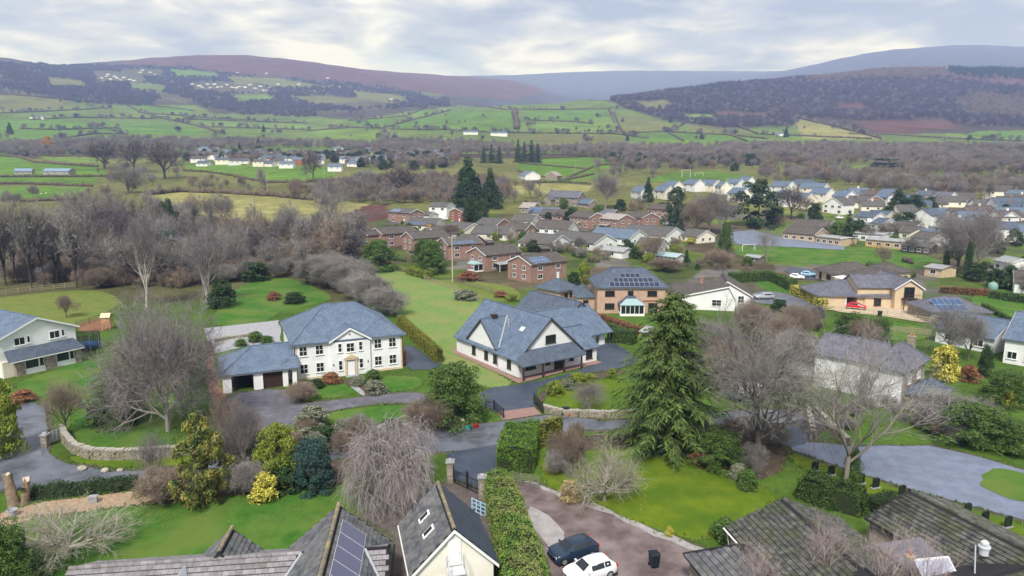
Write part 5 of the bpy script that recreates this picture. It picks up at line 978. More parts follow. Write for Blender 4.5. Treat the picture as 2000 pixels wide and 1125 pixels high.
mid((748,484), (815,476), 9.5, 4.9, 1.9, 'x', BRICK, TILEB, 'brown brick estate house with balcony wing under a white gable', 'brick_house', 2, 2, 'l', extra=lambda h, l, w: (h.gable(-4.2, -.05, 2.5, 9.5, 4.6, 1.3, 'x', BRICK, TILEB, .4, .5, barge=UPVC), h.part('balcony', UPVC, MB().box(-5.6, -4.25, 3, 9, 2.3, 2.45).box(-5.6, -5.5, 3, 9, 2.45, 3.3)), h.part('post', UPVC, MB().box(-5.6, -5.45, 3, 3.15, -.3, 2.3)), h.part('post', UPVC, MB().box(-5.6, -5.45, 8.85, 9, -.3, 2.3))))
mid((758,431), (801,438), 8.0, 4.9, 1.5, 'x', BRICK, TILEG, 'brick house with bright solar roof at the far edge of the estate by the bracken', 'brick_house', 2, 2, 'r', (1, 6, 2))
mid((838,421), (873,424), 8.0, 4.9, 1.6, 'x', WHITE, TILEG, 'white rendered house between two brick houses on the estate', 'house', 2, 2, 'l'); mid((878,430), (904,436), 8, 4.9, 1.5, 'y', BRICKR, TILEB, 'dark red brick house with gable to the road beside the two cypresses', 'brick_house', 2, 2, None)
mid((812,428), (838,431), 7, 2.5, 1.2, 'x', WHITE, TILEG, 'low white garage in front of the white estate house', 'garage', 1, 1, None, cat='garage')
for A, B, lb, so in [((790,448),(850,452),'low estate bungalow with blue solar panels on a long roof',(1,8,1)), ((866,455),(905,462),'low estate bungalow with a bright blue solar roof beside the pink shrub',(.5,6,2)), ((850,470),(905,466),'low brown-roofed bungalow behind the round golden shrub',None), ((928,447),(968,452),'low brick bungalow with white windows beside the two cypresses',None), ((920,466),(990,470),'long dark-roofed bungalow behind the timber fence',None)]:
    mid(A, B, 11.0, 2.5, 2.4, 'x', BRICK if 'brick' in lb else CREAM, TILEB if 'brown' in lb else TILEG, lb, 'bungalow', 3, 1, None, so, cat='bungalow')
for A, B, wl, lb in [((1112,441),(1150,448),BRICK,'brown brick house with grey roof, at the farmhouse end of the brick row'), ((1170,445),(1206,452),BRICK,'brown brick house with pale pinkish roof in the row by the farmhouse'), ((1217,440),(1253,448),BRICK,'brown brick house with grey roof and red porch in the row'), ((1263,424),(1300,430),BRICK,'brown brick house half hidden behind the yew at the end of the row')]:
    mid(A, B, 9.5, 4.9, 1.9, 'x', wl, TILEL if 'pink' in lb else TILEB, lb, 'brick_house', 3, 2, 'r', extra=lambda h, l, w: lean(h, l*.1, l*.6, -2.2, -.05, 2.3, 2.7, TILEL))
for A, B, W, rf, lb in [((1042,455),(1110,460),8,TILEB,'white bungalow with brown roof and dark shutters behind the hedges'), ((1012,484),(1075,492),9,TILEG,'white bungalow with dark roof, gable turned to the golden hedge'), ((1070,476),(1160,490),9,TILEG,'white bungalow with a wide dark grey roof and low gable'), ((1150,470),(1228,480),9,SLATE,'white bungalow with pale blue-grey roof and long white wall'), ((1212,462),(1300,474),9,TILEG,'white bungalow with dark roof beside the estate road')]:
    mid(A, B, W+4, 2.6, 2.7, 'x', WHITE, rf, lb, 'bungalow', 4, 1, 'r', cat='bungalow')
for A, B, wl, rf, lb in [((985,458),(1025,462),BRICK,TILEB,'low brick bungalow with brown roof between the cypresses and the white bungalows'), ((1000,440),(1040,443),CREAM,TILEG,'cream bungalow with grey roof below the solar barn'), ((1052,428),(1100,432),BRICK,TILEB,'brick bungalow with brown roof below the farmhouse outbuilding'), ((1330,470),(1362,476),CREAM,TILEG,'cream bungalow beside the vegetable plots'), ((1165,428),(1195,431),STONE,SLATEP,'grey stone cottage behind the brick row'), ((890,485),(920,488),BRICK,TILEG,'flat-fronted brick garage block between estate houses'), ((1240,492),(1285,497),WHITE,TILEG,'white bungalow with grey roof beside the bare olive tree')]:
    mid(A, B, 9, 2.6, 2.2, 'x', wl, rf, lb, 'bungalow', 3, 1, 'r', cat='bungalow')
mid((1175,500), (1215,506), 6, 2.4, 1.0, 'x', WHITE, FLAT, 'small white flat-roofed garage beside the silver car', 'garage', 1, 1, None, cat='garage'); mid((1280,510), (1320,516), 5, 2.2, .8, 'x', ALU, GLASSC, 'pale glasshouse behind the bare oak', 'greenhouse', 5, 1, None, cat='greenhouse')
mid((1066,398), (1128,404), 8, 4.8, 3.0, 'x', STONE, SLATEP, 'old stone farmhouse with tall dark chimney and slate roof', 'farmhouse', 4, 2, 'l', chim=.04, fm=UPVC, extra=lambda h, l, w: h.gable(1, 6, -4, .5, 3.4, 2.4, 'y', STONE, SLATEP, .3, .25)); mid((1128,404), (1150,408), 6, 2.6, 2, 'x', STONE, SLATE, 'low stone outbuilding joined to the old farmhouse', 'outbuilding', 2, 1, None, cat='building')
mid((1030,424), (1085,428), 8, 2.8, 2.2, 'x', CREAM, SLATE, 'long barn with blue solar panels below the stone farmhouse', 'barn', 3, 1, None, (2, 8, 2), cat='barn'); mid((1015,415),(1040,418),7,3,2.2,'x',STONE,TILEL,'small stone cottage with pinkish roof below the farmhouse','cottage',2,1,None,cat='cottage')
mid((1065,351), (1088,352), 9, 3.6, 3, 'y', STONE, TILEL, 'small stone cottage with pale gable standing beyond the pale paddock', 'cottage', 2, 1, None, cat='cottage'); mid((1012,346), (1026,352), 12, 3.6, 3.2, 'x', WHITE, SLATE, 'white cottage with blue-grey roof at the edge of the pale paddock', 'cottage', 2, 1, 'l', cat='cottage')
# white bungalow by the spruce
o, a, l = frame(G(1344, 604), G(1437, 608)); H = Hs('bungalow', 'white bungalow with low asymmetric brown gables beside the tall spruce', o, a, 'bungalow')
H.gable(-2.5, 9.6, 0, 12, 2.6, 2.6, 'y', WHITE, TILEB, .5, .35, .88, barge=UPVC); H.gable(6.0, 13.2, 4.5, 17, 2.7, 2.9, 'y', WHITE, TILEB, .45, .35, .3, barge=UPVC); H.win('f', 5.8, 1.0, 2.0, 1.4, 0, 2, 2); H.win('f', 11.2, 1.0, 1.3, 1.6, 4.5, 2, 2); H.chimney(3.0, 9.0, 4.2, 5.7, .7, .7, BRICK, 1); H.box('terrace', CONC, 9.7, 14.5, -2.0, 2.5, -.3, .25)
# tan bungalow group on the right
o, a, l = frame(G(1652, 600), G(1772, 602)); H = Hs('bungalow', 'tan bungalow with slate roof and open carport sheltering the red car', o, a, 'bungalow')
H.hip(-6, 12.8, 0, 11, 2.45, 2.6, 6, 'x', None, SLATEP, .5, ends=(1, 0)); H.box('wall', TAN, 3.8, 12.7, 0, 10.9, -.3, 2.45); H.box('wall', TAN, -6, 3.8, 5, 10.9, -.3, 2.45); H.box('wall', TAN, -6, -.2, .0, .3, -.3, 2.45); H.box('post', UPVC, -.25, .05, .0, .35, -.3, 2.45); H.box('wall', TAN, -6, -5.8, .3, 5, -.3, 2.45)
H.win('f', 6.5, .5, 1.5, 1.6, 0, 2, 1, WOODW); H.win('f', 10.4, .1, 1.0, 2.0, 0, 1, 1, WOODW); H.part('flue', GUT, MB().tube((6.5, 4.2, 4.3), (6.5, 4.2, 6.0), .13, None, 8)); H.part('gable_wall', TAN, MB().prism([(0, 2.45), (10.9, 2.45), (5.5, 4.95)], 12.5, 12.68, 'x'))
o = PZ(1793, 610, 0); H = Hs('tan_house', 'tan two-storey house with balcony door in its gable and slate roof', (o.x, o.y), a+.05); H.gable(-3.5, 2.2, 3, 15, 4.6, 1.9, 'y', TAN, SLATEP, .4, .35, barge=UPVC); H.gable(-10.5, -2, 5.0, 13, 4.5, 2.0, 'x', TAN, SLATEP, .4, .3)
H.win('f', -.6, 2.7, 2.2, 2.2, 3, 2, 1, WOODW); H.part('balcony', DARKW, MB().box(-2.2, 1.0, 1.7, 2.98, 2.4, 2.52)); [H.part('baluster', DARKW, MB().box(-2.2+k*.4, -2.14+k*.4, 1.7, 1.76, 2.52, 3.4)) for k in range(9)]; H.part('handrail', DARKW, MB().box(-2.25, 1.1, 1.66, 1.8, 3.401, 3.48)); post(H, -2.1, 1.8, -.2, 2.4); post(H, .9, 1.8, -.2, 2.4); H.door('f', .2, 1.4, 2.1, 3, DARKW)
o = G(1822, 632); H = Hs('solar_outbuilding', 'low stone outbuilding with slate hipped roof and one big blue solar panel block', (o.x, o.y), a+.02, 'outbuilding'); H.hip(-.5, 10.5, 0, 9, 2.3, 2.2, 4.2, 'x', STONE, SLATEP, .4); k = 2.2/4.9; v = Vector((0, 1, k)).normalized(); H.panels(Vector((.8, -.4, 2.45))+v*.5, (1, 0, 0), v, 5, 2, 1.1, 1.9, .02, PANELB)
k2 = 2.2/4.2; v2 = Vector((-1, 0, k2)).normalized(); H.panels(Vector((10.7, 3.2, 2.5))+v2*.5, (0, 1, 0), v2, 3, 1, 1.0, 1.4, .02, PANELB); [H.win('f', 1.5+i*2.2, .7, .8, 1.2, 0, 1, 1, WOODW) for i in range(4)]
o, a2, l = frame(G(1597, 545), G(1625, 553)); H = Hs('bungalow', 'tan bungalow with broad brown tiled hipped roof beside the hedged car park', o, a2, 'bungalow'); H.hip(-1, 8, 0, 13, 2.5, 2.4, 5, 'y', TAN, TILEB, .6); H.hip(7.9, 20, 2.0, 12, 2.5, 2.4, 5, 'x', TAN, TILEB, .6); H.win('f', 1.2, .4, 1.1, 1.9, 0, 1, 1, WOODW); H.win('f', 5.0, .8, 1.9, 1.3, 0, 2, 1, WOODW); H.hip(-1, 7, 14, 22, 2.5, 2.2, 4, 'x', TAN, TILEB, .5); H.part('canopy', mat('canopy_white', (.6, .6, .62), (.75, .75, .76), 8, .4), MB().slab([[(9, -1.5, 2.2), (15.5, -1.5, 2.2), (15.5, 1.9, 2.6), (9, 1.9, 2.6)]], .08))
mid((1805,538), (1838,543), 6, 2.5, .6, 'x', TAN, FLAT, 'small flat-roofed tan shed with pale roof behind the tan house', 'shed', 1, 1, None, cat='shed', barge=None)
# white farmhouse behind the ivy-clad tree
A, B, C = PZ(1690, 712, 5.2), PZ(1772, 728, 5.2), PZ(1813, 693, 5.2); o, a, l = frame(Vector((A.x, A.y, 0)), Vector((B.x, B.y, 0)))
H = Hs('stone_house', 'tall white-sided stone house with slate hipped roof behind the ivy-clad bare tree', o, a); H.hip(.4, l-.4, .4, 8.6, 5.1, 2.5, 3.4, 'y', None, SLATEP, .5); H.box('wall', WHITE, .4, l-.55, .4, 8.6, -.8, 5.1); H.box('wall', STONE, l-.545, l-.4, .38, 8.62, -.8, 5.1)
H.hip(-7.5, .38, 3.0, 10.5, 4.6, 2.2, 3.6, 'x', WHITE, SLATEP, .45, ends=(0, 0)); H.gable(-12.6, -7.52, 5.0, 12.0, 3.0, 2.3, 'x', WHITE, TILEB, .4, .3); H.chimney(3.0, 7.2, 6.4, 8.2, .8, .8, STONE, 2)
for t in (2.6, 6.2): H.win('r', t, 3.2, 1.0, 1.6, l-.4, 2, 2); H.win('r', t, .7, 1.0, 1.6, l-.4, 2, 2)
H.hip(l-.38, l+3.2, 1.5, 6.5, 2.2, 1.6, 2.2, 'y', STONE, SLATED, .35)
mid((1826,668), (1938,692), 8.5, 2.7, 2.4, 'x', WHITE, SLATE, 'white bungalow with blue slate roof behind the golden shrub', 'bungalow', 2, 1, None, cat='bungalow'); mid((1958,708), (2060,726), 12, 4.0, 3.2, 'x', WHITE, SLATE, 'white house with blue slate roof and gable end beside the dark cypress', 'house', 3, 1, 'l', chim=.5)
# school
for A, B, W, lb, wl, rf, e, rs in [((1528,466),(1590,474),10,'school block with buff brick walls and brown pitched roof',BRICKC,TILEB,3.0,2.2), ((1545,455),(1612,463),12,'school hall with broad grey-brown roof and red gable',BRICKR,TILEB,3.6,2.4), ((1592,474),(1640,482),9,'flat white-roofed school extension with a canopy',BRICKC,FLAT,2.9,.3), ((1665,468),(1720,474),12,'flat pale-roofed school classroom block',WHITE,FLAT,3.0,.3), ((1690,480),(1760,488),9,'long low school building with grey felt roof and timber fence',BRICKC,FLAT,2.8,.5), ((1760,492),(1815,498),9,'dark timber-clad school outbuilding with grey roof',DARKW,TILEG,2.6,1.0)]:
    mid(A, B, W, e, rs, 'x', wl, rf, lb, 'school_building', 4, 1, None, cat='school', barge=UPVC)
# new estate, terraces and houses to the right
NE = [((1232,385),(1252,392),7,WHITE,'l'),((1277,386),(1298,390),7,CREAM,'l'),((1294,376),(1316,379),7,IVORY,'l'),((1332,372),(1356,375),8,WHITE,'l'),((1366,373),(1392,376),8,CREAM,'l'),((1396,378),(1408,380),7,IVORY,'l'),((1416,371),(1440,373),8,WHITE,'l'),((1440,366),(1460,368),7,WHITE,None),((1452,384),(1482,387),8,WHITE,'l'),((1420,392),(1446,396),8,IVORY,'l'),((1502,376),(1536,380),8,WHITE,None),((1560,380),(1606,384),8,CREAM,None),((1580,392),(1612,396),8,IVORY,'l'),((1624,398),(1650,402),8,WHITE,'l'),((1506,396),(1530,404),9,WHITE,'l'),((1545,404),(1570,408),9,CREAM,'l')]
for i, (A, B, W, wl, sd) in enumerate(NE):
    mid(A, B, W, 5.0, 2.8, 'x', wl, SLATE, {'render_white': 'white', 'render_cream': 'cream', 'render_ivory': 'ivory'}[wl.name]+' new-build house with blue-grey slate roof below the playing field', 'estate_house', 2, 2, sd, group='new-build estate houses', solar=(1, 4, 1) if i == 7 else None)
mid((1530,366),(1575,372),12,3.5,3.4,'x',STONE,SLATED,'large barn-like hall with dark sweeping roof behind the new estate','hall',2,1,None,cat='hall',hip=True)
mid((1606,414),(1645,420),9,5,3.2,'y',WHITE,TILEG,'big white gable-fronted house behind the thin conifer','house',3,2,None); mid((1708,400),(1733,404),10,5,4,'x',WHITE,SLATE,'white house with steep gable among the bare trees just short of the yews','house',2,2,'l'); mid((1820,398),(1850,402),8,4,3,'x',WHITE,SLATEP,'white cottage with pale gable just beyond the yews','cottage',2,1,'l',cat='cottage'); mid((1665,402),(1694,408),8,4.6,2,'x',BRICK,TILEB,'brick house with brown roof in front of the white steep-gabled house','house',2,2,None)
for i, (A, B) in enumerate([((1668,430),(1705,437)),((1690,428),(1730,434)),((1700,446),(1722,450)),((1728,446),(1760,453)),((1745,452),(1785,458)),((1755,464),(1800,470)),((1778,475),(1815,482))]):
    mid(A, B, 8, 2.8, 2.0, 'x', CREAM if i % 2 else WHITE, TILEB if i > 3 else SLATED, 'small pale bungalow with dark roof in the close below the yews', 'bungalow', 2, 1, 'l', group='bungalows in the close below the yews', cat='bungalow')
mid((1945,422),(2040,432),9,5,3,'x',WHITE,SLATED,'white house with dark slate roof and chimney above the low dormered cottage','house',3,2,None,chim=.2); mid((1960,398),(2000,402),8,5,3,'x',WHITE,SLATE,'white house with tall white chimney above the evergreens','house',2,2,None,chim=.3); mid((1950,462),(2040,470),8,3,2.4,'x',WHITE,SLATE,'low white cottage with blue slate roof and dormer between evergreens','cottage',3,1,None,cat='cottage'); mid((1940,526),(1972,534),6,3,1.2,'x',WHITE,FLAT,'small white flat-roofed building among the shrubs by the green tank','building',2,1,None,cat='building'); mid((1980,572),(2060,578),8,2.8,2.2,'x',WHITE,TILEB,'white bungalow gable beside the clipped green hedge','bungalow',2,1,'l',cat='bungalow'); mid((1925,440),(1955,446),8,4.6,2.4,'x',WHITE,SLATEP,'white house half hidden by the dark evergreens','house',2,2,None)
# barns in the left pastures
for A, B, lb in [((28,341),(62,340),'open-fronted barn with blue metal roof beside the long low one in the sheep pasture'), ((84,341),(134,341),'long low barn with blue metal roof and grey block walls above the sheep pasture')]:
    mid(A, B, 9, 3.0, 1.9, 'x', CONC, mat('metal_roof_blue', (0.16, 0.25, 0.36), (0.21, 0.31, 0.43), .5, .5), lb, 'barn', 3, 1, None, cat='barn', barge=None)
# ---------------------------------------------------------------- far village and hillside hamlets (simple small houses)
VR = random.Random(5); FENCED_ = mat('fence_grey', (0.14, 0.12, 0.10), (0.21, 0.18, 0.15), 4, .9)
def far_house(p, rz, L_, W_, e, rs, wl, rf, label, group, chim=True):
    if group: label = ('two-storey ' if e > 3.5 else 'low ')+{'render_white': 'white', 'render_cream': 'cream', 'render_ivory': 'ivory', 'brick_red': 'red brick', 'brick_brown': 'brown brick'}.get(wl.name, 'pale')+' house with '+{'slate_blue': 'blue-grey slate', 'slate_dark': 'dark slate', 'roof_grey': 'grey tiled', 'roof_brown': 'brown tiled'}.get(rf.name, 'grey')+' roof '+label
    h = Hs('village_house', label, p, rz, 'house', group); w, r = h.gable(0, L_, 0, W_, e, rs, 'x', wl, rf, .3, .25, z0=-1.5)
    for i in range(2): h.win('f', L_*(.28+.44*i), e-1.6, 1.2, 1.1, 0, 1, 1)
    if chim: h.part('chimney', wl if wl is not WHITE else BRICK, MB().box(L_*.5-.4, L_*.5+.4, W_/2-.4, W_/2+.4, e+rs*.5, e+rs+1.1))
VL = 'in the village beyond the green fields'
for i in range(62):
    px = VR.uniform(365, 860); py = VR.uniform(302, 326) if px < 700 else VR.uniform(306, 318)
    wl = VR.choice([WHITE, WHITE, WHITE, CREAM, IVORY, BRICKR]) ; rf = VR.choice([SLATE, SLATED, TILEG, TILEB, SLATE])
    far_house(G(px, py, 400), VR.uniform(-.6, .6), VR.uniform(9, 14), 7.5, VR.choice([2.8, 4.8, 4.8]), VR.uniform(2, 3), wl, rf, VL, 'valley village houses', i % 2 == 0)
RV = 'in the housing beyond the close'
for i in range(34):
    px = VR.uniform(1640, 2030); py = VR.uniform(388, 420)+(px-1640)*.06*(1 if VR.random() < .5 else -.1)
    far_house(G(px, py, 250), VR.uniform(-.7, .5), VR.uniform(9, 14), 8.5, VR.choice([2.8, 4.8]), VR.uniform(2.2, 3.2), VR.choice([WHITE, WHITE, CREAM, IVORY, BRICK]), VR.choice([SLATE, SLATED, TILEG, TILEB]), RV, 'housing beyond the close', i % 2 == 0)
for i in range(20):
    px = VR.uniform(1815, 2030); py = VR.uniform(404, 478)
    far_house(G(px, py, 200), VR.uniform(-.6, .6), VR.uniform(9, 13), 8.5, VR.choice([2.8, 4.8]), VR.uniform(2.2, 3.0), VR.choice([WHITE, WHITE, CREAM, IVORY]), VR.choice([SLATE, SLATED, TILEG, TILEB]), RV, 'housing beyond the close', i % 2 == 0)
for i in range(30):
    px = VR.uniform(380, 860); py = VR.uniform(298, 312)
    far_house(G(px, py, 450), VR.uniform(-.6, .6), VR.uniform(9, 15), 8, VR.choice([2.8, 4.8, 5]), VR.uniform(2.4, 3.4), VR.choice([WHITE, CREAM, IVORY]), VR.choice([SLATE, SLATED, TILEG, TILEB]), VL, 'valley village houses', i % 3 == 0)
for i in range(16):
    px, py = VR.uniform(720, 1330), VR.uniform(436, 512); h = Hs('garden_shed', 'small timber garden shed among the estate gardens', G(px, py), VR.uniform(-.6, .6), 'shed', 'estate garden sheds'); h.gable(0, 2.6, 0, 2.0, 1.9, .5, 'x', VR.choice([FENCED_, DARKW]), TILEG, .15, .15); h.door('f', 1.3, .8, 1.7, 0, DARKW)
for (px, py), rz, L_, wl, rf, lb in [((445,320),.1,20,WHITE,SLATED,'long white bungalow on the near edge of the valley village'), ((372,318),.15,14,WHITE,TILEB,'white gabled house at the oak-tree end of the valley village'), ((545,329),0,13,WHITE,SLATE,'white house with bright blue roof on the near edge of the valley village'), ((555,318),-.1,12,IVORY,SLATE,'gabled cream house with blue roof behind the white one in the valley village'), ((640,335),0,12,WHITE,SLATE,'white chalet-like house beside the round bare tree in the valley village'), ((700,316),.1,26,BRICKC,TILEL,'long orange-buff building beside the golden conifer in the valley village'), ((60,298),0,16,BRICKR,TILEB,'red brick house beside the orange-leaved tree'), ((90,297),.2,14,WHITE,SLATEP,'white house with grey roof beside the orange-leaved tree'), ((20,296),-.1,16,STONE,TILEG,'dark-roofed house half hidden beside the orange-leaved tree')]:
    far_house(G(px, py, 400), rz, L_, 8, 4.2 if L_ < 18 else 2.8, 2.6, wl, rf, lb, None)
HL = [(205,150),(212,155),(196,153),(225,153),(232,157),(207,146),(250,156),(258,158),(262,131),(270,142),(290,142),(335,160),(348,170),(360,171),(385,168),(392,171),(402,165),(408,172),(415,165),(422,171),(430,170),(450,171),(458,172),(465,170),(475,171),(495,173),(505,169),(512,177),(520,178),(525,172),(540,165),(518,144),(460,143),(595,172),(637,153),(690,179),(760,194),(797,190),(70,137),(62,140),(220,150),(238,152),(200,158),(275,138),(300,146),(318,158),(372,165),(440,166),(485,166),(532,176),(550,170),(580,165),(610,178),(660,170),(340,152)]
for i, (px, py) in enumerate(HL):
    far_house(G(px, py, 1200), VR.uniform(-.5, .5), VR.uniform(9, 15), 8, 4.2, 3.0, VR.choice([WHITE, WHITE, IVORY]), VR.choice([SLATE, TILEG]), 'in the wooded hillside hamlets', 'hillside hamlet houses', False)
for (px, py), L_, lb in [((905,263),26,'white farmhouse below the big green hillside field'), ((958,265),30,'long white farm building below the green hillside field'), ((58,232),30,'long white farmhouse standing alone among the hillside fields'), ((1518,266),12,'small white cottage beside the dark conifer in the valley below the larches')]: far_house(G(px, py, 600), 0, L_, 9, 4.5, 2.8, WHITE, SLATE, lb, None)
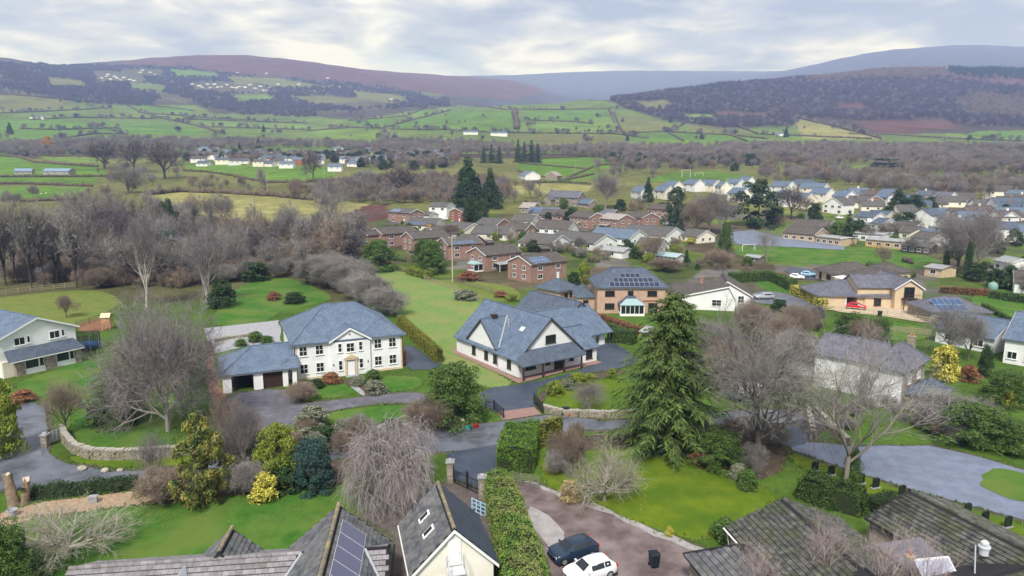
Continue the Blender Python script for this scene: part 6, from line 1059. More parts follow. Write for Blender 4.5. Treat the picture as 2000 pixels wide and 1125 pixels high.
# ---------------------------------------------------------------- trees and shrubs that can be told apart
def row(lst):
    for t in lst: plant(*t)
row([
 ('oakw',328,842,576,250,'big rounded bare tree with pale trunk between the gabled house and the manor'),
 ('birch',287,600,415,95,'tall white-stemmed birch beside the dark evergreen'), ('birch',405,592,452,110,'spreading multi-limbed white birch with pinkish twigs above the lawn'),
 ('weep',756,974,828,212,'weeping tree with pinkish-grey hanging twigs on the near lawn'),
 ('spruce',1304,872,570,242,'tall spruce with drooping green boughs beside the lane'),
 ('oak',1482,908,612,300,'broad bare oak with spreading limbs beside the spruce'),
 ('ashp',1652,948,642,330,'tall pale bare tree with ivy on its trunk in front of the stone house'),
 ('cypress',1664,946,876,34,'bright green ivy clothing the lower trunk of the tall pale bare tree'),
 ('pollard',135,1082,985,250,'low wide spreading bare tree with pale lichen-covered branches on the near lawn'),
 ('pollard',1180,978,862,160,'small spreading bare tree with silvery drooping branches on the mossy lawn'),
 ('birchn',1592,1192,1018,130,'bare birch with white stems in front of the mossy bungalow'), ('birchn',1702,1215,1030,150,'bare birch with white stems in front of the link block'), ('birchn',1480,1230,1060,120,'small pink-twigged birch in front of the mossy roof'), ('birchn',1800,1240,1040,120,'slim white birch in front of the weathered hall roof'),
 ('oakp',1152,802,748,84,'small round bare ornamental tree on the oval lawn'), ('oakb',130,850,742,95,'small bare brown tree beside the grey field gate'),
 ('holly',885,824,712,128,'large bushy holly beside the dormer house entrance'), ('varieg',400,980,822,112,'tall yellow-blotched ivy-clad tree in the shrub border'), ('juniper',612,958,858,92,'dark blue-green juniper on the lawn edge'),
 ('syellow',520,975,924,58,'bright yellow variegated shrub on the lawn edge'), ('laurel',545,945,832,100,'tangled olive-green shrub behind the yellow shrub'), ('laurel',2,892,742,88,'large yellow-green evergreen bush by the puddled drive'), ('holly',8,1158,1030,130,'dark green evergreen shrub beside the spreading lichen-covered tree'),
 ('oakb',455,905,775,110,'bare brown tree in the border in front of the garage wing'), ('oakp',480,935,790,90,'bare purple-twigged shrub tree beside the ivy-clad tree'), ('birch',300,968,845,80,'two thin silver-stemmed young birches above the mulch bed'),
 ('bushb',325,985,915,110,'dense dark brown bare shrub at the end of the mulch bed'), ('bush',480,965,900,90,'low grey bare shrub behind the near lawn border'), ('sdark',560,960,905,60,'dark leafy shrub between the yellow shrub and the juniper'),
 ('bushb',835,838,775,95,'rust-brown bare shrub beside the large holly'), ('bushb',590,785,748,62,'rounded brown bare shrub by the gravel drive'), ('scopper',648,748,728,40,'clipped dark red-brown round shrub below the manor windows'), ('sdark',618,757,740,34,'clipped dark green round shrub below the manor windows'), ('sgrey',735,768,742,44,'low grey heather mound beside the manor path'), ('sgrey',700,752,735,36,'grey-leaved low shrub by the manor steps'), ('sgreen',728,742,722,34,'small bright green shrub by the manor corner'), ('sdark',612,815,797,40,'low dark green shrub at the gravel drive edge'), ('bushb',560,900,840,60,'brown bare shrub behind the lane border'), ('sdark',630,870,835,70,'dark evergreen mound below the gravel drive'), ('bush',700,850,815,70,'pale dry grassy shrub behind the weeping tree'),
 ('bushb',1105,918,845,75,'dense rounded brown bare shrub behind the clipped hedge'), ('stan',1115,978,940,50,'tan dried hydrangea-like shrub beside the yard'), ('bush',1095,925,880,60,'small tangled bare shrub beside the brown rounded shrub'), ('sgrey',1205,865,842,26,'grey conical dwarf conifer by the lane fence'), ('syellow',1230,862,845,14,'small lime-yellow conifer by the lane fence'), ('bushb',1125,870,825,32,'slim bare brown shrub by the lane fence'),
 ('juniper',1278,885,852,52,'dark blue-green low conifer at the foot of the spruce'), ('holly',1415,912,850,110,'dark holly thicket below the broad bare oak'), ('scopper',1375,905,885,60,'low russet shrub below the spruce'), ('sgreen',1458,955,918,45,'olive dome shrub beside the memorial stones'), ('sgrey',1440,935,905,34,'grey-green small shrub below the oak'), ('sgreen',1415,1058,1014,62,'dark green rounded shrub beside the mossy bungalow'), ('syellow',1308,1048,1028,18,'small pale yellow shrub on the yard edge'), ('holly',1350,880,800,70,'dark evergreen under-storey shrub between spruce and oak'),
 ('syg',1085,772,745,42,'yellow-green low shrub at the drive corner'), ('syg',1130,752,728,48,'yellow-green spreading shrub in the drive border'), ('syg',1152,742,730,30,'lime-green small shrub in the drive border'), ('syg',1195,738,720,24,'round yellow-green shrub at the end of the drive border'), ('sgrey',1110,760,740,28,'grey shrub between the yellow-green border shrubs'), ('sblue',1440,780,750,40,'dark shrub beside the parked white van'),
 ('syellow',1842,742,675,58,'golden-yellow shrub beside the stone house'), ('cypressd',1922,735,676,28,'dark columnar cypress in front of the white gabled house'), ('scopper',1893,745,715,44,'russet bare shrub between the golden shrub and the cypress'), ('holly',1962,790,722,90,'large dark leafy shrub with pale flowers beside the dark cypress'), ('syellow',1968,795,765,28,'lime-yellow round shrub below the large pale-flowered shrub', 'lime-yellow shrub pair'), ('syellow',1992,797,764,26,'lime-yellow round shrub below the large pale-flowered shrub', 'lime-yellow shrub pair'), ('holly',1900,860,790,150,'dark green thicket above the car park'), ('holly',1975,880,820,110,'dark green hedge-like thicket above the car park edge'), ('bush',1850,840,770,140,'tangle of bare grey shrubs below the stone house'), 
 ('holly',1660,665,612,70,'dark green shrub below the tan bungalow fence, larger'), ('holly',1715,670,622,50,'dark green shrub below the tan bungalow fence, smaller'), ('bushb',1690,680,625,60,'brown bare shrub between the two dark green shrubs'), ('oak',1850,700,590,100,'bare tree in front of the white slate-roofed bungalow'), ('oak',1890,705,610,80,'small bare tree before the bungalow wall'),
 ('sdark',576,592,570,48,'large clipped dark green dome shrub on the manor back lawn'), ('scopper',535,586,570,30,'red-brown shrub on the manor back lawn'), ('yew',435,600,545,55,'dark clipped evergreen at the birch end of the back lawn'), ('sdark',500,548,512,60,'dark rhododendron mound behind the back lawn'), ('sgreen',500,668,648,34,'green shrub in the patio bed'), ('sgreen',522,672,655,28,'small green shrub beside the patio wall'), ('sgreen',470,676,662,26,'low green mound in the patio bed'),
 ('cypress',1415,494,436,30,'tall narrow golden-green cypress by the school field'), ('bushb',1410,522,488,50,'pale yellow-brown bare willow bush below the cypress'), ('ashp',1497,512,442,68,'pale bare tree with white branches by the playground'), ('yew',1225,500,468,32,'dark round yew by the white garage'), ('oakb',1275,512,458,66,'small bare olive tree behind the peach brick house'), ('syg',1268,518,495,32,'round lime-green shrub behind the peach brick house'), ('syellow',1350,475,464,22,'golden yellow round shrub by the vegetable plots'), ('syg',1140,555,512,30,'tall yellow-green conifer beside the brick garage'), ('sdark',1120,556,530,26,'dark shrub beside the yellow-green conifer'), ('cypressd',1340,520,490,10,'thin dark fastigiate conifer behind the shrubs'), ('sgreen',1460,520,500,24,'small green conical shrub by the field shed'), ('bushb',1300,530,505,70,'brown dry hedge shrub behind the peach brick house'),
 ('bigcon',915,408,314,78,'tall dark conifer, the bigger of the pair by the farmhouse paddock'), ('bigcon',958,408,335,52,'dark conifer, the smaller of the pair by the farmhouse paddock'), ('cypressd',920,440,388,34,'dense dark cypress of the pair on the estate', 'estate cypress pair'), ('cypressd',940,441,392,32,'dense dark cypress of the pair on the estate', 'estate cypress pair'),
 ('pine',1480,445,358,104,'broad dark pine between the new estate and the school'), ('pine',1322,452,385,50,'dark pine beside the estate road'), ('bigcon',1265,395,350,26,'dark conical conifer below the new estate'), ('yew',1322,392,364,36,'dark yew in front of the new estate houses'), ('oakp',1182,408,335,72,'tall bare tree beside the farmhouse'), ('oakp',1385,455,372,95,'purple-twigged bare tree group beside the broad pine'), ('oakb',1360,458,392,80,'brown bare tree beside the estate road'), ('birch',1408,458,385,60,'bare birch with a pale trunk beside the broad pine'), ('fard',1545,428,362,62,'dark bare tree above the school roof'), ('conifer',1655,478,408,36,'thin spruce in front of the flat school block'), ('oak',1868,532,402,135,'very tall bare tree with ivy on its trunk beyond the school field'), ('oakp',1905,540,412,110,'purple-twigged bare tree beside the tall one with ivy'), ('cypressd',1846,532,488,12,'dense ivy sheathing a trunk at the edge of the school field'), ('cypressd',1888,545,475,16,'tall dark ivy column beside the bare trees'), ('farb',1725,520,478,38,'small russet bare tree on the school field'),
 ('yew',1752,412,370,34,'tall dark yew at the steep-gabled house end of the clump above the close'), ('yew',1785,416,380,48,'broad dark yew between the two narrower ones above the close'), ('yew',1815,414,384,34,'dark yew above the yellow-green bush in the clump above the close'), ('syg',1810,428,405,38,'yellow-green bush below the yew clump'), ('cedar',1728,345,306,66,'flat-topped cedar in the valley field'),
 ('fard',205,330,274,66,'dark bare oak, at the barn end of the row of three in the pastures'), ('fard',262,338,270,70,'dark bare oak, between the other two of the row of three in the pastures'), ('fard',322,350,275,80,'dark bare oak, the largest of the row of three in the pastures'), ('oak',252,378,318,80,'broad bare tree with a forked pale trunk below the three oaks'),
 ('fard',612,352,292,46,'round dark bare tree in the green field by the village'), ('far',510,368,325,26,'slim bare tree beside the telegraph pole'), ('oakp',185,520,368,165,'big dark purple bare tree above the play tower in the shelter belt'), ('fard',230,500,380,120,'dense dark bare tree beside the big purple one'), ('cypressd',110,545,450,24,'ivy-smothered trunk above the play tower in the shelter belt'), ('pine',335,485,396,48,'green holly-like evergreen among the bare trees'), ('juniper',332,535,452,74,'large dark blue-green evergreen behind the white birch'), ('ashp',648,440,362,100,'pale bare ash at the end of the horse paddock'), ('fard',785,385,322,70,'bare oak by the paddock lane'), ('far',720,372,330,60,'bare tree between village field and paddock'), ('sorange',95,296,268,26,'orange-leaved tree among the houses beyond the barns'), ('syellow',727,318,298,10,'narrow golden conifer in the valley village'),
 ('sorange',840,462,440,18,'round golden-orange shrub on the estate'), ('holly',845,535,470,62,'dark laurel thicket beside the utility pole'), ('holly',828,510,468,46,'dark evergreen beside the estate house'), ('bushb',880,465,438,40,'pinkish bare shrub on the estate'), ('scopper',915,548,530,48,'copper-leaved hedge shrub below the conservatory'), ('holly',740,530,468,70,'tangled evergreen shrub at the top of the big lawn'), ('sgrey',910,585,565,50,'grey-green planting mound on the big lawn edge'), ('syg',1000,588,575,34,'golden low planting beside the dormer house roof'), ('scopper',978,580,568,30,'russet planting on the lawn edge'),
 ('oakb',130,620,575,50,'pale lichen-covered apple tree in the pasture'), ('scopper',45,785,762,46,'russet shrub beside the puddled drive'), ('holly',230,822,745,110,'dark evergreen thicket under the big rounded bare tree'), ('sdark',262,832,806,16,'little dark upright shrub on the lawn inside the curved wall'),
])
for i, (x, t, w) in enumerate([(-15, 392, 70), (12, 395, 60), (35, 400, 55), (62, 386, 60), (88, 394, 55), (112, 415, 55), (150, 400, 60)]): plant('alder', x, 562-i % 3*4, t, w, 'tall thin bare alder in the row along the play tower pasture fence', 'alders along the play tower pasture fence')
for i, (x, y, t, w) in enumerate([(960,318,280,22),(975,319,284,22),(1012,317,270,22),(1024,318,276,20),(1038,317,272,24),(1050,318,278,22),(945,318,286,20)]): plant('conifer', x, y, t, w, 'dark valley conifer in the clump below the green hillside fields', 'dark conifers in the valley', dmin=400)
for i, (x, y, t, w) in enumerate([(468,296,278,8),(505,290,272,14),(640,282,268,18),(745,312,298,16),(845,330,312,12),(1370,272,258,10),(1535,268,250,12),(1310,240,225,8),(515,258,244,10),(20,262,240,14),(1225,275,262,8)]): plant('bigcon', x, y, t, w, 'solitary dark evergreen standing out in the distant valley', 'dark evergreens dotted in the valley', dmin=400)
GR = random.Random(3)
KD = dict(far='bare grey tree', farq='bare purple-grey tree', farb='bare brown tree', oak='large bare grey tree', oakb='fine-twigged bare brown tree', alder='slim upright bare tree', bush='bare grey shrub', bushb='bare brown shrub', farbush='low bare brown bush', sdark='dark green shrub', sgreen='mid-green shrub', syg='yellow-green shrub', sgrey='grey-leaved shrub', yew='dark green yew', holly='glossy green bush')
def grove(poly, n, kinds, h0, h1, wf, label, group, dmin=0.0):
    xs = [p[0] for p in poly]; ys = [p[1] for p in poly]; k = 0; tries = 0
    while k < n and tries < n*30:
        tries += 1; px, py = GR.uniform(min(xs), max(xs)), GR.uniform(min(ys), max(ys))
        if not inpoly(np.array([px]), np.array([py]), poly)[0]: continue
        b = G(px, py, dmin); h = GR.uniform(h0, h1); kd = GR.choice(kinds); plant(kd, 0, 0, h, h*wf*GR.uniform(.8, 1.2), KD[kd]+' '+label, group, at=b); k += 1
grove([(195,440),(300,425),(470,440),(560,440),(700,440),(715,500),(690,520),(600,545),(450,550),(330,560),(200,560)], 84, ['far', 'far', 'farq', 'farb', 'far', 'oak', 'alder'], 9, 16, .72, 'in the tangled shelter belt below the horse paddock', 'shelter belt trees')
grove([(430,470),(700,455),(715,515),(600,545),(450,545)], 22, ['bush', 'bushb', 'farbush'], 4, 6.5, 1.1, 'in the shelter belt below the horse paddock', 'shelter belt shrubs')
grove([(0,470),(190,440),(200,560),(0,566)], 22, ['far', 'farb', 'bush', 'farq'], 5, 12, .8, 'behind the play tower pasture fence', 'scrub behind the play tower pasture')
for i, (x, y) in enumerate([(605,545),(625,540),(640,552),(655,545),(668,560),(690,556),(700,572),(715,580),(735,585),(742,600),(760,605),(640,535),(675,540),(700,548)]): plant('bush', x, y+12, y-40, 78, 'grey leafless shrub in the thicket between the two big lawns', 'grey thicket between the lawns')
grove([(560,385),(700,362),(780,350),(900,350),(905,400),(760,395),(700,400)], 24, ['far', 'farb', 'farq', 'farbush'], 6, 12, .8, 'along the lane between the paddock and the estate', 'trees along the paddock lane', 250)
grove([(960,372),(1060,360),(1060,395),(960,400)], 9, ['far', 'farb', 'farq'], 6, 11, .85, 'around the old farmhouse', 'trees around the farmhouse', 250)
grove([(1160,330),(1300,330),(1290,352),(1170,360)], 10, ['far', 'farq'], 7, 12, .8, 'between the green fields and the new estate', 'trees above the new estate', 300)
grove([(1480,350),(1640,345),(1800,362),(2010,370),(2010,400),(1840,395),(1650,372),(1500,365)], 46, ['far', 'farb', 'far', 'farq'], 7, 13, .8, 'in the wooded gardens beyond the close', 'trees beyond the close', 300)
grove([(1480,318),(1620,322),(1760,330),(2010,335),(2010,362),(1760,350),(1500,335)], 40, ['far', 'far', 'farq'], 8, 13, .8, 'along the valley road by the cedar', 'trees along the valley road', 400)
grove([(0,380),(180,376),(300,366),(330,385),(240,400),(0,402)], 16, ['far', 'farq', 'farbush'], 4, 9, .85, 'along the foot of the sheep pasture', 'trees below the sheep pasture', 200)
grove([(180,320),(360,330),(400,352),(330,370),(190,362)], 14, ['far', 'farq', 'farbush', 'farb'], 5, 10, .85, 'around the row of three oaks in the pastures', 'trees around the three oaks', 300)
grove([(340,345),(470,360),(620,366),(615,388),(520,382),(330,374)], 22, ['farbush', 'farb', 'far'], 4, 7.5, .95, 'in the thick hedge above the horse paddock', 'bushes in the paddock hedge', 250)
grove([(1330,600),(1350,640),(1560,630),(1560,690),(1540,780),(1420,790),(1370,700)], 18, ['bush', 'bushb', 'oakb', 'oak'], 4, 8, .95, 'behind the broad bare oak', 'scrub behind the oak')
grove([(1640,790),(1880,800),(1900,865),(1700,868),(1600,850)], 14, ['bush', 'bushb'], 1.0, 2.0, 1.4, 'on the bank above the car park', 'scrub above the car park')
grove([(420,840),(640,835),(860,850),(860,872),(640,900),(420,930)], 16, ['bush', 'bushb', 'sdark', 'sgrey'], 1.5, 3.2, 1.2, 'in the border along the lane', 'shrubs along the lane border')
grove([(1390,855),(1540,862),(1500,930),(1420,915)], 9, ['bush', 'bushb', 'sdark'], 1.5, 3, 1.2, 'at the foot of the oak', 'undergrowth below the oak')
grove([(720,440),(1000,455),(1180,500),(1330,480),(1330,505),(1180,515),(980,490),(760,465)], 64, ['farbush', 'sdark', 'sgreen', 'farb', 'syg', 'far', 'bush'], 1.8, 5, 1.1, 'between the estate houses', 'estate garden shrubs', 150)
grove([(1020,395),(1320,400),(1330,450),(1110,440),(1000,430)], 34, ['farbush', 'sdark', 'sgreen', 'far', 'yew', 'farb'], 2, 7, 1.0, 'around the brick row', 'bushes around the brick row', 150)
grove([(1480,400),(1830,430),(1930,470),(1900,520),(1640,470),(1500,440)], 46, ['farbush', 'sdark', 'sgreen', 'far', 'farb', 'far'], 2, 8, 1.0, 'around the school and close', 'bushes around the school', 150)
grove([(1900,400),(2010,410),(2010,600),(1900,560)], 26, ['sdark', 'yew', 'holly', 'far', 'bush'], 3, 7, .9, 'in the gardens around the green tank and dormered cottage', 'bushes in the green tank gardens', 100)
grove([(1340,505),(1480,525),(1520,545),(1420,545),(1330,540)], 10, ['farbush', 'sdark', 'farb'], 1.5, 4, 1.0, 'in the vegetable gardens by the field', 'vegetable garden shrubs')
grove([(1480,620),(1610,615),(1620,650),(1500,650)], 10, ['bush', 'bushb', 'sdark'], 2, 4, 1.1, 'below the road bend', 'shrubs below the road bend')
grove([(0,292),(200,285),(360,290),(360,312),(200,316),(0,300)], 22, ['far', 'farq', 'farb'], 7, 12, .85, 'around the houses beyond the barns', 'trees beyond the barns', 400)
grove([(360,296),(860,300),(900,330),(700,330),(640,318),(370,308)], 34, ['far', 'farq', 'farbush', 'yew'], 5, 10, .85, 'among the valley village houses', 'trees in the valley village', 400)
GH = random.Random(8)
for k in range(44):
    px, py = (GH.uniform(720, 1330), GH.uniform(432, 512)) if k < 26 else (GH.uniform(1640, 1990), GH.uniform(410, 560)); a = GH.choice([(.9, .12), (.35, -.5), (.8, .2)]); l = GH.uniform(14, 34)
    far_hedge([(px, py), (px+l*a[0], py+l*a[1])], GH.uniform(1.2, 2.0), GH.uniform(1.0, 1.6), 'short hedge dividing the gardens of the housing estates', 'estate garden hedges', GH.choice([HEDGEG, HEDGEG, HEDGE]))
woods('shelter_belt_scrub', 'tangled bare undergrowth filling the shelter belt', [('bush', 0), ('bushb', 0), ('farbush', 0), ('farbush', 1)], [[(190,452),(300,440),(470,448),(560,446),(700,452),(715,505),(690,525),(600,550),(450,556),(330,566),(200,566),(60,556),(0,560),(0,520),(100,500)]], 160, 330, 4.2, 4.2, 5.0, 21, (), 900)
woods('garden_wood', 'bare grey woodland and scrub filling the land beyond the close', [('far', 0), ('far', 2), ('farb', 1), ('farq', 0), ('farbush', 2)], [[(1480,316),(2150,322),(2150,392),(1900,388),(1840,392),(1700,368),(1650,362),(1480,350)]], 400, 720, 9, 9, 8.5, 22, [[(1620,324),(1710,320),(1730,342),(1635,344)], [(1780,338),(2020,345),(2020,366),(1800,357)], [(1500,326),(1570,324),(1600,336),(1520,340)]], 620)
woods('lane_wood', 'bare scrub woodland along the lanes between the village and the estate', [('far', 1), ('farb', 0), ('farbush', 0), ('farq', 3)], [[(560,388),(640,372),(700,352),(780,352),(905,352),(1000,360),(1010,380),(960,402),(880,398),(760,394),(740,402),(700,400)]], 330, 700, 8, 7, 7.5, 23, (), 420)
woods('village_gardens', 'bare garden trees and bushes among the valley village houses', [('far', 0), ('farbush', 0), ('farq', 1), ('yew', 0)], [[(350,294),(640,290),(880,300),(900,318),(850,332),(700,330),(640,318),(370,316)], [(-100,288),(200,284),(340,292),(340,306),(180,306),(-100,300)], [(1180,312),(1480,312),(1480,335),(1270,340),(1180,330)]], 480, 900, 12, 8, 8, 24, (), 700)
# ---------------------------------------------------------------- clipped hedges with real leaves
HSHADE = mat('hedge_inner_shade', (0.014, 0.022, 0.008), (0.024, 0.034, 0.012), 4.0, .95)  # dark core colour stands in for the shade between the leaves
def hedge(pts, w, h, m, label, name='clipped_hedge', dens=70, leaf=0.11, taper=0.12, foot=None, core=None, rag=0.05):
    """hedge along ground points (picture positions), or over an explicit footprint (world points)"""
    rng = np.random.default_rng(int(abs(pts[0][0])) if pts else 5)
    if foot is None:
        P = [G(*q) for q in pts]; Lf, Rt = [], []
        for i, p in enumerate(P):
            d = (P[min(i+1, len(P)-1)]-P[max(i-1, 0)]); d.z = 0; d.normalize(); n = Vector((-d.y, d.x, 0)); Lf.append(p+n*w/2); Rt.append(p-n*w/2)
        foot = Rt+Lf[::-1]
    quads = None
    o0 = sum(foot, Vector())/len(foot); o0.z = zg(o0.x, o0.y); n = len(foot)
    a2 = sum(foot[i-1].x*foot[i].y-foot[i].x*foot[i-1].y for i in range(n))
    if a2 < 0: foot = foot[::-1]
    bs = [Vector((p.x-o0.x, p.y-o0.y, zg(p.x, p.y)-o0.z-.05)) for p in foot]; c = sum(bs, Vector())/n
    def inset(i, d):
        e1 = (bs[i]-bs[i-1]); e2 = (bs[(i+1) % n]-bs[i]); e1.z = e2.z = 0; e1.normalize(); e2.normalize(); nn = Vector((-e1.y-e2.y, e1.x+e2.x, 0)); 
        if nn.length < 1e-4: nn = Vector((-e1.y, e1.x, 0))
        return bs[i]+nn.normalized()*d
    tp = [inset(i, taper)+Vector((0, 0, h)) for i in range(n)]; root = thing(name, label, 'hedge', o0)
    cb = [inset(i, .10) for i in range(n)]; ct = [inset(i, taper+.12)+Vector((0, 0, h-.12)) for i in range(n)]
    mb = MB().add(cb+ct, [(i, (i+1) % n, n+(i+1) % n, n+i) for i in range(n)]+[tuple(range(n, 2*n))]); mb.obj('branches', HSHADE, root, uv=False)  # solid filler, no twigs; inner shade is put into its colour
    Pt, Nn = [], []
    for i in range(n):
        j = (i+1) % n; a, b, d, e = bs[i], bs[j], tp[j], tp[i]; ar = ((b-a).length+(d-e).length)/2*h; k = int(ar*dens)
        if k < 1: continue
        s, t = rng.random((k, 1)), rng.random((k, 1)); A, B, D, E_ = (np.array(v) for v in (a, b, d, e)); Pt.append((A*(1-s)+B*s)*(1-t)+(E_*(1-s)+D*s)*t); nv = np.array((b-a).cross(Vector((0, 0, 1))).normalized()); Nn.append(np.tile(nv, (k, 1)))
    xs = [p.x for p in tp]; ys = [p.y for p in tp]; k = int((max(xs)-min(xs))*(max(ys)-min(ys))*dens); X, Y = rng.uniform(min(xs), max(xs), k), rng.uniform(min(ys), max(ys), k); ok = inpoly(X, Y, [(p.x, p.y) for p in tp]); X, Y = X[ok], Y[ok]
    Z = zf(X+o0.x, Y+o0.y)-o0.z+h; Pt.append(np.stack([X, Y, Z], 1)); Nn.append(np.tile([0, 0, 1.0], (len(X), 1)))
    Pt = np.concatenate(Pt); bump = rag*(np.sin(Pt[:, 0]*2.3+Pt[:, 1]*1.1)+np.sin(Pt[:, 1]*3.1-Pt[:, 2]*2.0+Pt[:, 0]))
    Nn = np.concatenate(Nn); Pt = Pt+Nn*(bump[:, None]+rng.normal(size=(len(Pt), 1))*rag*.7)
    v, f = leaves(Pt, Nn, leaf, rng, .7); o = link(bpy.data.objects.new('foliage', np_mesh('foliage', v, f, m)), root); return root
LF_H1 = leafmat('leaf_privet', (0.055, 0.14, 0.010), (0.15, 0.26, 0.03), 1.1); LF_H2 = mat('leaf_dying_top', (0.055, 0.14, 0.012), (0.17, 0.26, 0.045), 1.3, .7, coord='obj', c3=(0.29, 0.235, 0.11), s3=0.5, a3=0.5, spec=.25); LF_H3 = leafmat('leaf_gold_hedge', (0.13, 0.155, 0.015), (0.26, 0.25, 0.03), 1.2)
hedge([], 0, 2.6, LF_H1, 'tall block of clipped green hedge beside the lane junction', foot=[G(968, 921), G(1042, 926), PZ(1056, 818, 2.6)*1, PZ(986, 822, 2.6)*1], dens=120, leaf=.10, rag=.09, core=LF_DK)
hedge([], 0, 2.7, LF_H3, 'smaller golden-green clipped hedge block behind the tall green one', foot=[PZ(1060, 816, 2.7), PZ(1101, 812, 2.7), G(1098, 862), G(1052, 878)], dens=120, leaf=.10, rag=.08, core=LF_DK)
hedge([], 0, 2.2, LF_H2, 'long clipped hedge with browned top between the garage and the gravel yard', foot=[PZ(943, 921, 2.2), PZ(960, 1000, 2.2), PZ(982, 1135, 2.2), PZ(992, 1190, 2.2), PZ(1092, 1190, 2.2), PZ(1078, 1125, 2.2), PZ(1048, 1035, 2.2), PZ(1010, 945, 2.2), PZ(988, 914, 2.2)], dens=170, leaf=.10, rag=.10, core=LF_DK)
hedge([(782,636),(808,662),(835,686),(858,708)], 1.5, 2.1, LF_H3, 'clipped yellow-green hedge between the manor and the big lawn', dens=90, leaf=.11)
hedge([(1192,668),(1215,668),(1240,672)], 2.2, 2.4, LF_MD, 'bright green clipped hedge beside the dormer house carport', dens=80, leaf=.12)
hedge([(1130,618),(1180,630),(1230,648),(1275,660)], 1.8, 1.4, LF_BR, 'copper-brown beech hedge below the peach brick house', dens=60, leaf=.14); hedge([(1170,640),(1215,655)], 1.2, 1.5, LF_MD, 'short green hedge in front of the copper beech hedge', dens=60)
hedge([(1425,552),(1500,548),(1525,556),(1548,568)], 2.6, 2.6, LF_MD, 'tall dark green clipped hedge beside the white bungalow', dens=40, leaf=.17); hedge([(1550,572),(1580,586),(1608,604)], 2.0, 2.0, LF_YL, 'golden-topped clipped hedge at the road bend', dens=45, leaf=.16)
hedge([(800,535),(838,546)], 2.5, 2.0, LF_YG, 'bright yellow-green clipped hedge at the top of the big lawn', dens=35, leaf=.2); hedge([(1010,493),(1060,491),(1112,489)], 2.0, 1.8, LF_YG, 'golden-green hedge behind the solar brick house', dens=25, leaf=.22); hedge([(1725,455),(1780,460)], 2.5, 1.8, LF_MD, 'green clipped hedge below the close bungalows', dens=20, leaf=.25)
hedge([(1835,572),(1930,578)], 1.6, 1.6, LF_BR, 'brown clipped beech hedge beside the green tank', dens=35, leaf=.18); hedge([(1935,582),(2040,598)], 2.0, 1.8, LF_MD, 'green clipped hedge continuing from the brown beech hedge', dens=35, leaf=.18); hedge([(1920,600),(1965,625),(2010,650)], 1.0, 1.0, LF_MD, 'low garden hedge dividing the lawn below the green tank', dens=40, leaf=.15)
hedge([(60,972),(120,966),(200,958),(270,950)], 1.6, 1.0, LF_DK, 'low dark green hedge along the lane above the mulch bed', dens=90, leaf=.12, rag=.12); hedge([(1565,962),(1620,980),(1690,1000)], 3.2, 1.9, leafmat('leaf_box', (0.02, 0.055, 0.012), (0.07, 0.115, 0.022), 1.0), 'wide rounded evergreen hedge behind the mossy bungalow', dens=170, leaf=.13, rag=.16, taper=.5, core=LF_DK); hedge([(1700,1000),(1750,985)], 1.6, 1.2, LF_DK, 'short dark hedge behind the memorial stones', dens=70)
hedge([(450,905),(540,893),(640,884)], 1.5, 1.2, LF_DK, 'dark unclipped hedge along the lane behind the juniper', dens=60, rag=.2, leaf=.13)
# ---------------------------------------------------------------- walls, fences, gates
def polyline(pts): return [G(*q) for q in pts]
def stone_wall(pts, h, w, label):
    P = resample(polyline(pts), .38); o0 = P[len(P)//2].copy(); root = thing('stone_wall', label, 'wall', o0); rng = random.Random(int(pts[0][0])); core, st, cp = MB(), MB(), MB()
    for a, b in zip(P, P[1:]):
        d = (b-a); d.z = 0
        if d.length < .01: continue
        d.normalize(); n = Vector((-d.y, d.x, 0)); A, B = a-o0, b-o0
        core.add([A-n*w*.42, B-n*w*.42, B+n*w*.42, A+n*w*.42]+[v+Vector((0, 0, h*.93)) for v in (A-n*w*.42, B-n*w*.42, B+n*w*.42, A+n*w*.42)], [(0,1,5,4),(1,2,6,5),(2,3,7,6),(3,0,4,7),(4,5,6,7)])
        k = 0; z = -.05
        while z < h-.08:
            hh = rng.uniform(.13, .24)
            for sd in (-1, 1):
                off = rng.uniform(-.12, .12); l = rng.uniform(.16, .24); c = (A+B)/2+d*off+n*sd*w*rng.uniform(.40, .5)
                v = [c-d*l-n*.09, c+d*l-n*.09, c+d*l+n*.09, c-d*l+n*.09]; v = [x+Vector((0, 0, z)) for x in v]+[x*1.0+Vector((rng.uniform(-.03, .03), rng.uniform(-.03, .03), z+hh*.92)) for x in v]
                st.add(v, [(0,1,5,4),(1,2,6,5),(2,3,7,6),(3,0,4,7),(4,5,6,7)])
            z += hh
        c = (A+B)/2; l = rng.uniform(.15, .2); hh = rng.uniform(.12, .22); v = [c-d*l-n*w*.52, c+d*l-n*w*.52, c+d*l+n*w*.52, c-d*l+n*w*.52]
        cp.add([x+Vector((0, 0, h*.93)) for x in v]+[x*1.0+Vector((rng.uniform(-.02, .02), 0, h*.93+hh)) for x in v], [(0,1,5,4),(1,2,6,5),(2,3,7,6),(3,0,4,7),(4,5,6,7)])
    SM = mat('wall_stone', (0.20, 0.175, 0.13), (0.36, 0.32, 0.25), 2.2, .95, c3=(0.13, 0.14, 0.07), s3=.6, a3=.5)
    core.obj('core', SOIL, root, uv=False); s = st.obj('stone_facing', SM, root, uv=False); s['kind'] = 'stuff'; s = cp.obj('cope_stones', mat('cope_stone', (0.30, 0.285, 0.24), (0.42, 0.40, 0.35), 2.0, .95), root, uv=False); s['kind'] = 'stuff'
stone_wall([(122,846),(128,864),(146,884),(180,896),(230,898),(300,895),(350,890)], 1.1, .55, 'curved dry-stone wall round the lawn of the big rounded bare tree'); stone_wall([(352,890),(430,882),(520,872),(600,862)], .9, .5, 'dry-stone wall half hidden by shrubs along the lane border')
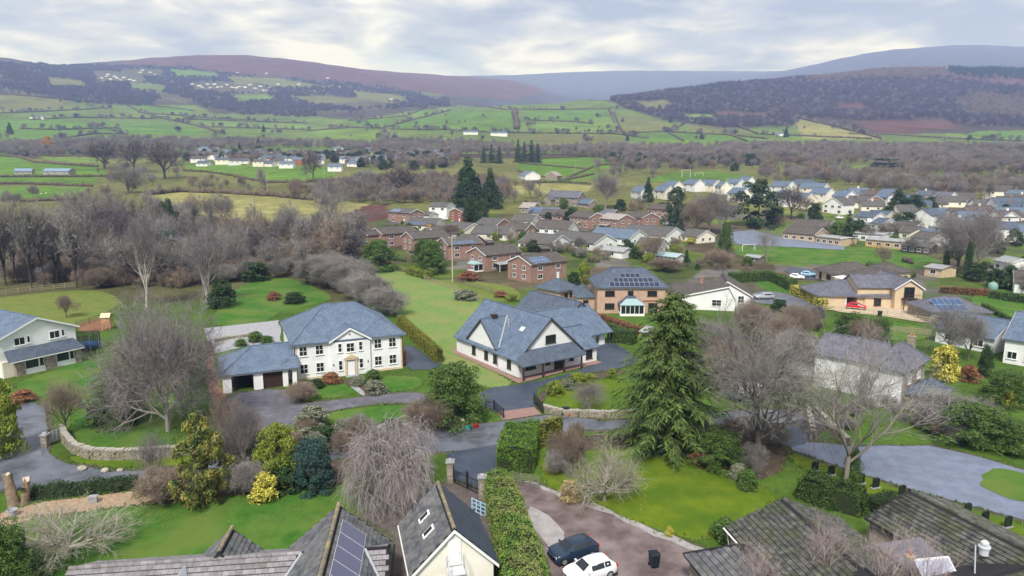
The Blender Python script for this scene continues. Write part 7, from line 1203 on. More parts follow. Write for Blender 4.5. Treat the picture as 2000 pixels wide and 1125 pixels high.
stone_wall([(660,858),(740,848),(800,842),(862,838),(906,832)], .8, .5, 'low dry-stone wall below the manor front lawn'); stone_wall([(1060,802),(1078,808),(1100,813),(1180,816),(1255,813)], .8, .5, 'low dry-stone wall round the oval lawn by the lane')
stone_wall([(1576,812),(1582,838),(1588,862)], 1.3, .5, 'short stone wall beside the dark gateway'); stone_wall([(1592,808),(1625,845),(1655,872)], 1.0, .5, 'stone wall sloping down to the car park'); stone_wall([(420,668),(450,662),(500,656)], .5, .4, 'low stone garden wall on the patio'); stone_wall([(0,884),(22,862),(30,840)], .9, .5, 'mossy stone wall below the yellow-green evergreen by the puddled drive')
def box_between(a, b, w, h): 
    d = (b-a).normalized(); n = d.cross(Vector((0, 0, 1))).normalized()*w/2; u = Vector((0, 0, h/2))
    return MB().add([a-n-u, a+n-u, a+n+u, a-n+u, b-n-u, b+n-u, b+n+u, b-n+u], [(0,1,2,3),(7,6,5,4),(0,4,5,1),(1,5,6,2),(2,6,7,3),(3,7,4,0)])
FENCE = mat('fence_timber', (0.26, 0.21, 0.14), (0.38, 0.32, 0.23), 4, .9); FENCED = mat('fence_grey', (0.14, 0.12, 0.10), (0.21, 0.18, 0.15), 4, .9)
def rail_fence(pts, label, h=1.15, rails=3, step=2.4, m=None, pales=False):
    P = resample(polyline(pts), step); o0 = P[0].copy(); root = thing('timber_fence', label, 'fence', o0); m = m or FENCE
    pm = MB().box(-.06, .06, -.06, .06, -.2, h+.1).mesh('post', m, uv=False)
    for p in P: inst('post', pm, root, p-o0)
    for a, b in zip(P, P[1:]):
        for k in range(rails): z = Vector((0, 0, h*(k+1)/rails-.08)); box_between(a-o0+z, b-o0+z, .04, .11).obj('rail', m, root, uv=False)
        if pales:
            n = int((b-a).length/.28)
            pl = MB().box(-.05, .05, -.07, -.045, .05, h+.05).mesh('pale', m, uv=False)
            for k in range(n): inst('pale', pl, root, (a-o0).lerp(b-o0, (k+.5)/n), math.atan2(b.y-a.y, b.x-a.x))
rail_fence([(775,524),(830,547),(885,566),(940,592)], 'timber post and rail fence between the big lawn and the estate'); rail_fence([(888,552),(960,572),(1010,590)], 'weathered rail fence below the estate gardens', m=FENCED); rail_fence([(-40,582),(60,570),(190,556)], 'pale rail fence along the alders above the pasture', h=1.3); rail_fence([(148,642),(175,632),(205,622),(236,604)], 'dark rail fence beside the play tower', m=FENCED)
rail_fence([(1608,606),(1680,612),(1760,622),(1815,632)], 'pale timber rail fence below the tan bungalow courtyard', m=mat('fence_pale', (.46, .38, .25), (.56, .48, .34), 4, .9)); rail_fence([(1740,648),(1780,652),(1816,656)], 'timber pale fence below the courtyard', pales=True); rail_fence([(932,472),(1015,466)], 'tall timber panel fence behind the long dark bungalow', h=1.8, pales=False, rails=5, step=3); rail_fence([(1100,866),(1160,860),(1240,856),(1330,850)], 'low rail fence along the lane by the mossy lawn', m=FENCED); rail_fence([(1135,494),(1160,490),(1178,487)], 'pale panel fence with white posts behind the silver car', h=1.6, rails=5, step=2.5, m=mat('fence_white', (.5, .46, .42), (.6, .56, .5), 4, .9)); rail_fence([(1690,482),(1730,486)], 'bright yellow playground fence by the school', h=1.2, rails=4, step=3, m=mat('fence_yellow', (.62, .42, .06), rough=.6)); rail_fence([(1040,362),(1100,360),(1155,364)], 'pale paddock fence below the stone cottage', h=1.4, step=4)
IRON = mat('iron_black', (0.012, 0.013, 0.016), rough=.45); BRKPIL = STONE
def pillar(px, py, h, label, ball=False):
    b = G(px, py); r = thing('gate_pillar', label, 'gate pillar', b); MB().box(-.32, .32, -.32, .32, -.2, h).obj('shaft', BRKPIL, r); MB().box(-.42, .42, -.42, .42, h+.002, h+.14).lathe([(.3, h+.142), (.24, h+.3), (.05, h+.4)], 10).obj('cap', PAVE, r)
def iron_gate(a, b, h, label, dip=.0):
    A, B = G(*a), G(*b); r = thing('iron_gate', label, 'gate', A); d = B-A; n = max(5, int(d.length/.16)); bm_ = MB().tube((0, 0, .1), (0, 0, 1), .018, None, 5).mesh('bar', IRON, uv=False)
    for k in range(n+1):
        t = k/n; hh = h-dip*math.sin(PI*t); o = inst('bar', bm_, r, d*t, 0, (1 if 0 < k < n else 3.2, 1 if 0 < k < n else 3.2, hh))
    for z in (.18, .55, h*.72): box_between(Vector((0, 0, z)), d+Vector((0, 0, z)), .03, .05).obj('rail', IRON, r, uv=False)
pillar(880, 942, 2.1, 'stone gate pillar with pale cap beside the weeping tree'); pillar(942, 972, 2.0, 'stone gate pillar against the long hedge')
iron_gate((886,945), (912,957), 1.9, 'black iron gate leaf hung on the pillar beside the weeping tree', .4); iron_gate((914,958), (938,969), 1.9, 'black iron gate leaf hung on the pillar against the long hedge', .4)
iron_gate((966,803), (984,819), 1.4, 'open black iron gate leaf on the holly side of the brick apron'); iron_gate((1060,809), (1043,790), 1.5, 'open black iron gate leaf on the wall side of the brick apron'); iron_gate((948,800), (964,802), 1.4, 'short run of black railings beside the holly')
def bar_gate(a, b, label, m, h=1.2, bars=5):
    A, B = G(*a), G(*b); r = thing('field_gate', label, 'gate', A); d = B-A
    for k in range(bars): z = Vector((0, 0, .2+(h-.2)*k/(bars-1))); box_between(z, d+z, .05, .07).obj('bar', m, r, uv=False)
    for t in (0, .33, .66, 1): inst('upright', MB().box(-.05, .05, -.05, .05, .05, h+.05).mesh('upright', m, uv=False), r, d*t)
    box_between(Vector((0, 0, .2)), d*.66+Vector((0, 0, h)), .04, .06).obj('brace', m, r, uv=False)
bar_gate((1000,945), (1052,957), 'weathered five-bar wooden field gate beside the long hedge', FENCED, 1.25); bar_gate((97,868), (120,858), 'grey metal field gate between the puddled drive and the lawn', mat('galv', (.42, .46, .48), rough=.5), 1.3, 7); bar_gate((922,1000), (948,1012), 'pale blue timber gate behind the garage', mat('paint_blue', (.30, .50, .66), rough=.6), 1.3, 4)
pillar(90, 872, 1.3, 'short stone gatepost with white cap by the puddled drive')
# ---------------------------------------------------------------- cars
TYRE = mat('tyre', (.012, .012, .013), rough=.9); RIM = mat('wheel_rim', (.45, .46, .48), rough=.35, metal=.6); RLAMP = mat('tail_lamp', (.45, .012, .012), rough=.25); HLAMP = mat('head_lamp', (.75, .77, .8), rough=.15); PLATE = mat('number_plate', (.75, .62, .08), rough=.5); TRIM = mat('black_trim', (.018, .018, .02), rough=.6)
_cm = {}
def car(p, rz, paint, label, kind='hatch', name='parked_car', group=None):
    key = (kind, paint.name)
    if key not in _cm:
        L2, W2 = (1.98, .87) if kind == 'hatch' else (2.25, .89); n = 14; Hr = 1.48 if kind != 'van' else 2.0
        # loft of cross sections along x (front at +x): (x, z floor, z belt, z roof, half width low, half width roof)
        if kind == 'hatch': SEC = [(1.98,.36,.62,.62,.55,.5),(1.93,.26,.74,.74,.74,.66),(1.6,.2,.86,.86,.86,.74),(1.15,.2,.93,.93,.87,.74),(.95,.2,.95,1.0,.87,.72),(.35,.2,.96,1.38,.87,.62),(-.1,.2,.97,1.47,.87,.60),(-.8,.2,.98,1.46,.87,.59),(-1.35,.2,1.0,1.38,.87,.57),(-1.72,.22,1.0,1.08,.84,.62),(-1.9,.28,.92,.92,.78,.68),(-1.97,.4,.75,.75,.62,.6)]
        elif kind == 'estate': SEC = [(2.25,.36,.6,.6,.55,.5),(2.2,.26,.72,.72,.76,.66),(1.8,.2,.84,.84,.88,.76),(1.2,.2,.9,.9,.89,.75),(1.0,.2,.92,.97,.89,.72),(.3,.2,.94,1.38,.89,.64),(-.2,.2,.95,1.44,.89,.62),(-1.4,.2,.96,1.42,.89,.60),(-1.9,.22,.97,1.3,.87,.58),(-2.15,.25,.95,1.0,.84,.66),(-2.25,.4,.75,.75,.66,.6)]
        else: SEC = [(2.25,.36,.8,.8,.6,.6),(2.2,.26,.95,.95,.8,.75),(1.8,.2,1.1,1.12,.92,.8),(1.2,.2,1.15,1.8,.93,.8),(.8,.2,1.2,1.98,.93,.82),(-2.1,.2,1.2,2.0,.93,.82),(-2.25,.25,1.2,1.95,.92,.8)]
        def ring(s):
            x, zf_, zb, zr, wl, wr = s
            pts = [(-wl*.9, zf_), (-wl, zf_+.12), (-wl*1.0, (zf_+zb)/2), (-wl*.97, zb)]
            pts += [(-wr-(wl*.97-wr)*.25, zb+(zr-zb)*.65), (-wr*.88, zr-.02), (-wr*.45, zr+.02)] if zr > zb+.02 else [(-wl*.9, zb+.005), (-wr*.85, zb+.015), (-wr*.4, zb+.02)]
            pts = pts+[(-a, b) for a, b in pts[::-1]]
            return [(x, a, b) for a, b in pts]
        R = [ring(s) for s in SEC]; m = len(R[0]); vs = [v for r in R for v in r]; fs = [(i*m+j, i*m+(j+1) % m, (i+1)*m+(j+1) % m, (i+1)*m+j) for i in range(len(R)-1) for j in range(m)]+[tuple(range(m)), tuple(range((len(R)-1)*m, len(R)*m))[::-1]]
        body = MB().add(vs, fs).mesh('body', paint, uv=False, smooth=True)
        parts = [('body', body)]
        def rp(i, j): return Vector(R[i][j])
        gi = [k for k, s in enumerate(SEC) if s[3] > s[2]+.2]; f0, f1 = gi[0], gi[-1]
        def glass(q, nm, off=.012):
            q = [Vector(x) for x in q]; c = sum(q, Vector())/len(q); nn = (q[1]-q[0]).cross(q[2]-q[0]).normalized()
            if nn.dot(c-Vector((c.x*.6, 0, .7))) < 0: nn = -nn
            q = [c+(x-c)*.92 for x in q]; k = len(q); return (nm, MB().add([x+nn*(off+.014) for x in q]+[x+nn*(off-.02) for x in q], [tuple(range(k)), tuple(range(k, 2*k))[::-1]]+[(i, (i+1) % k, k+(i+1) % k, k+i) for i in range(k)]).mesh(nm, GLASS, uv=False))
        parts.append(glass([rp(f0-1, 5), rp(f0-1, m-6), rp(f0, m-6), rp(f0, 5)], 'windscreen', .02)); parts.append(glass([rp(f1, 5), rp(f1, m-6), rp(f1+1 if f1+1 < len(R) else f1, m-6)+Vector((0, 0, .0)), rp(f1+1 if f1+1 < len(R) else f1, 5)], 'rear_window', .02)) if kind != 'van' else None
        mids = gi if kind != 'van' else gi[:2]
        cut = mids[len(mids)//2]
        for sgn in (0, 1):
            ix = (lambda j: j) if sgn == 0 else (lambda j: m-1-j)
            for a_, b_ in ((mids[0], cut), (cut, mids[-1])) if kind != 'van' else ((mids[0], mids[-1]),): parts.append(glass([rp(a_, ix(3)), rp(b_, ix(3)), rp(b_, ix(4))+(rp(b_, ix(5))-rp(b_, ix(4)))*.35, rp(a_, ix(4))+(rp(a_, ix(5))-rp(a_, ix(4)))*.35], 'side_window'))
        xf, xr = (1.25, -1.22) if kind == 'hatch' else (1.4, -1.35)
        wt = MB(); 
        tm = MB().lathe([(.2, -.1), (.29, -.1), (.315, -.06), (.315, .06), (.29, .1), (.2, .1)], 18).mesh('tyre', TYRE, uv=False); rm = MB().lathe([(.05, -.105), (.2, -.1), (.2, .1), (.05, .105)], 10).mesh('rim', RIM, uv=False)
        lam = [('headlight', MB().box(SEC[1][0]-.18, SEC[1][0]+.0, s*.6-.14, s*.6+.14, .6, .76).mesh('headlight', HLAMP, uv=False)) for s in (-1, 1)]+[('tail_light', MB().box(SEC[-1][0]+.03, SEC[-1][0]+.26, s*.7-.09, s*.7+.09, .74, .98).mesh('tail_light', RLAMP, uv=False)) for s in (-1, 1)]
        lam += [('mirror', MB().box(.62, .74, s*.93-.09, s*.93+.09, .98, 1.1).mesh('mirror', paint, uv=False)) for s in (-1, 1)]
        lam += [('number_plate', MB().box(SEC[-1][0]-.03, SEC[-1][0]+.02, -.26, .26, .5, .62).mesh('number_plate', PLATE, uv=False)), ('sill_trim', MB().box(SEC[-2][0], SEC[1][0]-.1, -.89, .89, .19, .3).mesh('sill_trim', TRIM, uv=False))]
        _cm[key] = (parts+lam, (tm, rm, xf, xr, W2))
    parts, (tm, rm, xf, xr, W2) = _cm[key]; root = thing(name, label, 'van' if kind == 'van' else 'car', p, rz, group)
    for nm, me in parts: inst(nm, me, root)
    for x in (xf, xr):
        for s in (-1, 1):
            w = bpy.data.objects.new('wheel', tm); link(w, root); w.location = (x, s*(W2-.08), .315); w.rotation_euler = (PI/2, 0, 0); r_ = bpy.data.objects.new('rim', rm); link(r_, w)
    return root
def paint(n, c, r=.25): return mat('paint_'+n, c, rough=r, spec=.6, metal=.0)
def at0(px, py): return G(px, py)+Vector((0, 0, .07))
car(at0(1119,1088), math.radians(206), paint('navy', (.012, .028, .055)), 'dark blue hatchback parked beside the white one on the gravel yard'); car(at0(1152,1128), math.radians(206), paint('white', (.78, .79, .81)), 'white hatchback parked at the end of the gravel yard')
car(at0(1492,584), math.radians(183), paint('silver', (.34, .36, .39)), 'silver estate car parked beside the white bungalow', 'estate'); car(at0(1672,604), math.radians(-28), paint('red', (.50, .012, .02)), 'red hatchback outside the tan bungalow carport'); car(at0(1578,540), math.radians(-30), paint('blue', (.12, .28, .46)), 'light blue hatchback beside the brown-roofed tan bungalow'); car(at0(1556,545), math.radians(-25), paint('white', (.78,)*3), 'white car parked beside the light blue hatchback')
car(at0(1187,500), math.radians(10), paint('silver', (.34, .36, .39)), 'silver car by the white garage', 'estate'); car(at0(1463,776), math.radians(20), paint('white', (.78,)*3), 'white van parked behind the broad bare oak', 'van'); car(at0(866,430), math.radians(15), paint('white', (.78,)*3), 'white van outside the dark red brick house', 'van')
for px, py, c, k, lb in [(1272,443,'navy','hatch','dark car outside the brick row, by the red porch'), (1304,440,'silver','estate','silver car on the estate road by the pine'), (1700,436,'white','van','white van outside the close bungalows'), (1720,440,'red','hatch','red car outside the close bungalows'), (1690,441,'silver','hatch','silver car beside the white van in the close'), (1640,428,'white','hatch','white car by the big gable-fronted house'), (845,433,'navy','hatch','dark car outside the white estate house')]: car(at0(px, py), PRS.uniform(-.4, .4), MATS['paint_'+c], lb, k)
# ---------------------------------------------------------------- garden and yard things
def wheelie(px, py, label, m, rz=0.3, s=1.0):
    r = thing('wheelie_bin', label, 'bin', at0(px, py), rz, None, (s, s, s)); V = [(-.24,-.28,.1),(.24,-.28,.1),(.24,.28,.1),(-.24,.28,.1),(-.3,-.36,.98),(.3,-.36,.98),(.3,.36,.98),(-.3,.36,.98)]
    MB().add(V, [(0,3,2,1),(4,5,6,7),(0,1,5,4),(1,2,6,5),(2,3,7,6),(3,0,4,7)]).obj('body', m, r, uv=False); MB().prism([(-.38, .985), (.40, .985), (.36, 1.05), (-.3, 1.1)], -.32, .32, 'x').obj('lid', m, r, uv=False); MB().tube((-.28, .42, .95), (.28, .42, .95), .03, None, 6).obj('handle', m, r, uv=False)
    for x in (-.27, .27): MB().tube((x-.03, .26, .1), (x+.03, .26, .1), .1, None, 10).obj('wheel', TYRE, r, uv=False)
BINB = mat('bin_black', (.012, .018, .026), rough=.45); wheelie(1277, 1108, 'black wheelie bin on the gravel yard beside the mossy bungalow', BINB, .2, 1.1); wheelie(1105, 812, 'dark wheelie bin beside the oval lawn wall', BINB, .5); wheelie(1718, 618, 'dark wheelie bin on the tan bungalow courtyard', BINB, .1)
def crate(px, py, label, c, rz):
    r = thing('recycling_box', label, 'box', at0(px, py), rz); m = mat('box_'+label.split()[0], c, rough=.5)
    MB().add([(-.26,-.18,0),(.26,-.18,0),(.26,.18,0),(-.26,.18,0),(-.31,-.22,.38),(.31,-.22,.38),(.31,.22,.38),(-.31,.22,.38)], [(0,3,2,1),(0,1,5,4),(1,2,6,5),(2,3,7,6),(3,0,4,7),(4,5,6,7)]).obj('tub', m, r, uv=False); MB().box(-.34, .34, -.25, .25, .382, .43).obj('lid', m, r, uv=False)
crate(929, 836, 'red recycling box at the manor wall end', (.55, .02, .03), .3); crate(916, 840, 'teal recycling bag at the manor wall end', (.03, .42, .38), -.2); crate(1116, 814, 'crimson recycling box by the oval lawn wall', (.55, .02, .04), .1); crate(1124, 813, 'pale recycling box by the oval lawn wall', (.6, .6, .58), .4)
MEM = mat('memorial_slate', (.016, .019, .022), rough=.25, spec=.5)
for i, (px, py) in enumerate([(1591,922),(1623,930),(1681,947),(1710,955),(1761,970),(1889,1006),(1923,1022),(1968,1032)]):
    r = thing('memorial_stone', 'dark upright memorial stone in the row on the grass verge by the car park', 'memorial stone', at0(px, py), .33, 'memorial stones along the verge'); MB().prism([(-.38, .12), (.38, .12), (.38, .95), (.2, 1.06), (0, 1.1), (-.2, 1.06), (-.38, .95)], -.07, .07, 'y').obj('slab', MEM, r, uv=False); MB().box(-.48, .48, -.16, .16, 0, .12).obj('base', PAVE, r, uv=False)
b = at0(170, 682); r = thing('trampoline', 'blue-edged trampoline with black safety net beside the white gabled house', 'trampoline', b); MB().lathe([(2.0, .82), (2.15, .82), (2.15, .92), (1.7, .93), (1.7, .90)], 28).obj('pad', mat('pad_blue', (.03, .10, .25), rough=.6), r, uv=False); MB().lathe([(.01, .86), (1.72, .86), (1.72, .88), (.01, .88)], 28).obj('mat', TRIM, r, uv=False); MB().lathe([(2.08, .55), (2.1, .55), (2.1, .81), (2.08, .81)], 28).obj('skirt', mat('skirt_blue', (.02, .07, .18), rough=.7), r, uv=False)
nt_ = mat('net_black', (.012, .013, .015), rough=.9)
net = MB()
for k in range(28):
    a0, a1 = 2*PI*k/28, 2*PI*(k+1)/28
    for z in np.linspace(.95, 2.7, 17): net.tube((2.0*math.cos(a0), 2.0*math.sin(a0), z), (2.0*math.cos(a1), 2.0*math.sin(a1), z), .022, None, 3, False)
    for q in range(3): aa = a0+(a1-a0)*q/3; net.tube((2.0*math.cos(aa), 2.0*math.sin(aa), .93), (2.0*math.cos(aa), 2.0*math.sin(aa), 2.7), .018, None, 3, False)
net.obj('net', nt_, r, uv=False)
for k in range(8): a0 = 2*PI*k/8; MB().tube((2.1*math.cos(a0), 2.1*math.sin(a0), 0), (2.1*math.cos(a0), 2.1*math.sin(a0), 2.75), .045, None, 6).obj('pole', mat('pole_grey', (.2, .22, .25), rough=.4), r, uv=False)
PINE = mat('pine_timber', (.42, .24, .12), (.55, .34, .19), 4, .8); b = at0(210, 644); r = thing('play_tower', 'wooden climbing tower with pitched roof and slide on the bark patch', 'play tower', b, .2)
for x in (-.6, .6):
    for y in (-.6, .6): MB().box(x-.06, x+.06, y-.06, y+.06, 0, 2.5).obj('post', PINE, r, uv=False)
MB().box(-.7, .7, -.7, .7, 1.3, 1.38).obj('platform', PINE, r, uv=False); MB().slab([[(-.85, -.85, 2.45), (.85, -.85, 2.45), (.85, 0, 3.15), (-.85, 0, 3.15)], [(-.85, 0, 3.15), (.85, 0, 3.15), (.85, .85, 2.45), (-.85, .85, 2.45)]], .06).obj('roof', mat('pale_timber', (.62, .5, .34), rough=.8), r, uv=False)
for z in (1.55, 1.75, 1.95): MB().box(-.66, .66, -.68, -.62, z, z+.12).obj('rail', PINE, r, uv=False)
MB().add([(-.66, -.25, 1.4), (-.66, .25, 1.4), (-2.6, .25, .25), (-2.6, -.25, .25), (-.66, -.25, 1.34), (-.66, .25, 1.34), (-2.6, .25, .19), (-2.6, -.25, .19)], [(0,1,2,3),(7,6,5,4),(0,4,5,1),(1,5,6,2),(2,6,7,3),(3,7,4,0)]).obj('slide', mat('slide_red', (.35, .08, .05), rough=.4), r, uv=False)
for k in range(5): MB().box(-.3, .3, -.95+k*.05, -.9+k*.05, .25+k*.25, .31+k*.25).obj('rung', PINE, r, uv=False)
b = at0(22, 990); r = thing('tree_stump', 'tall hollow cut tree stump with pale sawn top beside the mulch bed', 'tree stump', b); rng = random.Random(4); BST = mat('stump_bark', (.17, .125, .085), (.30, .23, .16), 2.5, .95, .7, 6.0, coord='obj')
def stump(x, y, h, rr, nm='trunk'):
    V, n = [], 12
    for j, z in enumerate(np.linspace(-.1, h, 6)):
        for i in range(n): a0 = 2*PI*i/n; q = rr*(1.25 if j == 0 else 1.0-.04*j)*(1+.16*math.sin(3*a0+j*.7)+.12*rng.uniform(-1, 1)); V.append((x+q*math.cos(a0)+.09*j*(1 if x else -.6), y+q*math.sin(a0), z+(.22*rng.uniform(-1, 1) if j == 5 else 0)))
    F = [(j*n+i, j*n+(i+1) % n, (j+1)*n+(i+1) % n, (j+1)*n+i) for j in range(5) for i in range(n)]; MB().add(V, F).obj(nm, BST, r, uv=False, smooth=True); MB().add(V[-n:], [tuple(range(n))]).obj('sawn_top', mat('sawn_wood', (.58, .51, .41), rough=.9), r, uv=False)
stump(0, .4, 2.9, .46); stump(.75, .7, 2.3, .36, 'limb'); MB().lathe([(.001, 0), (.3, 0), (.34, .06), (.001, .07)], 10, (.85, .3, 1.5)).obj('hollow', VOID, r, uv=False).rotation_euler = (.0, 0, 0)
b = at0(25, 1008); r = thing('zinc_tub', 'round zinc tub on the ground beside the tree stump', 'tub', b); MB().lathe([(.3, 0), (.4, .5), (.43, .52), (.43, .56), (.37, .56), (.28, .1), (.01, .1)], 16).obj('tub', LEAD, r, uv=False)
b = at0(183, 982); r = thing('stone_trough', 'small pale stone block on the mulch bed', 'stone', b, .3); MB().box(-.32, .32, -.25, .25, 0, .5).box(-.36, .36, -.29, .29, .502, .6).obj('block', PAVE, r, uv=False)
ROCK = mat('boulder', (.30, .28, .22), (.42, .40, .33), 3, .95)
for px, py, s in [(161,918,.45), (206,922,.4), (235,921,.3)]:
    bm2 = bmesh.new(); bmesh.ops.create_icosphere(bm2, subdivisions=2, radius=s)
    for v in bm2.verts: v.co *= rng.uniform(.85, 1.12); v.co.z *= .65
    me = bpy.data.meshes.new('boulder'); bm2.to_mesh(me); bm2.free(); me.materials.append(ROCK); o = tag(inst('boulder', me, None, at0(px, py)+Vector((0, 0, s*.3))), 'pale boulder on the grass verge below the curved stone wall', 'boulder', 'boulders on the verge')
POLE = mat('pole_timber', (.36, .31, .23), (.46, .41, .32), 3, .9)
def pole(px, py, top, label, r0=.16, arm=True, dmin=0):
    b = G(px, py, dmin); h = top_h(b, top); r = thing('utility_pole', label, 'pole', b); MB().tube((0, 0, -.3), (0, 0, h), r0, r0*.7, 8).obj('shaft', POLE, r, uv=False)
    if arm: MB().box(-.9, .9, -.05, .05, h-.7, h-.58).obj('crossarm', POLE, r, uv=False); [MB().lathe([(.03, h-.58), (.06, h-.5), (.05, h-.4), (.02, h-.36)], 8, (x, 0, 0)).obj('insulator', UPVC, r, uv=False) for x in (-.8, 0, .8)]
pole(884, 552, 460, 'tall pale wooden utility pole beside the big lawn', .2); pole(523, 380, 338, 'telegraph pole above the horse paddock', dmin=250); pole(972, 470, 438, 'thin pole behind the timber panel fence', .12, False); pole(1066, 472, 442, 'thin pole among the white bungalows', .12, False); pole(634, 358, 332, 'pole by the village field edge', .14, dmin=250); pole(1124, 340, 312, 'pole beside the stone cottage', .14, dmin=300)
def goal(px, py, w, h, label, rz=0, dmin=0):
    b = G(px, py, dmin); r = thing('goal_posts', label, 'goal', b, rz)
    for x in (-w/2, w/2): MB().tube((x, 0, 0), (x, 0, h), .09, None, 6).obj('post', UPVC, r, uv=False); MB().tube((x, 0, h), (x, 1.3, 0), .05, None, 6).obj('stay', UPVC, r, uv=False)
    MB().tube((-w/2, 0, h), (w/2, 0, h), .09, None, 6).obj('crossbar', UPVC, r, uv=False)
goal(1462, 490, 5, 2.2, 'white goal frame beside the playground', .3); goal(1366, 344, 7, 2.6, 'white goal posts on the playing field behind the new estate', .1, 300); goal(1340, 347, 7, 6, 'tall white rugby posts on the playing field', .1, 300)
b = at0(1938, 572); r = thing('green_tank', 'pale green dome-topped tank beside the brown beech hedge', 'tank', b); MB().lathe([(1.0, 0), (1.05, 1.5), (.98, 2.0), (.7, 2.4), (.25, 2.6), (.01, 2.65)], 18).obj('shell', mat('tank_green', (.20, .34, .28), rough=.5), r, uv=False, smooth=True); MB().lathe([(.25, 2.55), (.25, 2.75), (.01, 2.77)], 10).obj('hatch', mat('tank_hatch', (.2, .3, .25), rough=.5), r, uv=False)
mid((1455,512), (1482,516), 3, 2.0, .5, 'x', FENCED, FLAT, 'small open timber shed beside the school field', 'shed', 1, 1, None, cat='shed', barge=None); mid((1252,668), (1282,676), 3, 2.0, .5, 'x', DARKW, FLAT, 'small dark shed with grey roof behind the spruce', 'shed', 1, 1, None, cat='shed', barge=None)
# ---------------------------------------------------------------- animals (one continuous skinned body each)
def animal(name, label, loc, rz, nodes, edges, m, group=None, extra=None):
    me = bpy.data.meshes.new(name); me.from_pydata([n[:3] for n in nodes], edges, []); me.materials.append(m); o = bpy.data.objects.new('body', me)
    root = thing(name, label, name, loc, rz, group); link(o, root); md = o.modifiers.new('skin', 'SKIN'); 
    for i, n in enumerate(nodes): sv = me.skin_vertices[0].data[i]; sv.radius = (n[3], n[3]); sv.use_root = (i == 0)
    o.modifiers.new('sub', 'SUBSURF').levels = 1; return root
E_H = [(0,1),(1,2),(2,3),(3,4),(4,5),(0,6),(6,7),(7,8),(0,9),(9,10),(10,11),(1,12),(12,13),(13,14),(1,15),(15,16),(16,17),(0,18),(18,19)]
def quad_nodes(s, neck, head, tail): return [(-.55*s,0,1.05*s,.27*s),(.35*s,0,1.05*s,.26*s),(.62*s,0,1.12*s,.19*s),neck+(.12*s,),head+(.10*s,),(head[0]+.22*s,0,head[2]-.18*s,.055*s),(-.62*s,-.17*s,.72*s,.12*s),(-.72*s,-.17*s,.42*s,.065*s),(-.66*s,-.17*s,.02,.05*s),(-.58*s,.17*s,.72*s,.12*s),(-.66*s,.17*s,.42*s,.065*s),(-.6*s,.17*s,.02,.05*s),(.42*s,-.16*s,.68*s,.10*s),(.43*s,-.16*s,.36*s,.055*s),(.42*s,-.16*s,.02,.05*s),(.5*s,.16*s,.68*s,.10*s),(.52*s,.16*s,.36*s,.055*s),(.54*s,.16*s,.02,.05*s),(-.86*s,0,1.0*s,.05*s),tail+(.05*s,)]
HORSE = mat('horse_coat', (.025, .016, .012), rough=.6)
animal('horse', 'dark grazing horse in the paddock, standing behind the other', G(432, 386, 250), PI, quad_nodes(1.25, (1.1, 0, 1.0), (1.45, 0, .55), (-1.15, 0, .75)), E_H, HORSE); animal('horse', 'dark grazing horse in the paddock, in front of the other', G(441, 389, 250), .0, quad_nodes(1.25, (1.1, 0, 1.0), (1.45, 0, .5), (-1.15, 0, .7)), E_H, HORSE)
WOOL = mat('wool', (.62, .58, .50), (.72, .68, .60), 5, 1.0)
for i, (px, py, rz) in enumerate([(80,380,0), (90,379,3.0), (122,381,.2), (136,380,2.8), (66,383,.4)]): animal('sheep', 'white sheep grazing in the green pasture below the barns', G(px, py, 250), rz, [(a, b, c, (d*1.5 if k < 3 else d)) for k, (a, b, c, d) in enumerate(quad_nodes(.62, (.55, 0, .62), (.78, 0, .5), (-.6, 0, .5)))], E_H, WOOL, 'sheep in the pasture')
# ivy on the bare trees
b = G(1652, 948)
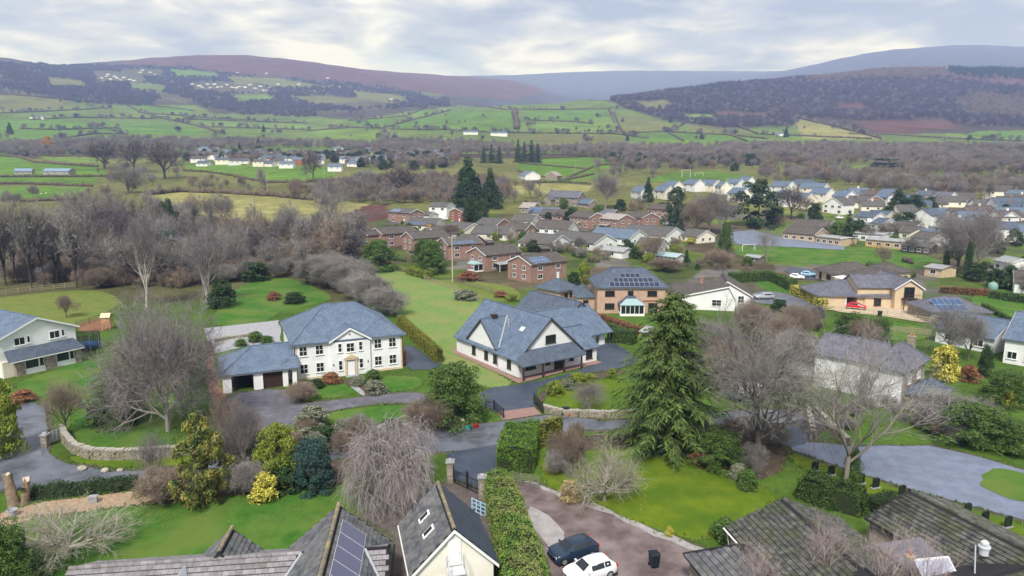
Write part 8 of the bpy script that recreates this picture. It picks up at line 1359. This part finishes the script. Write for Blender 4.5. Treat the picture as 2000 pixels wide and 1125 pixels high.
# ---------------------------------------------------------------- rough grass along every edge, and fallen leaves
def edge_tufts():
    rng = np.random.default_rng(31); C = []
    for nm, ring in EDGES:
        R = np.array(ring); D = np.roll(R, -1, 0)-R; Ls = np.linalg.norm(D, axis=1)
        for a, d, l in zip(R, D, Ls):
            if a[1] > 140 or l < .02: continue
            for k in range(int(l*4.5*rng.uniform(.3, 1.4))): C.append(a+d*rng.random()+rng.normal(size=2)*.16)
    C = np.array(C); bad = np.zeros(len(C), bool)
    for ring in PAVED:
        c = np.mean(ring, 0); bad |= inpoly(C[:, 0], C[:, 1], [tuple(p) for p in ring])
    C = C[~bad]; C = C[rng.permutation(len(C))[:26000]]; n = len(C); B = 4
    Pt = np.repeat(np.column_stack([C, np.zeros(n)+.03]), B, 0); m = len(Pt); a = rng.uniform(0, 2*PI, m); Pt[:, :2] += rng.normal(size=(m, 2))*.07
    h = rng.uniform(.08, .26, m); lean = rng.uniform(.1, .8, m)*h; w = rng.uniform(.03, .07, m)
    dx, dy = np.cos(a), np.sin(a); s = np.column_stack([-dy, dx, np.zeros(m)])*w[:, None]; tip = Pt+np.column_stack([dx*lean, dy*lean, h])
    V = np.stack([Pt-s, Pt+s, tip+s*.3, tip-s*.3], 1).reshape(-1, 3)
    gm = mat('rough_grass', (0.07, 0.13, 0.02), (0.15, 0.19, 0.055), 0.6, .9, island=.5)
    tag(link(bpy.data.objects.new('rough_grass', np_mesh('rough_grass', V, np.arange(4*m).reshape(m, 4), gm))), 'rough tufts of grass along the edges of lawns, beds and lanes', 'grass', kind='stuff')
edge_tufts()
def fallen_leaves():
    rng = np.random.default_rng(9); Q = []
    for (px, py, r, n) in [(756,974,6,900), (1482,905,8,1100), (1306,885,6,600), (1652,950,9,900), (328,845,8,1000), (885,826,4,300), (1180,978,4,250), (135,1082,5,350), (400,980,5,500), (1105,918,4,350), (600,960,6,400), (950,860,6,250), (1120,830,8,250), (300,940,8,400), (60,850,6,200), (1700,890,9,300)]:
        b = G(px, py); d = rng.normal(size=(n, 2))*r*.55; Q.append(np.column_stack([b.x+d[:, 0], b.y+d[:, 1], np.full(n, .115)]))
    P = np.concatenate(Q); v, f = leaves(P, np.tile([0, 0, 1.0], (len(P), 1)), .075, rng, .25, 1.3)
    tag(link(bpy.data.objects.new('fallen_leaves', np_mesh('fallen_leaves', v, f, mat('dead_leaf', (0.16, 0.085, 0.035), (0.34, 0.23, 0.11), 2.0, .9, island=.5)))), 'fallen brown leaves strewn under the trees and along the lane', 'leaves', kind='stuff')
fallen_leaves()
# ---------------------------------------------------------------- air: an even thin haze round the whole place
hz = MB().box(-19000, 19000, -200, 11800, -3, 1250).mesh('haze', None, uv=False)
hm = bpy.data.materials.new('haze_air'); hm.use_nodes = True; t = hm.node_tree; t.nodes.clear()
pv = N(t, 'ShaderNodeVolumePrincipled', inp={'Density': 0.00016, 'Anisotropy': 0.0}); pv.inputs['Color'].default_value = (0.36, 0.48, 1.0, 1); pv.inputs['Absorption Color'].default_value = (1, 1, 1, 1)
mo = N(t, 'ShaderNodeOutputMaterial'); L(t, pv.outputs[0], mo.inputs['Volume']); hz.materials.append(hm)
tag(link(bpy.data.objects.new('haze', hz)), kind='stuff')
